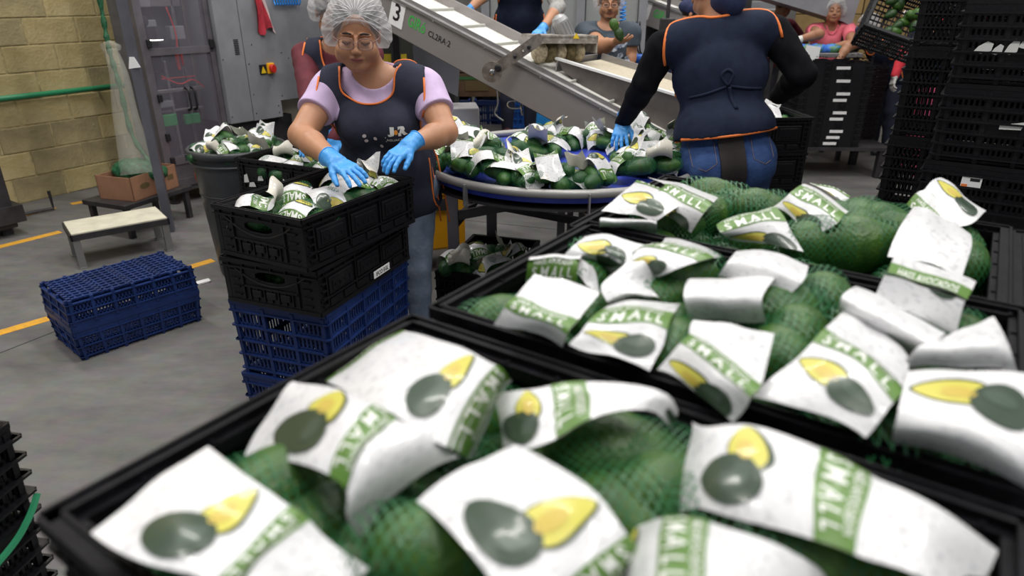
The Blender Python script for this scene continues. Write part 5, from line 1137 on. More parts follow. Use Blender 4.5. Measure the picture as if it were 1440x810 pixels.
# ---------------------------------------------------------------- far machines
c = aty(790, 60, 6.9)
e = empty('glazed_machine', (c.x, 7.2, 0), R(-8), 'machine with dusty clear panels behind the man with glasses', 'machine')
m = MB(); m.box(-.75, .8, .1, .9, .1, 2.4); m.build('inner_shell', mat('dusty_inside', (.16, .165, .16), .7, nscale=2, namt=.35), e)
for x_ in (-.75, -.05, .2, .8): m = MB(); m.box(x_ - .04, x_ + .04, -.03, .04, .1, 2.4); m.build('frame_member', grey_paint, e)
for x0, x1 in ((-.70, -.1), (-.0, .16), (.25, .75)): m = MB(); m.box(x0, x1, .0, .006, .5, 2.3); m.build('clear_panel', mat('dusty_clear_panel', (.45, .47, .46), .2, alpha=.45), e)
m = MB(); m.box(-.75, .8, -.02, .1, .4, .5); m.build('frame_member', grey_paint, e)
conv2, c2M, c2L = make_incline(aty(888, -8, 7.5), aty(1010, 36, 6.95), 'second incline conveyor, marked 2, in the background beyond the man with glasses', '2', texts=('GIRó', 'CL2RA·2'), numpos=.13, wid=.5)
for s in (.3, 1.1):
    p = c2M @ V(s, .2, -.2); m = MB(); m.box(-.03, .03, -.03, .03, 0, p.z); m.build('support_leg', dark_steel, conv2, (p.x - conv2.location.x, p.y - conv2.location.y, 0))
c = aty(915, 110, 7.2); boxthing('grey_cabinet', (c.x + .1, 7.9), .95, .5, .15, 1.35, mat('mid_grey_cabinet', (.17, .17, .175), .5), 'grey cabinet below the second incline conveyor', 'cabinet')
m = MB()
for k in range(5): m.tube(curve_pts([aty(880 + k * 5, 30, 6.4), aty(884 + k * 4, 55 + k * 4, 6.4), aty(878 + k * 8, 85, 6.4), aty(880 + k * 7, 130, 6.4), aty(880 + k * 6, 262, 6.4)], 6), .008, 6)
o = m.build('hanging_cables', ink, smooth=True); tag(o, 'bundle of dark cables hanging beside the second conveyor', 'cables')
m = MB(); a, b_ = aty(888, 83, 5.9), aty(924, 84, 5.9); m.tube([a, b_], .042, 16); o = m.build('blue_pipe', mat('blue_pipe', (.02, .12, .50), .35), smooth=True); tag(o, 'thick blue pipe between the man with glasses and the back turned worker', 'pipe')
m = MB(); p = aty(935, 70, 5.3); m.tube([p + V(0, 0, .35), p + V(0, 0, -.9)], .014, 8); m.cbox(-.05 + p.x, .05 + p.x, p.y - .04, p.y + .04, p.z + .12, p.z + .22, .01); o = m.build('sensor_post', dark_steel); tag(o, 'thin dark sensor post near the navy capped worker', 'post')
m = MB(); p = aty(929, 56, 5.25); m.lathe([(.001, -.04), (.03, -.035), (.035, 0), (.03, .035), (.001, .04)], 12, 0, Matrix.Translation(p)); o = m.build('orange_button', mat('orange_button', (.8, .3, .02), .4), smooth=True); tag(o, 'small orange push button on the sensor post', 'button')
m = MB(); pts = [aty(876 + 4 * math.sin(t * 1.25), -8 + t * 1.1, 6.0 + .04 * math.cos(t * 1.25)) for t in range(36)]; m.tube(curve_pts(pts, 2), .007, 6); o = m.build('coiled_air_hose', bh, smooth=True); tag(o, 'coiled bright blue air hose hanging beside the man with glasses', 'hose')
# far right: cabinet, sloped hopper, cartons, work table
c = aty(1130, 35, 8.0); boxthing('far_grey_cabinet', (c.x - .1, 8.9), .55, .4, .1, 1.42, mat('pale_grey_cabinet', (.33, .33, .31), .5), 'pale grey cabinet far behind, left of the man in the pink shirt', 'cabinet')
m = MB(); A_ = aty(1035, -15, 7.6); B_ = aty(1185, 30, 7.6); m.prism([(0, 0), (B_.x - A_.x, B_.z - A_.z), (B_.x - A_.x + .1, B_.z - A_.z - .25 + .2), (B_.x - A_.x + .2, .35), (0, .45)], 0, .5); o = m.build('sloped_hopper', grey_paint, loc=A_); tag(o, 'grey sloped hopper plate hanging far behind above the pink shirted man', 'hopper')
m = MB(); m.bar(A_ + V(1.3, .4, .2), A_ + V(1.3, .4, -A_.z), .06, .06); o = m.build('hopper_stand', dark_steel); tag(o, 'dark uprights of the far sloped hopper', 'stand')
for i in range(4):
    for j in range(6):
        e = empty('produce_carton', (3.85 + i * .46, 9.6, j * .27), 0, 'yellow brown carton in the far stack behind the pink shirted man, column %s, layer %s' % (['one', 'two', 'three', 'four'][i], ['one', 'two', 'three', 'four', 'five', 'six'][j]), 'box', 'far carton stack')
        m = MB(); m.cbox(-.22, .22, -.16, .16, 0, .26, .006); m.build('body', mat('ochre_carton', (.30, .20, .08), .8, nscale=3, namt=.2), e)
c = aty(1140, 75, 7.1)
wt = empty('sorting_table', (c.x + .0, 7.2, 0), 0, 'far work table heaped with green and blue items beside the pink shirted man', 'table')
m = MB(); m.cbox(-.5, .45, -.25, .25, 1.02, 1.06, .005); m.build('tabletop', steel, wt)
for sx in (-1, 1):
    for sy in (-1, 1): m = MB(); m.box(sx * .42 - .02, sx * .42 + .02, sy * .2 - .02, sy * .2 + .02, 0, 1.02); m.build('leg', dark_steel, wt)
s = Sdf(.012); c0 = wt.location
for k in range(5): s.ell((c0.x - .35 + k * .14, c0.y - .1, 1.09), (.09, .1, .05), .02)
s.grid(); s.noise(.006, 50, 1); o = mesh_obj('blue_netting', s.me('blue_netting', mat('blue_bag', (.04, .16, .60), .5, nscale=14, col2=(.05, .16, .05), thr=(.45, .55)))); tag(o, 'blue and green bundle on the far sorting table', 'netting', kind='stuff')
p = aty(1143, 74, 6.92); m = MB(); m.prism([(-.06, -.13), (.06, -.13), (.07, .05), (-.07, .07)], 0, .02); o = m.build('white_bag', white_print, loc=p); tag(o, 'white sheet hanging off the front of the far sorting table', 'sheet')
# bits of stacked dark crates and machinery further back
for i, (px, y_, w, h, mt_, nm) in enumerate([(1000, 9.5, .9, 1.55, dark_steel, 'left'), (1085, 9.8, .8, 1.5, grey_paint, 'middle'), (1050, 8.6, .5, 1.25, mat('rust_red_machine', (.25, .05, .04), .6), 'front'), (890, 10, 1.2, 1.6, mat('dark_teal', (.05, .07, .07), .6), 'far left')]):
    c = aty(px, 20, y_)
    def ex(e, w=w, h=h):
        for z_ in (.4, .8, 1.2): m = MB(); m.box(-w / 2, w / 2, -.22, -.2, z_, z_ + .04); m.build('cross_member', steel, e)
    boxthing('background_machine', (c.x, y_), w, .4, .05, h, mt_, 'indistinct machine in the far background, %s of the group behind the back turned worker' % nm, 'machine', extra=ex)
# ceiling lamps of the hall, out of the picture but lighting it
lm = mat('lamp_tube_glow', (1, .97, .92), .5, emit=6)
for i, (lx, ly) in enumerate(LAMPS):
    e = empty('ceiling_lamp', (lx, ly, 5.25), R(-34), 'long tube lamp over the hall, %s from the left wall, outside the picture' % ['fourth', 'fifth', 'seventh', 'first', 'third', 'sixth', 'second', 'last'][i], 'lamp', 'hall tube lamps')
    m = MB(); m.cbox(-1.22, 1.22, -.09, .09, .0, .07, .01); m.build('housing', white_print, e)
    for yy in (-.12, .12): m = MB(); m.tube([(-1.18, yy, .03), (1.18, yy, .03)], .016, 8); m.build('tube', lm, e)
# ---------------------------------------------------------------- people
skin = mat('skin', (.46, .225, .125), .5, nscale=14, namt=.07, sss=.12)
skin_dark = mat('brown_skin', (.33, .155, .085), .5, nscale=14, namt=.07, sss=.1)
hair_m = mat('black_hair', (.012, .009, .008), .5, nscale=60, namt=.4, stretch=(1, 1, .2))
net_head = mat('white_hair_net', (.80, .79, .80), .75, alpha=.36, nscale=90, namt=.05, bump=.5, bscale=60)
net_fold = mat('hair_net_fold', (.86, .85, .86), .7, alpha=.55)
glove_m = mat('blue_nitrile', (.06, .33, .78), .38, bump=.25, bscale=70)
navy_vest = mat('navy_vest_cloth', (.013, .018, .038), .85, spec=.15, nscale=25, namt=.15, bump=.12, bscale=14, sheen=.0)
charcoal_vest = mat('slate_vest_cloth', (.034, .037, .058), .85, spec=.15, nscale=25, namt=.1, bump=.1, bscale=14, sheen=.0)
jeans_m = mat('blue_jeans', (.022, .045, .135), .85, spec=.15, nscale=18, col2=(.04, .08, .20), thr=(.3, .7), bump=.3, bscale=60)
jeans_pale = mat('washed_jeans', (.12, .16, .24), .8, nscale=12, col2=(.24, .29, .38), thr=(.3, .7), bump=.3, bscale=60)
lip_m = mat('lips', (.33, .11, .09), .4)
eye_w = mat('eye_white', (.75, .73, .7), .25)
def rotM(rx=0, ry=0, rz=0): return np.array(Euler((R(rx), R(ry), R(rz))).to_matrix())
class Person:
    def __init__(s, label, pos, yaw, H, res=.009, lean=0, side=0, twist=0, girth=1.0, head=(0, 0, 0), group=None, sh_w=1.0, hs=1.0, hz=.925, hy=-.022, fw=1.0, hx=0.0):
        s.H = H; s.res = res; s.g = girth; s.pos = Vector(pos); s.yaw = R(yaw); s.shw = sh_w
        s.e = empty('person', pos, 0, label, 'person', group)
        s.B = Matrix.Translation(s.pos) @ Matrix.Rotation(s.yaw, 4, 'Z')                 # feet frame
        hip = V(0, 0, .52 * H)
        s.T = s.B @ Matrix.Translation(hip) @ Matrix.Rotation(R(twist), 4, 'Z') @ Matrix.Rotation(R(lean), 4, 'X') @ Matrix.Rotation(R(side), 4, 'Y') @ Matrix.Translation(-hip)   # torso frame (lean>0 bends to -y)
        s.hc = s.T @ V(hx * H, hy * H, hz * H)
        s.HM = Matrix.Translation(s.hc) @ s.B.to_3x3().to_4x4() @ Matrix.Rotation(R(head[1]), 4, 'Z') @ Matrix.Rotation(R(head[0]), 4, 'X') @ Matrix.Rotation(R(head[2]), 4, 'Y')
        s.k = H / 1.62 * hs; s.ai = 1.0; s.fw = fw
    def t(s, x, y, z): return s.T @ V(x * s.H, y * s.H, z * s.H)
    def b(s, x, y, z): return s.B @ V(x * s.H, y * s.H, z * s.H)
    def h(s, x, y, z): return s.HM @ (V(x, y, z) * s.k)
    def rt(s): return np.array(s.T.to_3x3())
    def torso(s, S, lower=True):
        H, g = s.H, s.g; r = s.rt()
        S.ell(s.t(0, 0, .525), (.103 * H * g, .072 * H * g, .07 * H), .03, r)
        S.ell(s.t(0, -.012, .60), (.094 * H * g, .070 * H * g, .085 * H), .04, r)
        S.ell(s.t(0, -.004, .71), (.098 * H * g, .066 * H * g, .10 * H), .04, r)
        for q in (-1, 1): S.cap(s.t(0, .0, .80), s.t(q * .088 * s.shw, .0, .795), .040 * H * g ** .5, .036 * H * g ** .5, .03)
        return S
    def bust(s, S):
        for q in (-1, 1): S.ell(s.t(q * .045, -.055 * s.g, .715), (.042 * s.H,) * 3, .04)
        return S
    def neck(s, S): S.cap(s.t(0, .005, .80), s.HM @ V(0, .02 * s.k, -.05 * s.k), .037 * s.H, .034 * s.k * 1.62, .02); return S
    def arms(s, S, L, Rr, up=True, fr=1.0, infl=1.0):
        """L, Rr: (elbow, wrist) world points for the -x and +x arm"""
        H = s.H; g = s.g ** .6; s.ai = infl
        for q, A_ in ((-1, L), (1, Rr)):
            if A_ is None: continue
            sh = s.t(q * .112 * s.shw, .0, .79); el, w = Vector(A_[0]), Vector(A_[1])
            S.cap(sh, el, .036 * H * g * infl, .0275 * H * g * infl, .02); m = el.lerp(w, .35); S.cap(el, m, .0275 * H * g * infl, .0265 * H * g * infl, .015); S.cap(m, w, .0265 * H * g * infl, .0175 * H * infl, .015)
        return S
    def legs(s, S, pose=None, infl=1.0, feet=True):
        H = s.H; g = s.g
        for q in (-1, 1):
            k, a = (s.b(q * .058, -.012, .285), s.b(q * .06, .01, .045)) if not pose else pose[(q + 1) // 2]
            k, a = Vector(k), Vector(a); hp = s.t(q * .052, 0, .50)
            S.cap(hp, k, .060 * H * g * infl, .037 * H * infl * g ** .5, .03); S.cap(k, k.lerp(a, .35), .037 * H * infl * g ** .5, .034 * H * infl, .02); S.cap(k.lerp(a, .35), a, .034 * H * infl, .025 * H * infl, .02)
        return S
    def add(s, name, S, m): 
        o = mesh_obj(name, S.me(name, m, s.e.location), s.e)
        if name == 'body': s.bo = o
        return o
    def put(s, name, mb, m, smooth=True, parent=None):
        mb.v = [tuple(Vector(v) - s.e.location) for v in mb.v]; o = mb.build(name, m, parent or s.e, smooth=smooth); return o
    def head(s, S):
        k = s.k; r = np.array(s.HM.to_3x3()); E = lambda c, rr, kk=.015, sub=False: S.ell(s.h(*c), tuple(q * k for q in rr), kk, r, sub)
        E((0, .018, .032), (.072, .090, .080)); E((0, -.022, -.035), (.058 * s.fw, .064, .072), .02); E((0, -.050, -.085), (.032 * s.fw, .032, .025), .02)
        for q in (-1, 1):
            E((q * .034 * s.fw, -.056, -.035), (.027 * s.fw, .026, .028), .015); E((q * .050 * s.fw, -.015, -.062), (.018, .035, .026), .02)   # cheek, jaw
            E((q * .0305, -.094, .004), (.019, .014, .012), .01, True)                                                     # socket
            E((q * .0305, -.076, .003), (.0155, .0135, .0125), .005)                                                      # lid over the eyeball
            E((q * .010, -.094, -.031), (.0085, .009, .007), .006)                                                         # nostril wing
            E((q * .030, -.077, .021), (.021, .009, .006), .008)                                                           # brow
            E((q * .074, .014, -.004), (.008, .016, .028), .006)                                                           # ear
        S.cap(s.h(0, -.080, .010), s.h(0, -.100, -.026), .0065 * k, .0105 * k, .009)
        E((0, -.080, -.056), (.022, .012, .012), .01); E((0, -.086, -.052), (.019, .0065, .0045), .004); E((0, -.085, -.0605), (.017, .0065, .005), .004)
        return S
    def face_bits(s, brows=True, lips=lip_m, lid=True, closed=True):
        for q in (-1, 1):
            if brows: m = MB(); m.tube(curve_pts([s.h(q * .013, -.0885, .0245), s.h(q * .030, -.0878, .0285), s.h(q * .050, -.075, .020)], 5), [.0016 * s.k] + [.0030 * s.k] * 5 + [.0026 * s.k] * 4 + [.001 * s.k], 8); s.put('eyebrow', m, hair_m, parent=s.bo)
            m = MB()
            if closed:
                m.tube(curve_pts([s.h(q * .0165, -.0855, -.002), s.h(q * .0305, -.0905, -.0075), s.h(q * .045, -.0835, -.002)], 5), .0013 * s.k, 6); s.put('eyelash', m, hair_m, parent=s.bo)
            else:
                me_ = MB(); me_.lathe([(.0001, -.0125), (.008, -.0095), (.0125, 0), (.008, .0095), (.0001, .0125)], 12, 0, s.HM @ Matrix.Translation(V(q * .0305, -.0795, .003) * s.k) @ Matrix.Scale(s.k, 4)); s.put('eye', me_, eye_w, parent=s.bo)
                me_ = MB(); me_.lathe([(.0001, -.006), (.0045, -.004), (.0055, 0), (.0045, .004), (.0001, .006)], 10, 0, s.HM @ Matrix.Translation(V(q * .0305, -.0885, .002) * s.k) @ Matrix.Scale(s.k, 4)); s.put('iris', me_, hair_m, parent=s.bo)
        m = MB(); m.tube(curve_pts([s.h(-.021, -.083, -.0565), s.h(-.008, -.0925, -.0535), s.h(0, -.0925, -.0545), s.h(.008, -.0925, -.0535), s.h(.021, -.083, -.0565)], 4), [.0012 * s.k] + [.0034 * s.k] * 15 + [.0012 * s.k], 8)
        m.tube(curve_pts([s.h(-.018, -.084, -.0585), s.h(0, -.0915, -.0615), s.h(.018, -.084, -.0585)], 5), [.0012 * s.k] + [.0042 * s.k] * 9 + [.0012 * s.k], 8); s.put('lips', m, lips, parent=s.bo)
        m = MB(); m.tube(curve_pts([s.h(-.021, -.0865, -.0572), s.h(-.008, -.0962, -.0565), s.h(0, -.0966, -.0572), s.h(.008, -.0962, -.0565), s.h(.021, -.0865, -.0572)], 4), .0008 * s.k, 6); s.put('mouth_line', m, mat('mouth_shadow', (.10, .03, .03), .6))
    def hair(s, res=None, low=-.02):
        S = Sdf(res or s.res); r = np.array(s.HM.to_3x3()); k = s.k
        S.ell(s.h(0, .026, .036), (.080 * k, .094 * k, .084 * k), .01, r); S.grid()
        S.half(s.h(0, -.062, .03), s.HM.to_3x3() @ V(0, -1, -.45)); S.half(s.h(0, .03, low - .04), s.HM.to_3x3() @ V(0, -.25, -1)); s.add('hair', S, hair_m)
    def hairnet(s, res=None, puff=1.0, fold=True):
        S = Sdf(res or s.res); r = np.array(s.HM.to_3x3()); k = s.k; 
        S.ell(s.h(0, .030, .044), (.093 * k * puff, .106 * k * puff, .092 * k * puff), .02, r)
        for q in (-1, 1): S.ell(s.h(q * .078 * puff, .03, -.01), (.030 * k * puff, .05 * k, .05 * k), .04, r)
        S.grid(); 
        X, Y, Z = S.P(); c = s.h(0, -.09, .055); Mi = np.array(s.HM.to_3x3().transposed())
        x = (X - c[0]) * Mi[0, 0] + (Y - c[1]) * Mi[0, 1] + (Z - c[2]) * Mi[0, 2]; z = (X - c[0]) * Mi[2, 0] + (Y - c[1]) * Mi[2, 1] + (Z - c[2]) * Mi[2, 2]
        an = np.arctan2(x, z + .001); S.D = S.D + .0011 * k * np.sin(an * 17 + 2 * np.sin(an * 3)) * np.clip(np.sqrt(x * x + z * z) / (.05 * k), 0, 1) + .0008 * np.sin(an * 37 + 1) + .003 * np.sin(an * 5 + 1)
        S.half(s.h(0, -.060, .043), s.HM.to_3x3() @ V(0, -1, -.62)); S.half(s.h(0, .03, -.052), s.HM.to_3x3() @ V(0, -.35, -1)); o = s.add('hair_net', S, net_head); s.netS = S
        if fold:
            m = MB(); pts = [s.h(math.sin(a) * .082 * puff, -.072 + .082 * (1 - math.cos(a)), .066 - .075 * (1 - math.cos(a)) * .9) for a in [(-1.35 + 2.7 * i / 20) for i in range(21)]]; m.tube(pts, [.0028 * k] * 21, 8); s.put('elastic_band', m, net_fold, parent=o)
        if s.res < .007:
            for i in range(19):
                az = -2.35 + 4.7 * i / 18 + .06 * math.sin(i * 7); pts = []
                for j in range(12):
                    t = .12 + j * .135; d = s.HM.to_3x3() @ V(math.sin(az) * math.sin(t), -math.cos(t) * math.cos(.55) + math.cos(az) * math.sin(t) * math.sin(.55), math.cos(t) * math.sin(.55) + math.cos(az) * math.sin(t) * math.cos(.55))
                    c = s.h(0, .02, .03); lo_ = .04; hi_ = .2
                    for _ in range(9):
                        m_ = (lo_ + hi_) / 2
                        if S.sample(c + d * m_) < 0: lo_ = m_
                        else: hi_ = m_
                    if lo_ > .05: pts.append(c + d * (lo_ + .0006))
                    else: break
                if len(pts) > 3: m = MB(); m.tube(pts, [.0014 + .0006 * math.sin(k * 2 + i) for k in range(len(pts))], 5); s.put('net_fold', m, net_fold, parent=o)
    def glasses(s, m_=None, r=.022):
        m_ = m_ or mat('glasses_frame', (.25, .14, .12), .3)
        for q in (-1, 1):
            m = MB(); pts = [s.h(q * .031 + 1.12 * r * math.copysign(abs(math.cos(a)) ** .7, math.cos(a)), -.103 + .006 * abs(q * .031 + r * math.cos(a)) / .05, -.003 + r * .82 * math.copysign(abs(math.sin(a)) ** .7, math.sin(a))) for a in [2 * math.pi * i / 24 for i in range(24)]]
            m.tube(pts, .0015 * s.k, 6, closed=True); s.put('glasses_rim', m, m_)
            m = MB(); c = sum(pts, Vector()) / 24; m.add([c] + pts, [(0, i + 1, (i + 1) % 24 + 1) for i in range(24)]); s.put('lens', m, mat('glasses_lens', (.9, .9, .95), .05, alpha=.06, spec=.5))
            m = MB(); m.tube([s.h(q * .054, -.098, .004), s.h(q * .073, -.06, .006), s.h(q * .077, .005, .002)], .0017 * s.k, 6); s.put('glasses_temple', m, m_)
        m = MB(); m.tube(curve_pts([s.h(-.009, -.103, .0), s.h(0, -.106, .003), s.h(.009, -.103, .0)], 4), .0016 * s.k, 6); s.put('glasses_bridge', m, m_)
    def cap(s, m_):
        S = Sdf(s.res); r = np.array(s.HM.to_3x3()); k = s.k; S.ell(s.h(0, .03, .05), (.088 * k, .102 * k, .085 * k), .02, r); S.ell(s.h(0, .10, .035), (.05 * k, .045 * k, .045 * k), .02, r); S.grid(); S.noise(.002, 60, 1)
        S.half(s.h(0, -.06, .04), s.HM.to_3x3() @ V(0, -.6, -1)); s.add('cap', S, m_)
    def shirt(s, m_, L, Rr, sleeve='long', res=None, neck=True, hem=.50, collar=None, bust=False, noise=.0022):
        S = Sdf(res or s.res); s.torso(S); 
        if bust: s.bust(S)
        if sleeve == 'long': s.arms(S, L, Rr, infl=max(1.0, s.ai))
        else:
            for q, A_ in ((-1, L), (1, Rr)):
                if A_: sh = s.t(q * .112 * s.shw, 0, .79); el = Vector(A_[0]); S.cap(sh, sh.lerp(el, .62), .037 * s.H * s.g ** .6 * s.ai, .036 * s.H * s.g ** .6 * s.ai + .002, .03)
        S.cap(s.t(0, .008, .80), s.t(0, .0, .838), .040 * s.H, .036 * s.H, .02)
        S.grid(.007); S.noise(noise, 45, 2); u = s.T.to_3x3()
        if hem: S.half(s.t(0, 0, hem), u @ V(0, 0, -1))
        X_, Y_, Z_ = S.P(); cn_ = np.array(s.t(0, -.030, .862)); M_ = np.array(u); r_ = np.array([.060, .075, .062]) * s.H
        q_ = [(X_ - cn_[0]) * M_[0, i] + (Y_ - cn_[1]) * M_[1, i] + (Z_ - cn_[2]) * M_[2, i] for i in range(3)]
        S.inter(((1 - np.sqrt((q_[0] / r_[0]) ** 2 + (q_[1] / r_[1]) ** 2 + (q_[2] / r_[2]) ** 2)) * .05 * s.H / .05 * .05).astype(np.float32)); S.half(s.t(0, 0, .855), u @ V(0, 0, 1))
        if sleeve != 'long':
            for q, A_ in ((-1, L), (1, Rr)):
                if A_: 
                    sh = s.t(q * .112 * s.shw, 0, .79); el = Vector(A_[0]); d = (el - sh).normalized(); c = sh.lerp(el, .56); X, Y, Z = S.P()
                    far_ = (X - c.x) * d.x + (Y - c.y) * d.y + (Z - c.z) * d.z
                    per = np.sqrt(np.maximum((X - c.x) ** 2 + (Y - c.y) ** 2 + (Z - c.z) ** 2 - far_ ** 2, 0))
                    S.D = np.maximum(S.D, np.where((per < .095) & (far_ > -.02) & (far_ < .2), far_, -1)).astype(np.float32)
        s.shS = S; return s.add('shirt', S, m_)
    def vest(s, m_, trim, front=None, back=None, res=None, infl=.018, tr=.0045, bust=False, belly=0, trims=True, noise=.003):
        """tabard of front and back panels; outlines in torso x,z (fractions of the height)"""
        H = s.H; S = Sdf(res or s.res); s.torso(S)
        if bust: s.bust(S)
        for q in (-1, 1): S.cap(s.t(q * .06, 0, .795), s.t(q * .112 * s.shw, 0, .79), .036 * H * s.g ** .5, .034 * H * s.g ** .5, .03)
        
        if bust:
            for q in (-1, 1): S.cap(s.t(q * .07, 0, .800), s.t(q * .122 * s.shw, -.012, .778), .043 * H, .047 * H, .03)
        S.ell(s.t(0, .0, .50), (.115 * H * s.g, .085 * H * s.g, .09 * H), .04, s.rt()); S.ell(s.t(0, .008, .575), (.104 * H * s.g, .082 * H * s.g, .07 * H), .04, s.rt())
        S.grid(infl); S.noise(noise, 22, 3); full = S.D.copy()
        X, Y, Z = S.P(); o = s.T.translation; M = np.array(s.T.to_3x3())   # columns = axes
        lx = (X - o.x) * M[0, 0] + (Y - o.y) * M[1, 0] + (Z - o.z) * M[2, 0]; ly = (X - o.x) * M[0, 1] + (Y - o.y) * M[1, 1] + (Z - o.z) * M[2, 1]; lz = (X - o.x) * M[0, 2] + (Y - o.y) * M[1, 2] + (Z - o.z) * M[2, 2]
        res_ = None; outs = []
        for sgn, pl in ((-1, front), (1, back)):
            if pl is None: continue
            P = [(p.x, p.y) for p in curve_pts([V(a * H, b_ * H, 0) for a, b_ in pl], 5, closed=True)]
            d = np.maximum(poly_sdf(P, lx, lz), -sgn * (ly + .004 * sgn)); outs.append((sgn, P)); res_ = d if res_ is None else np.minimum(res_, d)
        S.D = np.maximum(full, res_).astype(np.float32); s.vo = s.add('vest', S, m_); S.D = full; s.vs = S
        if not trims: return
        for sgn, P in outs:
            runs = [[]]; 
            for i in range(len(P) + 1):
                x, z = P[i % len(P)]; hit = s.surf(x / H, z / H, sgn); h2 = s.surf(x / H, z / H, sgn, s.shS) if getattr(s, 'shS', None) else None
                ax_ = s.T.to_3x3() @ V(0, sgn, 0)
                if hit is not None and h2 is not None and 0 < (h2 - hit).dot(ax_) < .10: hit = h2
                if hit is None: runs.append([]) if runs[-1] else None
                else: runs[-1].append(hit + (s.T.to_3x3() @ V(0, sgn, 0)) * .001)
            for r_ in runs:
                if len(r_) > 3:
                    a = np.array([tuple(v) for v in r_]); 
                    for _ in range(2): a[1:-1] = (a[:-2] + a[1:-1] * 2 + a[2:]) / 4
                    m = MB(); m.tube([Vector(v) for v in a], tr, 8); s.put('trim', m, trim, parent=s.vo)
    def surf(s, x, z, sgn, S=None):
        """point of the vest surface straight in front (sgn -1) or behind (+1) of torso point x,z"""
        S = S or s.vs; d = .30
        prev = None
        while d > -.02:
            p = s.T @ V(x * s.H, sgn * d, z * s.H); v = S.sample(p)
            if v < 0:
                lo_, hi_ = d, d + S.res
                for _ in range(7):
                    m_ = (lo_ + hi_) / 2
                    if S.sample(s.T @ V(x * s.H, sgn * m_, z * s.H)) < 0: lo_ = m_
                    else: hi_ = m_
                return s.T @ V(x * s.H, sgn * hi_, z * s.H)
            d -= S.res
        return None
    def trousers(s, m_, pose=None, res=None, waist=.545, noise=.002):
        S = Sdf(res or s.res); H = s.H; S.ell(s.t(0, .004, .515), (.105 * H * s.g, .078 * H * s.g, .065 * H), .03, s.rt()); S.ell(s.t(0, .0, .57), (.094 * H * s.g, .072 * H * s.g, .075 * H), .03, s.rt())
        for q in (-1, 1): S.ell(s.t(q * .045, .035 * s.g, .49), (.055 * H * s.g, .055 * H * s.g, .055 * H), .03)
        s.legs(S, pose); S.grid(.007); S.noise(noise, 38, 4); S.half(s.t(0, 0, waist), s.T.to_3x3() @ V(0, 0, 1)); s.ts = S; return s.add('trousers', S, m_)
    def shoes(s, m_, pose=None):
        for q in (-1, 1):
            a = s.b(q * .06, .01, .045) if not pose else Vector(pose[(q + 1) // 2][1]); f = s.B.to_3x3() @ V(0, -1, 0)
            S = Sdf(s.res); S.cap(a + f * -.02 + V(0, 0, -.02), a + f * .14 + V(0, 0, -.035), .04, .036, .02); S.cap(a, a + V(0, 0, -.02), .042, .04, .02); S.grid(); S.half((0, 0, a.z - .07), (0, 0, -1)); s.add('shoe', S, m_)
def hand_prims(S, wrist, d, n, side, sc=1.0, curl=(20, 25, 25, 30), cuff=0.0, spread=5, thumb=45, r=.0088):
    """d fingers' direction, n back of the hand, side +1/-1 where the thumb lies along d x n"""
    w = Vector(wrist); d = Vector(d).normalized(); n = Vector(n); n = (n - d * n.dot(d)).normalized(); t = d.cross(n) * side
    Lp = .088 * sc
    for i, off in enumerate((.030, .010, -.010, -.029)):
        S.cap(w + t * off * .6 * sc, w + d * (Lp - abs(off - .005) * .25) + t * off * sc, .0145 * sc, .0115 * sc, .012)
    for i, (off, L) in enumerate(((.030, .070), (.010, .078), (-.010, .073), (-.029, .056))):
        c = R(curl[i]); base = w + d * (Lp - abs(off - .005) * .25) + t * off * sc; sp = math.sin(R(spread)) * (off / .02)
        p = base
        for j, f in enumerate((.45, .30, .25)):
            a = c * (j + .6); v = (d * math.cos(a) - n * math.sin(a) + t * sp).normalized(); q = p + v * L * f * sc; S.cap(p, q, (r - .0006 * j) * sc, (r - .0006 * (j + 1)) * sc, .004); p = q
    b0 = w + d * .02 * sc + t * .022 * sc; th = R(thumb); v = (d * math.cos(th) + t * math.sin(th) - n * .35).normalized(); q = b0 + v * .045 * sc; S.cap(b0, q, .015 * sc, .0115 * sc, .01)
    v2 = (d * math.cos(th * .5) + t * math.sin(th * .5) - n * .35).normalized(); q2 = q + v2 * .03 * sc; S.cap(q, q2, .0115 * sc, .0098 * sc, .005); S.cap(q2, q2 + v2 * .02 * sc, .0098 * sc, .008 * sc, .005)
    if cuff: S.cap(w - d * cuff, w + d * .012, .0345 * sc, .0305 * sc, .012)
    return S
def glove(P, wrist, d, n, side, m_=None, res=.0028, **kw):
    S = Sdf(res); hand_prims(S, wrist, d, n, side, **kw); S.grid(.0005); S.noise(.0006, 160, 1)
    c = kw.get('cuff', 0)
    if c: dd = Vector(d).normalized(); S.half(Vector(wrist) - dd * (c + .006), -dd)
    o = P.add('glove', S, m_ or glove_m)
    if c:
        dd = Vector(d).normalized(); nn = Vector(n); nn = (nn - dd * nn.dot(dd)).normalized(); tt = dd.cross(nn); cc = Vector(wrist) - dd * (c + .004); m = MB()
        m.tube([cc + (nn * math.cos(a) + tt * math.sin(a)) * .0355 * kw.get('sc', 1) for a in [2 * math.pi * i / 24 for i in range(24)]], .0022, 6, closed=True); P.put('glove_cuff', m, m_ or glove_m, parent=o)
    return o
FRONT = [(-.108, .775), (-.092, .845), (-.050, .842), (-.045, .79), (-.03, .757), (0, .75), (.03, .757), (.045, .79), (.050, .842), (.092, .845), (.108, .775), (.098, .70), (.112, .64), (.12, .50), (.11, .43), (-.11, .43), (-.12, .50), (-.112, .64), (-.098, .70)]
BACK = [(-.108, .775), (-.092, .845), (-.050, .845), (-.03, .828), (0, .822), (.03, .828), (.050, .845), (.092, .845), (.108, .775), (.100, .70), (.12, .64), (.125, .50), (.12, .45), (-.12, .45), (-.125, .50), (-.12, .64), (-.100, .70)]

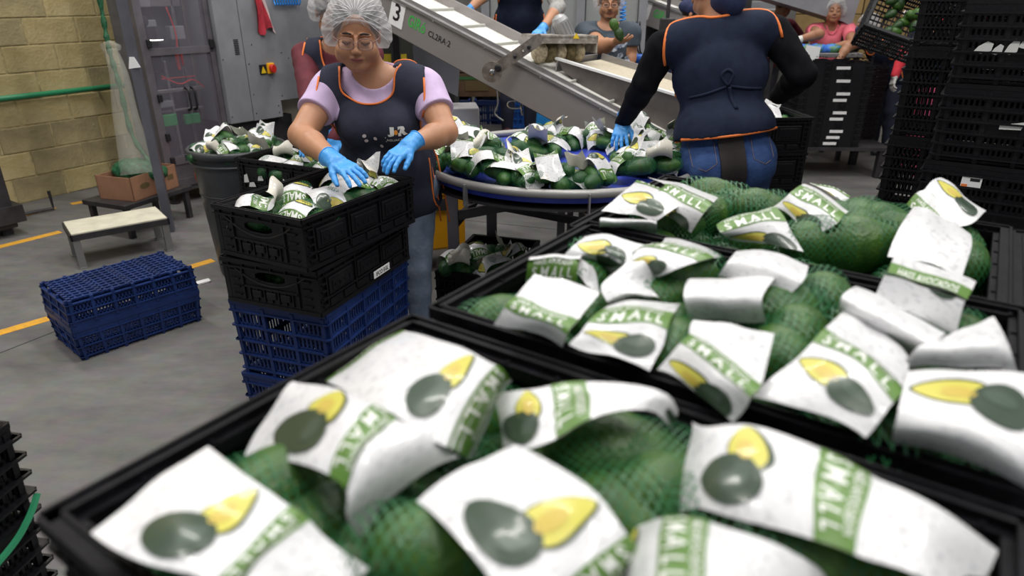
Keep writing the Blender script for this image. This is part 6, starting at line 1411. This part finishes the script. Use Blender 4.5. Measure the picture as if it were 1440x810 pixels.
# ===== the woman packing trays (focus of the picture)
P = Person('woman in lavender T-shirt, glasses, hair net and slate apron packing the stacked tray', (-.535, 2.92, 0), -3, 1.60, .0065, lean=13, side=0, girth=1.22, head=(13, 12, 3), sh_w=1.08, hs=1.13, hz=.927, hy=-.030, fw=1.13, hx=-.027)
wL, wR = at(470, 226, 1.065), at(577, 203, 1.09); eL, eR = aty(424, 190, 2.62), aty(626, 186, 2.66)
LA, RA = (eL, wL), (eR, wR)
S = Sdf(.0055); P.torso(S); P.neck(S); P.arms(S, LA, RA, fr=1.0, infl=.98); S.grid(); v1, f1 = S.mesh()
S = Sdf(.0026); P.head(S); P.neck(S); zc = P.HM @ V(0, .02, -.16); S.grid(); S.half(zc, (0, 0, -1)); v2, f2 = S.mesh()
me = np_mesh('body', np.concatenate([v1, v2]) - np.array(P.e.location), np.concatenate([f1, f2 + len(v1)]), skin); P.bo = mesh_obj('body', me, P.e)
P.face_bits(); P.hair(.004); P.hairnet(.003, 1.08); P.glasses()
lav = mat('lavender_shirt', (.58, .44, .66), .8, nscale=30, namt=.05, bump=.15, bscale=25, sheen=.0)
P.shirt(lav, LA, RA, 'short', .005, bust=True, noise=.0018)
m = MB(); cp = [P.t(.040 * math.sin(a) , -.008 - .034 * math.cos(a), .822 - .020 * math.cos(a)) for a in [2 * math.pi * i / 30 for i in range(30)]]; 
FP_ = [(-.132, .775), (-.128, .855), (-.084, .848), (-.078, .80), (-.05, .780), (-.012, .774), (.028, .780), (.052, .80), (.060, .848), (.116, .855), (.130, .775), (.108, .71), (.118, .64), (.125, .50), (.115, .43), (-.115, .43), (-.125, .50), (-.118, .64), (-.112, .71)]
P.vest(charcoal_vest, orange, FP_, BACK, .0065, .014, .0040, bust=True, noise=.002)
def on_vest(P, x0, z0, w, h, s_, mt_, name, sgn=-1, bold=.03, poly=None, lift=.0022):
    """lettering or shapes laid on the cloth"""
    vs, fs = text2d(s_, bold) if s_ else poly
    out = []
    for u, v_ in vs:
        x = x0 + u * w; z = z0 + v_ * h; p = P.surf(x, z, sgn)
        if p is None: p = P.t(x, -.1, z)
        out.append(p)
    nn_ = P.T.to_3x3() @ V(0, sgn, 0)
    m = MB(); m.add([p + nn_ * lift for p in out], fs); return P.put(name, m, mt_, smooth=False, parent=getattr(P, 'vo', None))
wt_ = mat('embroidery_white', (.75, .75, .73), .7)
on_vest(P, .038, .708, .017, .024, 'J', wt_, 'logo_letter', bold=.07); on_vest(P, .064, .708, .021, .024, 'R', wt_, 'logo_letter', bold=.07)
disc = ([(.5 + .5 * math.cos(a), .5 + .5 * math.sin(a)) for a in [2 * math.pi * i / 16 for i in range(16)]], [tuple(range(16))])
rect = ([(0, 0), (1, 0), (1, 1), (0, 1)], [(0, 1, 2, 3)])
on_vest(P, .0545, .712, .009, .013, None, mat('logo_orange', (.8, .3, .03), .6), 'logo_dot', poly=disc)
on_vest(P, .030, .7025, .062, .0022, None, wt_, 'logo_line', poly=rect); on_vest(P, .030, .6905, .062, .0022, None, wt_, 'logo_line', poly=rect)
on_vest(P, .033, .694, .056, .0068, 'AGUACATES', wt_, 'logo_letters', bold=.02)
for x, z in ((-.026, .702), (-.024, .687), (-.002, .691), (.010, .668)): on_vest(P, x, z, .009, .010, None, mat('pin_badge', (.72, .62, .62), .4), 'button_badge', poly=disc)
P.trousers(jeans_pale)
P.shoes(mat('dark_shoe', (.03, .03, .035), .5))
m = MB(); m.tube([P.t(.118, -.02, .60), P.t(.128, -.01, .50), P.t(.130, .0, .40)], .004, 6); P.put('trim', m, orange); m = MB(); m.tube([P.t(.132, .01, .60), P.t(.142, .02, .50), P.t(.15, .03, .38)], .004, 6); P.put('trim', m, orange)
dR = (at(503, 248, 1.03) - wL); glove(P, wL, (dR.x, dR.y, -.03), (.15, -.3, 1), 1, curl=(14, 12, 14, 18), cuff=.035, spread=8, thumb=38, sc=.98)
dL = (at(538, 232, 1.04) - wR); glove(P, wR, (dL.x, dL.y, -.05), (-.2, -.4, 1), -1, curl=(12, 16, 22, 26), cuff=.035, spread=8, thumb=30, sc=.98)

# ===== the worker seen from behind
Q = Person('worker seen from behind in navy vest and jeans, reaching left onto the round table', (.945, 2.98, 0), 176, 1.81, .0075, lean=13, side=8, girth=1.04, head=(30, 20, 10), sh_w=1.16, hz=.91)
wq = at(876, 172, 1.02); eq = aty(908, 116, 3.12); ehr = aty(1128, 105, 2.98); whr = aty(1095, 135, 3.25)
blk = mat('black_sleeve', (.006, .006, .008), .9, spec=.1, nscale=20, namt=.3)
QL, QR = (ehr, whr), (eq, wq)
S = Sdf(.008); Q.torso(S); Q.neck(S); Q.head(S); Q.arms(S, QL, QR, infl=.9); S.grid(); Q.add('body', S, skin_dark)
Q.shirt(blk, QL, QR, 'long', .008, noise=.003)
navy_cap = mat('navy_cap_cloth', (.020, .028, .085), .8, nscale=30, namt=.2)
Q.hair(.008); Q.cap(navy_cap)
S = Sdf(.008); S.ell(Q.h(0, .075, -.075), (.075, .065, .085), .02); S.grid(); S.noise(.003, 50, 2); Q.add('cap_back', S, navy_cap)
BK_ = [(-.135, .770), (-.112, .838), (-.045, .845), (-.02, .836), (.02, .836), (.045, .845), (.112, .838), (.135, .770), (.118, .715), (.112, .67), (.124, .62), (.128, .574), (.0, .563), (-.128, .574), (-.124, .62), (-.112, .67), (-.118, .715)]
FQ_ = [(x, max(z, .567)) for x, z in FRONT]
Q.vest(navy_vest, orange, FQ_, BK_, .007, .020, .0062, noise=.0045)
m = MB()
for q in (-1, 1):
    pts = [Q.surf(q * .105 * (1 - t) + .004 * q, .665 + .012 * t - .006 * math.sin(t * 3), 1) for t in (0, .25, .5, .75, 1)]; pts = [p for p in pts if p]; m.tube(curve_pts(pts, 4), .0065, 8)
pts = [Q.surf(.0, .677, 1), Q.surf(.014, .70, 1), Q.surf(.0, .712, 1), Q.surf(-.012, .70, 1), Q.surf(.0, .677, 1)]; m.tube(curve_pts([p for p in pts if p], 4), .007, 8)
pts = [Q.surf(-.003, .675, 1), Q.surf(-.006, .65, 1), Q.surf(-.012, .622, 1)]; m.tube(curve_pts([p for p in pts if p], 4), .009, 8)
Q.put('waist_tie', m, navy_vest)
Q.trousers(jeans_m, waist=.585)
nb = Q.B.to_3x3() @ V(0, 1, 0)
def strip_on(S_, xs, zs, off, th_, name, m_):
    mb = MB(); pts = []
    for z in zs:
        for x in xs:
            p = Q.surf(x, z, 1, S_) or Q.t(x, .09, z); pts.append(p + nb * off)
    nx = len(xs); n0 = len(pts); fs = []
    for j in range(len(zs) - 1):
        for i in range(nx - 1): q = (j * nx + i, j * nx + i + 1, (j + 1) * nx + i + 1, (j + 1) * nx + i); fs.append(q); fs.append(tuple(k + n0 for k in q[::-1]))
    mb.add(pts + [p - nb * th_ for p in pts], fs); return Q.put(name, mb, m_)
strip_on(Q.ts, [-.024, -.012, 0, .012, .024, .034], [.60, .56, .53, .50, .47, .44, .41], .012, .008, 'hanging_panel', mat('dark_brown_strap', (.018, .013, .014), .8))
for q in (-1, 1):
    m = MB(); pts = [Q.surf(q * (.068 + a), b_, 1, Q.ts) for a, b_ in ((-.026, .560), (-.026, .53), (-.026, .505), (-.012, .496), (0, .490), (.012, .496), (.026, .505), (.026, .53), (.026, .560))]
    m.tube([p + nb * .001 for p in pts if p], .0014, 6); Q.put('pocket_seam', m, mat('seam_thread', (.16, .11, .09), .8))
Q.shoes(mat('dark_shoe', (.03, .03, .035), .5))
m = MB(); pts = [aty(976, 150, 3.02), aty(972, 180, 3.02), aty(969, 215, 3.02), aty(970, 228, 3.02)]; m.tube(curve_pts(pts, 4), .0075, 8); Q.put('trim', m, orange)
dq = at(868, 205, .93) - wq; glove(Q, wq, dq, (-.5, -.9, .3), -1, curl=(10, 18, 24, 28), cuff=.04, spread=9, thumb=35, sc=1.0)

# ===== worker behind the woman
P2 = Person('worker in maroon sleeves and slate vest half hidden behind the woman in lavender', (-.96, 3.98, 0), 5, 1.64, .009, lean=10, head=(25, 20, 0), girth=1.0)
mar = mat('maroon_shirt', (.10, .010, .02), .8, nscale=25, namt=.2)
a2 = (aty(436, 145, 3.6), aty(434, 192, 3.5)); b2 = (aty(500, 150, 3.6), aty(470, 195, 3.5))
S = Sdf(.008); P2.torso(S); P2.neck(S); P2.head(S); P2.arms(S, a2, b2, infl=.9); S.grid(); P2.add('body', S, skin_dark)
P2.shirt(mar, a2, b2, 'long'); P2.vest(charcoal_vest, orange, FRONT, BACK, .008, .016, .005); P2.hair(.008); P2.hairnet(.006, 1.05, False); P2.face_bits(); P2.trousers(mat('dark_trousers', (.03, .03, .04), .8)); P2.shoes(mat('dark_shoe', (.03, .03, .035), .5))
glove(P2, a2[1], at(429, 222, .86) - a2[1], (-.3, -.8, .5), 1, res=.004, curl=(15,) * 4, cuff=.03, sc=.95); glove(P2, b2[1], V(-.1, -.5, -.6), (0, -.7, .5), -1, res=.004, curl=(15,) * 4, cuff=.03, sc=.95)

# ===== operator behind the incline conveyor
P4_ = Person('operator in light grey sweatshirt and navy vest behind the incline conveyor, head above the picture', (.06, 5.95, .44), 3, 1.66, .009, lean=16, head=(20, 0, 0), girth=1.1)
gs = mat('heather_grey_sweat', (.33, .32, .31), .85, nscale=60, namt=.2, bump=.2, bscale=20)
h1, h2 = aty(640, 24, 5.32), aty(752, 47, 5.25); a4 = (aty(685, -12, 5.55), aty(660, 14, 5.38)); b4 = (aty(785, 10, 5.6), aty(763, 40, 5.34))
S = Sdf(.009); P4_.torso(S); P4_.neck(S); P4_.head(S); P4_.arms(S, a4, b4, infl=.92); S.grid(); P4_.add('body', S, skin)
for (e_, w_) in (a4, b4): pass
P4_.shirt(gs, (a4[0], a4[0].lerp(a4[1], .45)), (b4[0], b4[0].lerp(b4[1], .45)), 'long', noise=.004); P4_.vest(navy_vest, orange, FRONT, BACK, .009, .018, .006)
P4_.hair(.009); P4_.hairnet(.007, 1.05, False); P4_.face_bits(); P4_.trousers(mat('dark_jeans', (.018, .022, .045), .8)); P4_.shoes(mat('maroon_shoe', (.10, .03, .04), .6))
glove(P4_, a4[1], h1 - a4[1] + V(-.03, 0, -.02), (.1, -.4, 1), 1, res=.004, curl=(20,) * 4, cuff=.02); glove(P4_, b4[1], h2 - b4[1] + V(-.02, -.02, -.03), (-.1, -.4, 1), -1, res=.004, curl=(25,) * 4, cuff=.02)
on_vest(P4_, .035, .70, .02, .016, None, mat('green_badge', (.03, .14, .07), .6), 'badge', poly=rect); on_vest(P4_, .041, .7025, .008, .011, None, wt_, 'badge_mark', poly=disc)

# ===== man with glasses tossing avocados
M5 = Person('man with hair net, black glasses and slate T-shirt tossing avocados in the background', (.765, 5.75, 0), -10, 1.66, .008, lean=2, head=(8, 8, 0), girth=1.18, hs=1.05)
a5 = (aty(848, 66, 5.30), aty(862, 60, 5.12)); b5 = (aty(885, 75, 5.72), aty(886, 95, 5.66))
S = Sdf(.0065); M5.torso(S); M5.neck(S); M5.head(S); M5.arms(S, a5, b5, infl=1.08); hand_prims(S, a5[1], V(.55, -.3, .12), (-.1, -.3, -1), -1, sc=.95, curl=(18, 14, 14, 20), thumb=50); hand_prims(S, b5[1], V(0, 0, -1), (1, 0, 0), 1, sc=.95); S.grid(); M5.add('body', S, skin)
slate = mat('slate_tshirt', (.055, .072, .095), .85, nscale=20, namt=.1)
M5.shirt(slate, a5, b5, 'short', .008, noise=.003); M5.vs = None
S = Sdf(.008); M5.torso(S); S.grid(.012); M5.vs = S
rng = random.Random(3); prn = mat('pale_shirt_print', (.50, .54, .60), .8, nscale=40, col2=(.12, .15, .22), thr=(.45, .55))
for i in range(30):
    x = .038 + rng.uniform(-.055, .05); z = .68 + rng.uniform(-.10, .07); pw = rng.uniform(.02, .04); on_vest(M5, x, z, pw, pw * rng.uniform(.5, 1.1), None, prn, 'shirt_print', poly=([(0, .1), (.6, 0), (1, .4), (.8, 1), (.2, .8)], [(0, 1, 2, 3, 4)]))
M5.hair(.007); M5.hairnet(.006, 1.05, False); M5.face_bits(); M5.glasses(mat('black_glasses', (.01, .01, .01), .8, spec=.1)); M5.trousers(mat('dark_trousers', (.03, .03, .04), .8)); M5.shoes(mat('dark_shoe', (.03, .03, .035), .5))
m = MB(); m.tube(curve_pts([M5.h(-.02, -.092, -.048), M5.h(0, -.099, -.046), M5.h(.02, -.092, -.048)], 4), .0025, 6); m.tube(curve_pts([M5.h(-.016, -.078, -.093), M5.h(0, -.084, -.096), M5.h(.016, -.078, -.093)], 4), .006, 6); M5.put('beard', m, hair_m)
for (px, py, n_) in ((864, 36, 'upper'), (871, 49, 'lower')):
    p = aty(px, py, 5.0); o = mesh_obj('avocado', AVO[0 if n_ == 'upper' else 1], None, p, (.3, 1.1, .4)); tag(o, '%s one of two avocados in mid air above the hand of the man with glasses' % n_, 'avocado', 'tossed avocados')

# ===== navy capped woman
P6 = Person('woman in navy cap and dark vest over magenta shirt by the second conveyor', (1.43, 6.25, 0), 62, 1.56, .009, lean=8, head=(18, 10, 0), girth=.95)
mg = mat('magenta_shirt', (.26, .02, .06), .8)
a6 = (aty(945, 58, 6.0), aty(962, 74, 5.9)); b6 = (aty(962, 60, 6.4), aty(978, 74, 6.2))
S = Sdf(.009); P6.torso(S); P6.neck(S); P6.head(S); P6.arms(S, a6, b6); S.grid(); P6.add('body', S, skin)
P6.shirt(mg, a6, b6, 'long'); P6.vest(navy_vest, orange, FRONT, BACK, .009, .016, .006); P6.hair(.009); P6.cap(navy_cap); P6.face_bits(); P6.trousers(mat('dark_trousers', (.03, .03, .04), .8)); P6.shoes(mat('dark_shoe', (.03, .03, .035), .5))

# ===== man in pink polo
P7 = Person('man in pink polo shirt and hair net reaching left across the far sorting table', (3.46, 7.85, 0), -12, 1.60, .009, lean=20, side=-4, head=(-2, -8, 0), girth=1.15, hs=1.05)
pk = mat('pink_polo', (.75, .16, .21), .8, nscale=30, namt=.06, bump=.1)
a7 = (aty(1152, 48, 7.2), aty(1122, 56, 7.1)); b7 = (aty(1200, 62, 7.2), aty(1165, 68, 7.1))
S = Sdf(.008); P7.torso(S); P7.neck(S); P7.head(S); P7.arms(S, a7, b7, infl=1.0); S.grid(); P7.add('body', S, skin_dark)
P7.shirt(pk, a7, b7, 'short', .009, noise=.003); P7.hair(.008); P7.hairnet(.007, 1.08, False); P7.face_bits(); P7.trousers(mat('dark_jeans', (.018, .022, .045), .8)); P7.shoes(mat('dark_shoe', (.03, .03, .035), .5))
wg = mat('white_knit_glove', (.62, .61, .58), .9, nscale=80, namt=.1)
glove(P7, a7[1], V(-1, -.1, -.15), (0, -.2, 1), -1, wg, .005, curl=(20,) * 4, cuff=.03); glove(P7, b7[1], V(-1, -.2, -.2), (0, -.3, 1), 1, wg, .005, curl=(25,) * 4, cuff=.03)
S = Sdf(.009); P7.torso(S); S.grid(.013); P7.vs = S
pts = [P7.surf(.07 - .0 * t, .80 - .22 * t, -1) for t in (0, .25, .5, .75, 1)]; m = MB(); m.tube(curve_pts([p for p in pts if p], 4), .010, 6); P7.put('shoulder_strap', m, ink)
m = MB(); m.tube(curve_pts([P7.t(-.035, -.03, .835), P7.t(-.02, -.055, .80), P7.t(0, -.06, .785), P7.t(.02, -.055, .80), P7.t(.035, -.03, .835)], 5), .010, 8); P7.put('collar', m, pk)

# ===== worker bending beside him
P8 = Person('bending worker with hair net, dark mask and orange edged vest beside the pink polo man', (3.98, 7.35, 0), -75, 1.60, .009, lean=42, head=(-12, 10, 0), girth=1.05)
dg = mat('dark_grey_shirt', (.055, .052, .06), .85, nscale=20, namt=.2)
a8 = (aty(1192, 66, 7.0), aty(1178, 86, 6.95)); b8 = (aty(1205, 62, 7.5), aty(1190, 82, 7.3))
S = Sdf(.009); P8.torso(S); P8.neck(S); P8.head(S); P8.arms(S, a8, b8); S.grid(); P8.add('body', S, skin_dark)
P8.shirt(dg, a8, b8, 'long'); P8.vest(navy_vest, orange, FRONT, BACK, .009, .016, .006); P8.hair(.009); P8.hairnet(.007, 1.08, False); P8.face_bits(); P8.trousers(mat('dark_jeans', (.018, .022, .045), .8)); P8.shoes(mat('dark_shoe', (.03, .03, .035), .5))
m = MB(); m.lathe([(.001, -.03), (.03, -.02), (.036, 0), (.03, .02), (.001, .03)], 12, 0, P8.HM @ Matrix.Translation((0, -.085, -.045)) @ Matrix.Rotation(R(90), 4, 'X')); P8.put('face_mask', m, navy_cap)

# ===== red sleeved worker carrying a tilted crate behind the right stacks
P9 = Person('worker in red sleeves and white gloves carrying a tilted black crate behind the right stacks', (4.42, 7.0, 0), -62, 1.75, .009, lean=4, head=(12, 0, 0), girth=1.0)
rd = mat('red_sweatshirt', (.62, .03, .05), .8, nscale=20, namt=.1)
a9 = (aty(1274, 68, 6.8), aty(1259, 106, 6.75)); b9 = (aty(1300, 50, 7.2), aty(1285, 20, 7.0))
S = Sdf(.009); P9.torso(S); P9.neck(S); P9.head(S); P9.arms(S, a9, b9); S.grid(); P9.add('body', S, skin_dark)
P9.shirt(rd, a9, b9, 'long'); P9.vest(navy_vest, orange, FRONT, BACK, .009, .016, .006); P9.hair(.009); P9.hairnet(.007, 1.08, False); P9.face_bits(); P9.trousers(mat('navy_work_trousers', (.03, .045, .11), .8)); P9.shoes(mat('grey_shoe', (.10, .10, .11), .6))
glove(P9, a9[1], V(-.25, -.2, -1), (-1, 0, 0), 1, wg, .005, curl=(30,) * 4, cuff=.03); glove(P9, b9[1], V(-.6, -.4, .2), (0, -.3, 1), -1, wg, .005, curl=(40,) * 4, cuff=.03)
cc = aty(1264, 46, 5.6)
cr9 = place_crate(vent_crate(black2, .6, .45, .32, .03, 5, 5), 'crate', (cc.x, cc.y, cc.z), 0, 'tilted black crate with green avocados carried behind the right hand stacks', rot=(R(58), R(18), R(-20)))
rng = random.Random(8); MR = Euler((R(58), R(18), R(-20))).to_matrix()
for i in range(14):
    p = cc + MR @ V(rng.uniform(-.2, .2), rng.uniform(-.12, .12), .16 + rng.uniform(-.03, .05)); o = mesh_obj('avocado', AVO[2 + i % 2], None, p, (rng.uniform(0, 3), rng.uniform(0, 3), 0)); tag(o, 'green avocado lying in the tilted crate carried at the right', 'avocado', 'avocados in the carried crate')
# ===== legs in pink trousers far behind
P10 = Person('distant worker in dark red striped sweater behind the back turned worker', (2.95, 8.3, 0), 10, 1.62, .010, lean=18, head=(25, 10, 0), girth=1.1)
a10 = (aty(1098, 60, 8.0), aty(1112, 66, 7.8)); b10 = (aty(1128, 55, 8.2), aty(1132, 66, 7.9))
S = Sdf(.011); P10.torso(S); P10.neck(S); P10.head(S); P10.arms(S, a10, b10); S.grid(); P10.add('body', S, skin_dark)
P10.shirt(mat('dark_striped_sweater', (.12, .01, .02), .85), a10, b10, 'long'); P10.hair(.01); P10.cap(ink); P10.face_bits(); P10.trousers(mat('dark_trousers', (.03, .03, .04), .8)); P10.shoes(mat('dark_shoe', (.03, .03, .035), .5))
P11 = Person('worker in pink trousers almost hidden behind the right crate stacks, one shoe showing', (3.62, 6.15, 0), -75, 1.6, .010, lean=5, girth=1.0)
a11 = (V(3.5, 5.95, 1.0), V(3.35, 5.85, .85)); b11 = (V(3.7, 6.3, 1.0), V(3.6, 6.1, .85))
S = Sdf(.011); P11.torso(S); P11.neck(S); P11.head(S); P11.arms(S, a11, b11); S.grid(); P11.add('body', S, skin_dark)
P11.shirt(navy_vest, a11, b11, 'long'); P11.hair(.01); P11.cap(navy_cap); P11.face_bits(); P11.trousers(mat('pink_trousers', (.42, .05, .12), .8)); P11.shoes(mat('grey_shoe', (.10, .10, .11), .6))
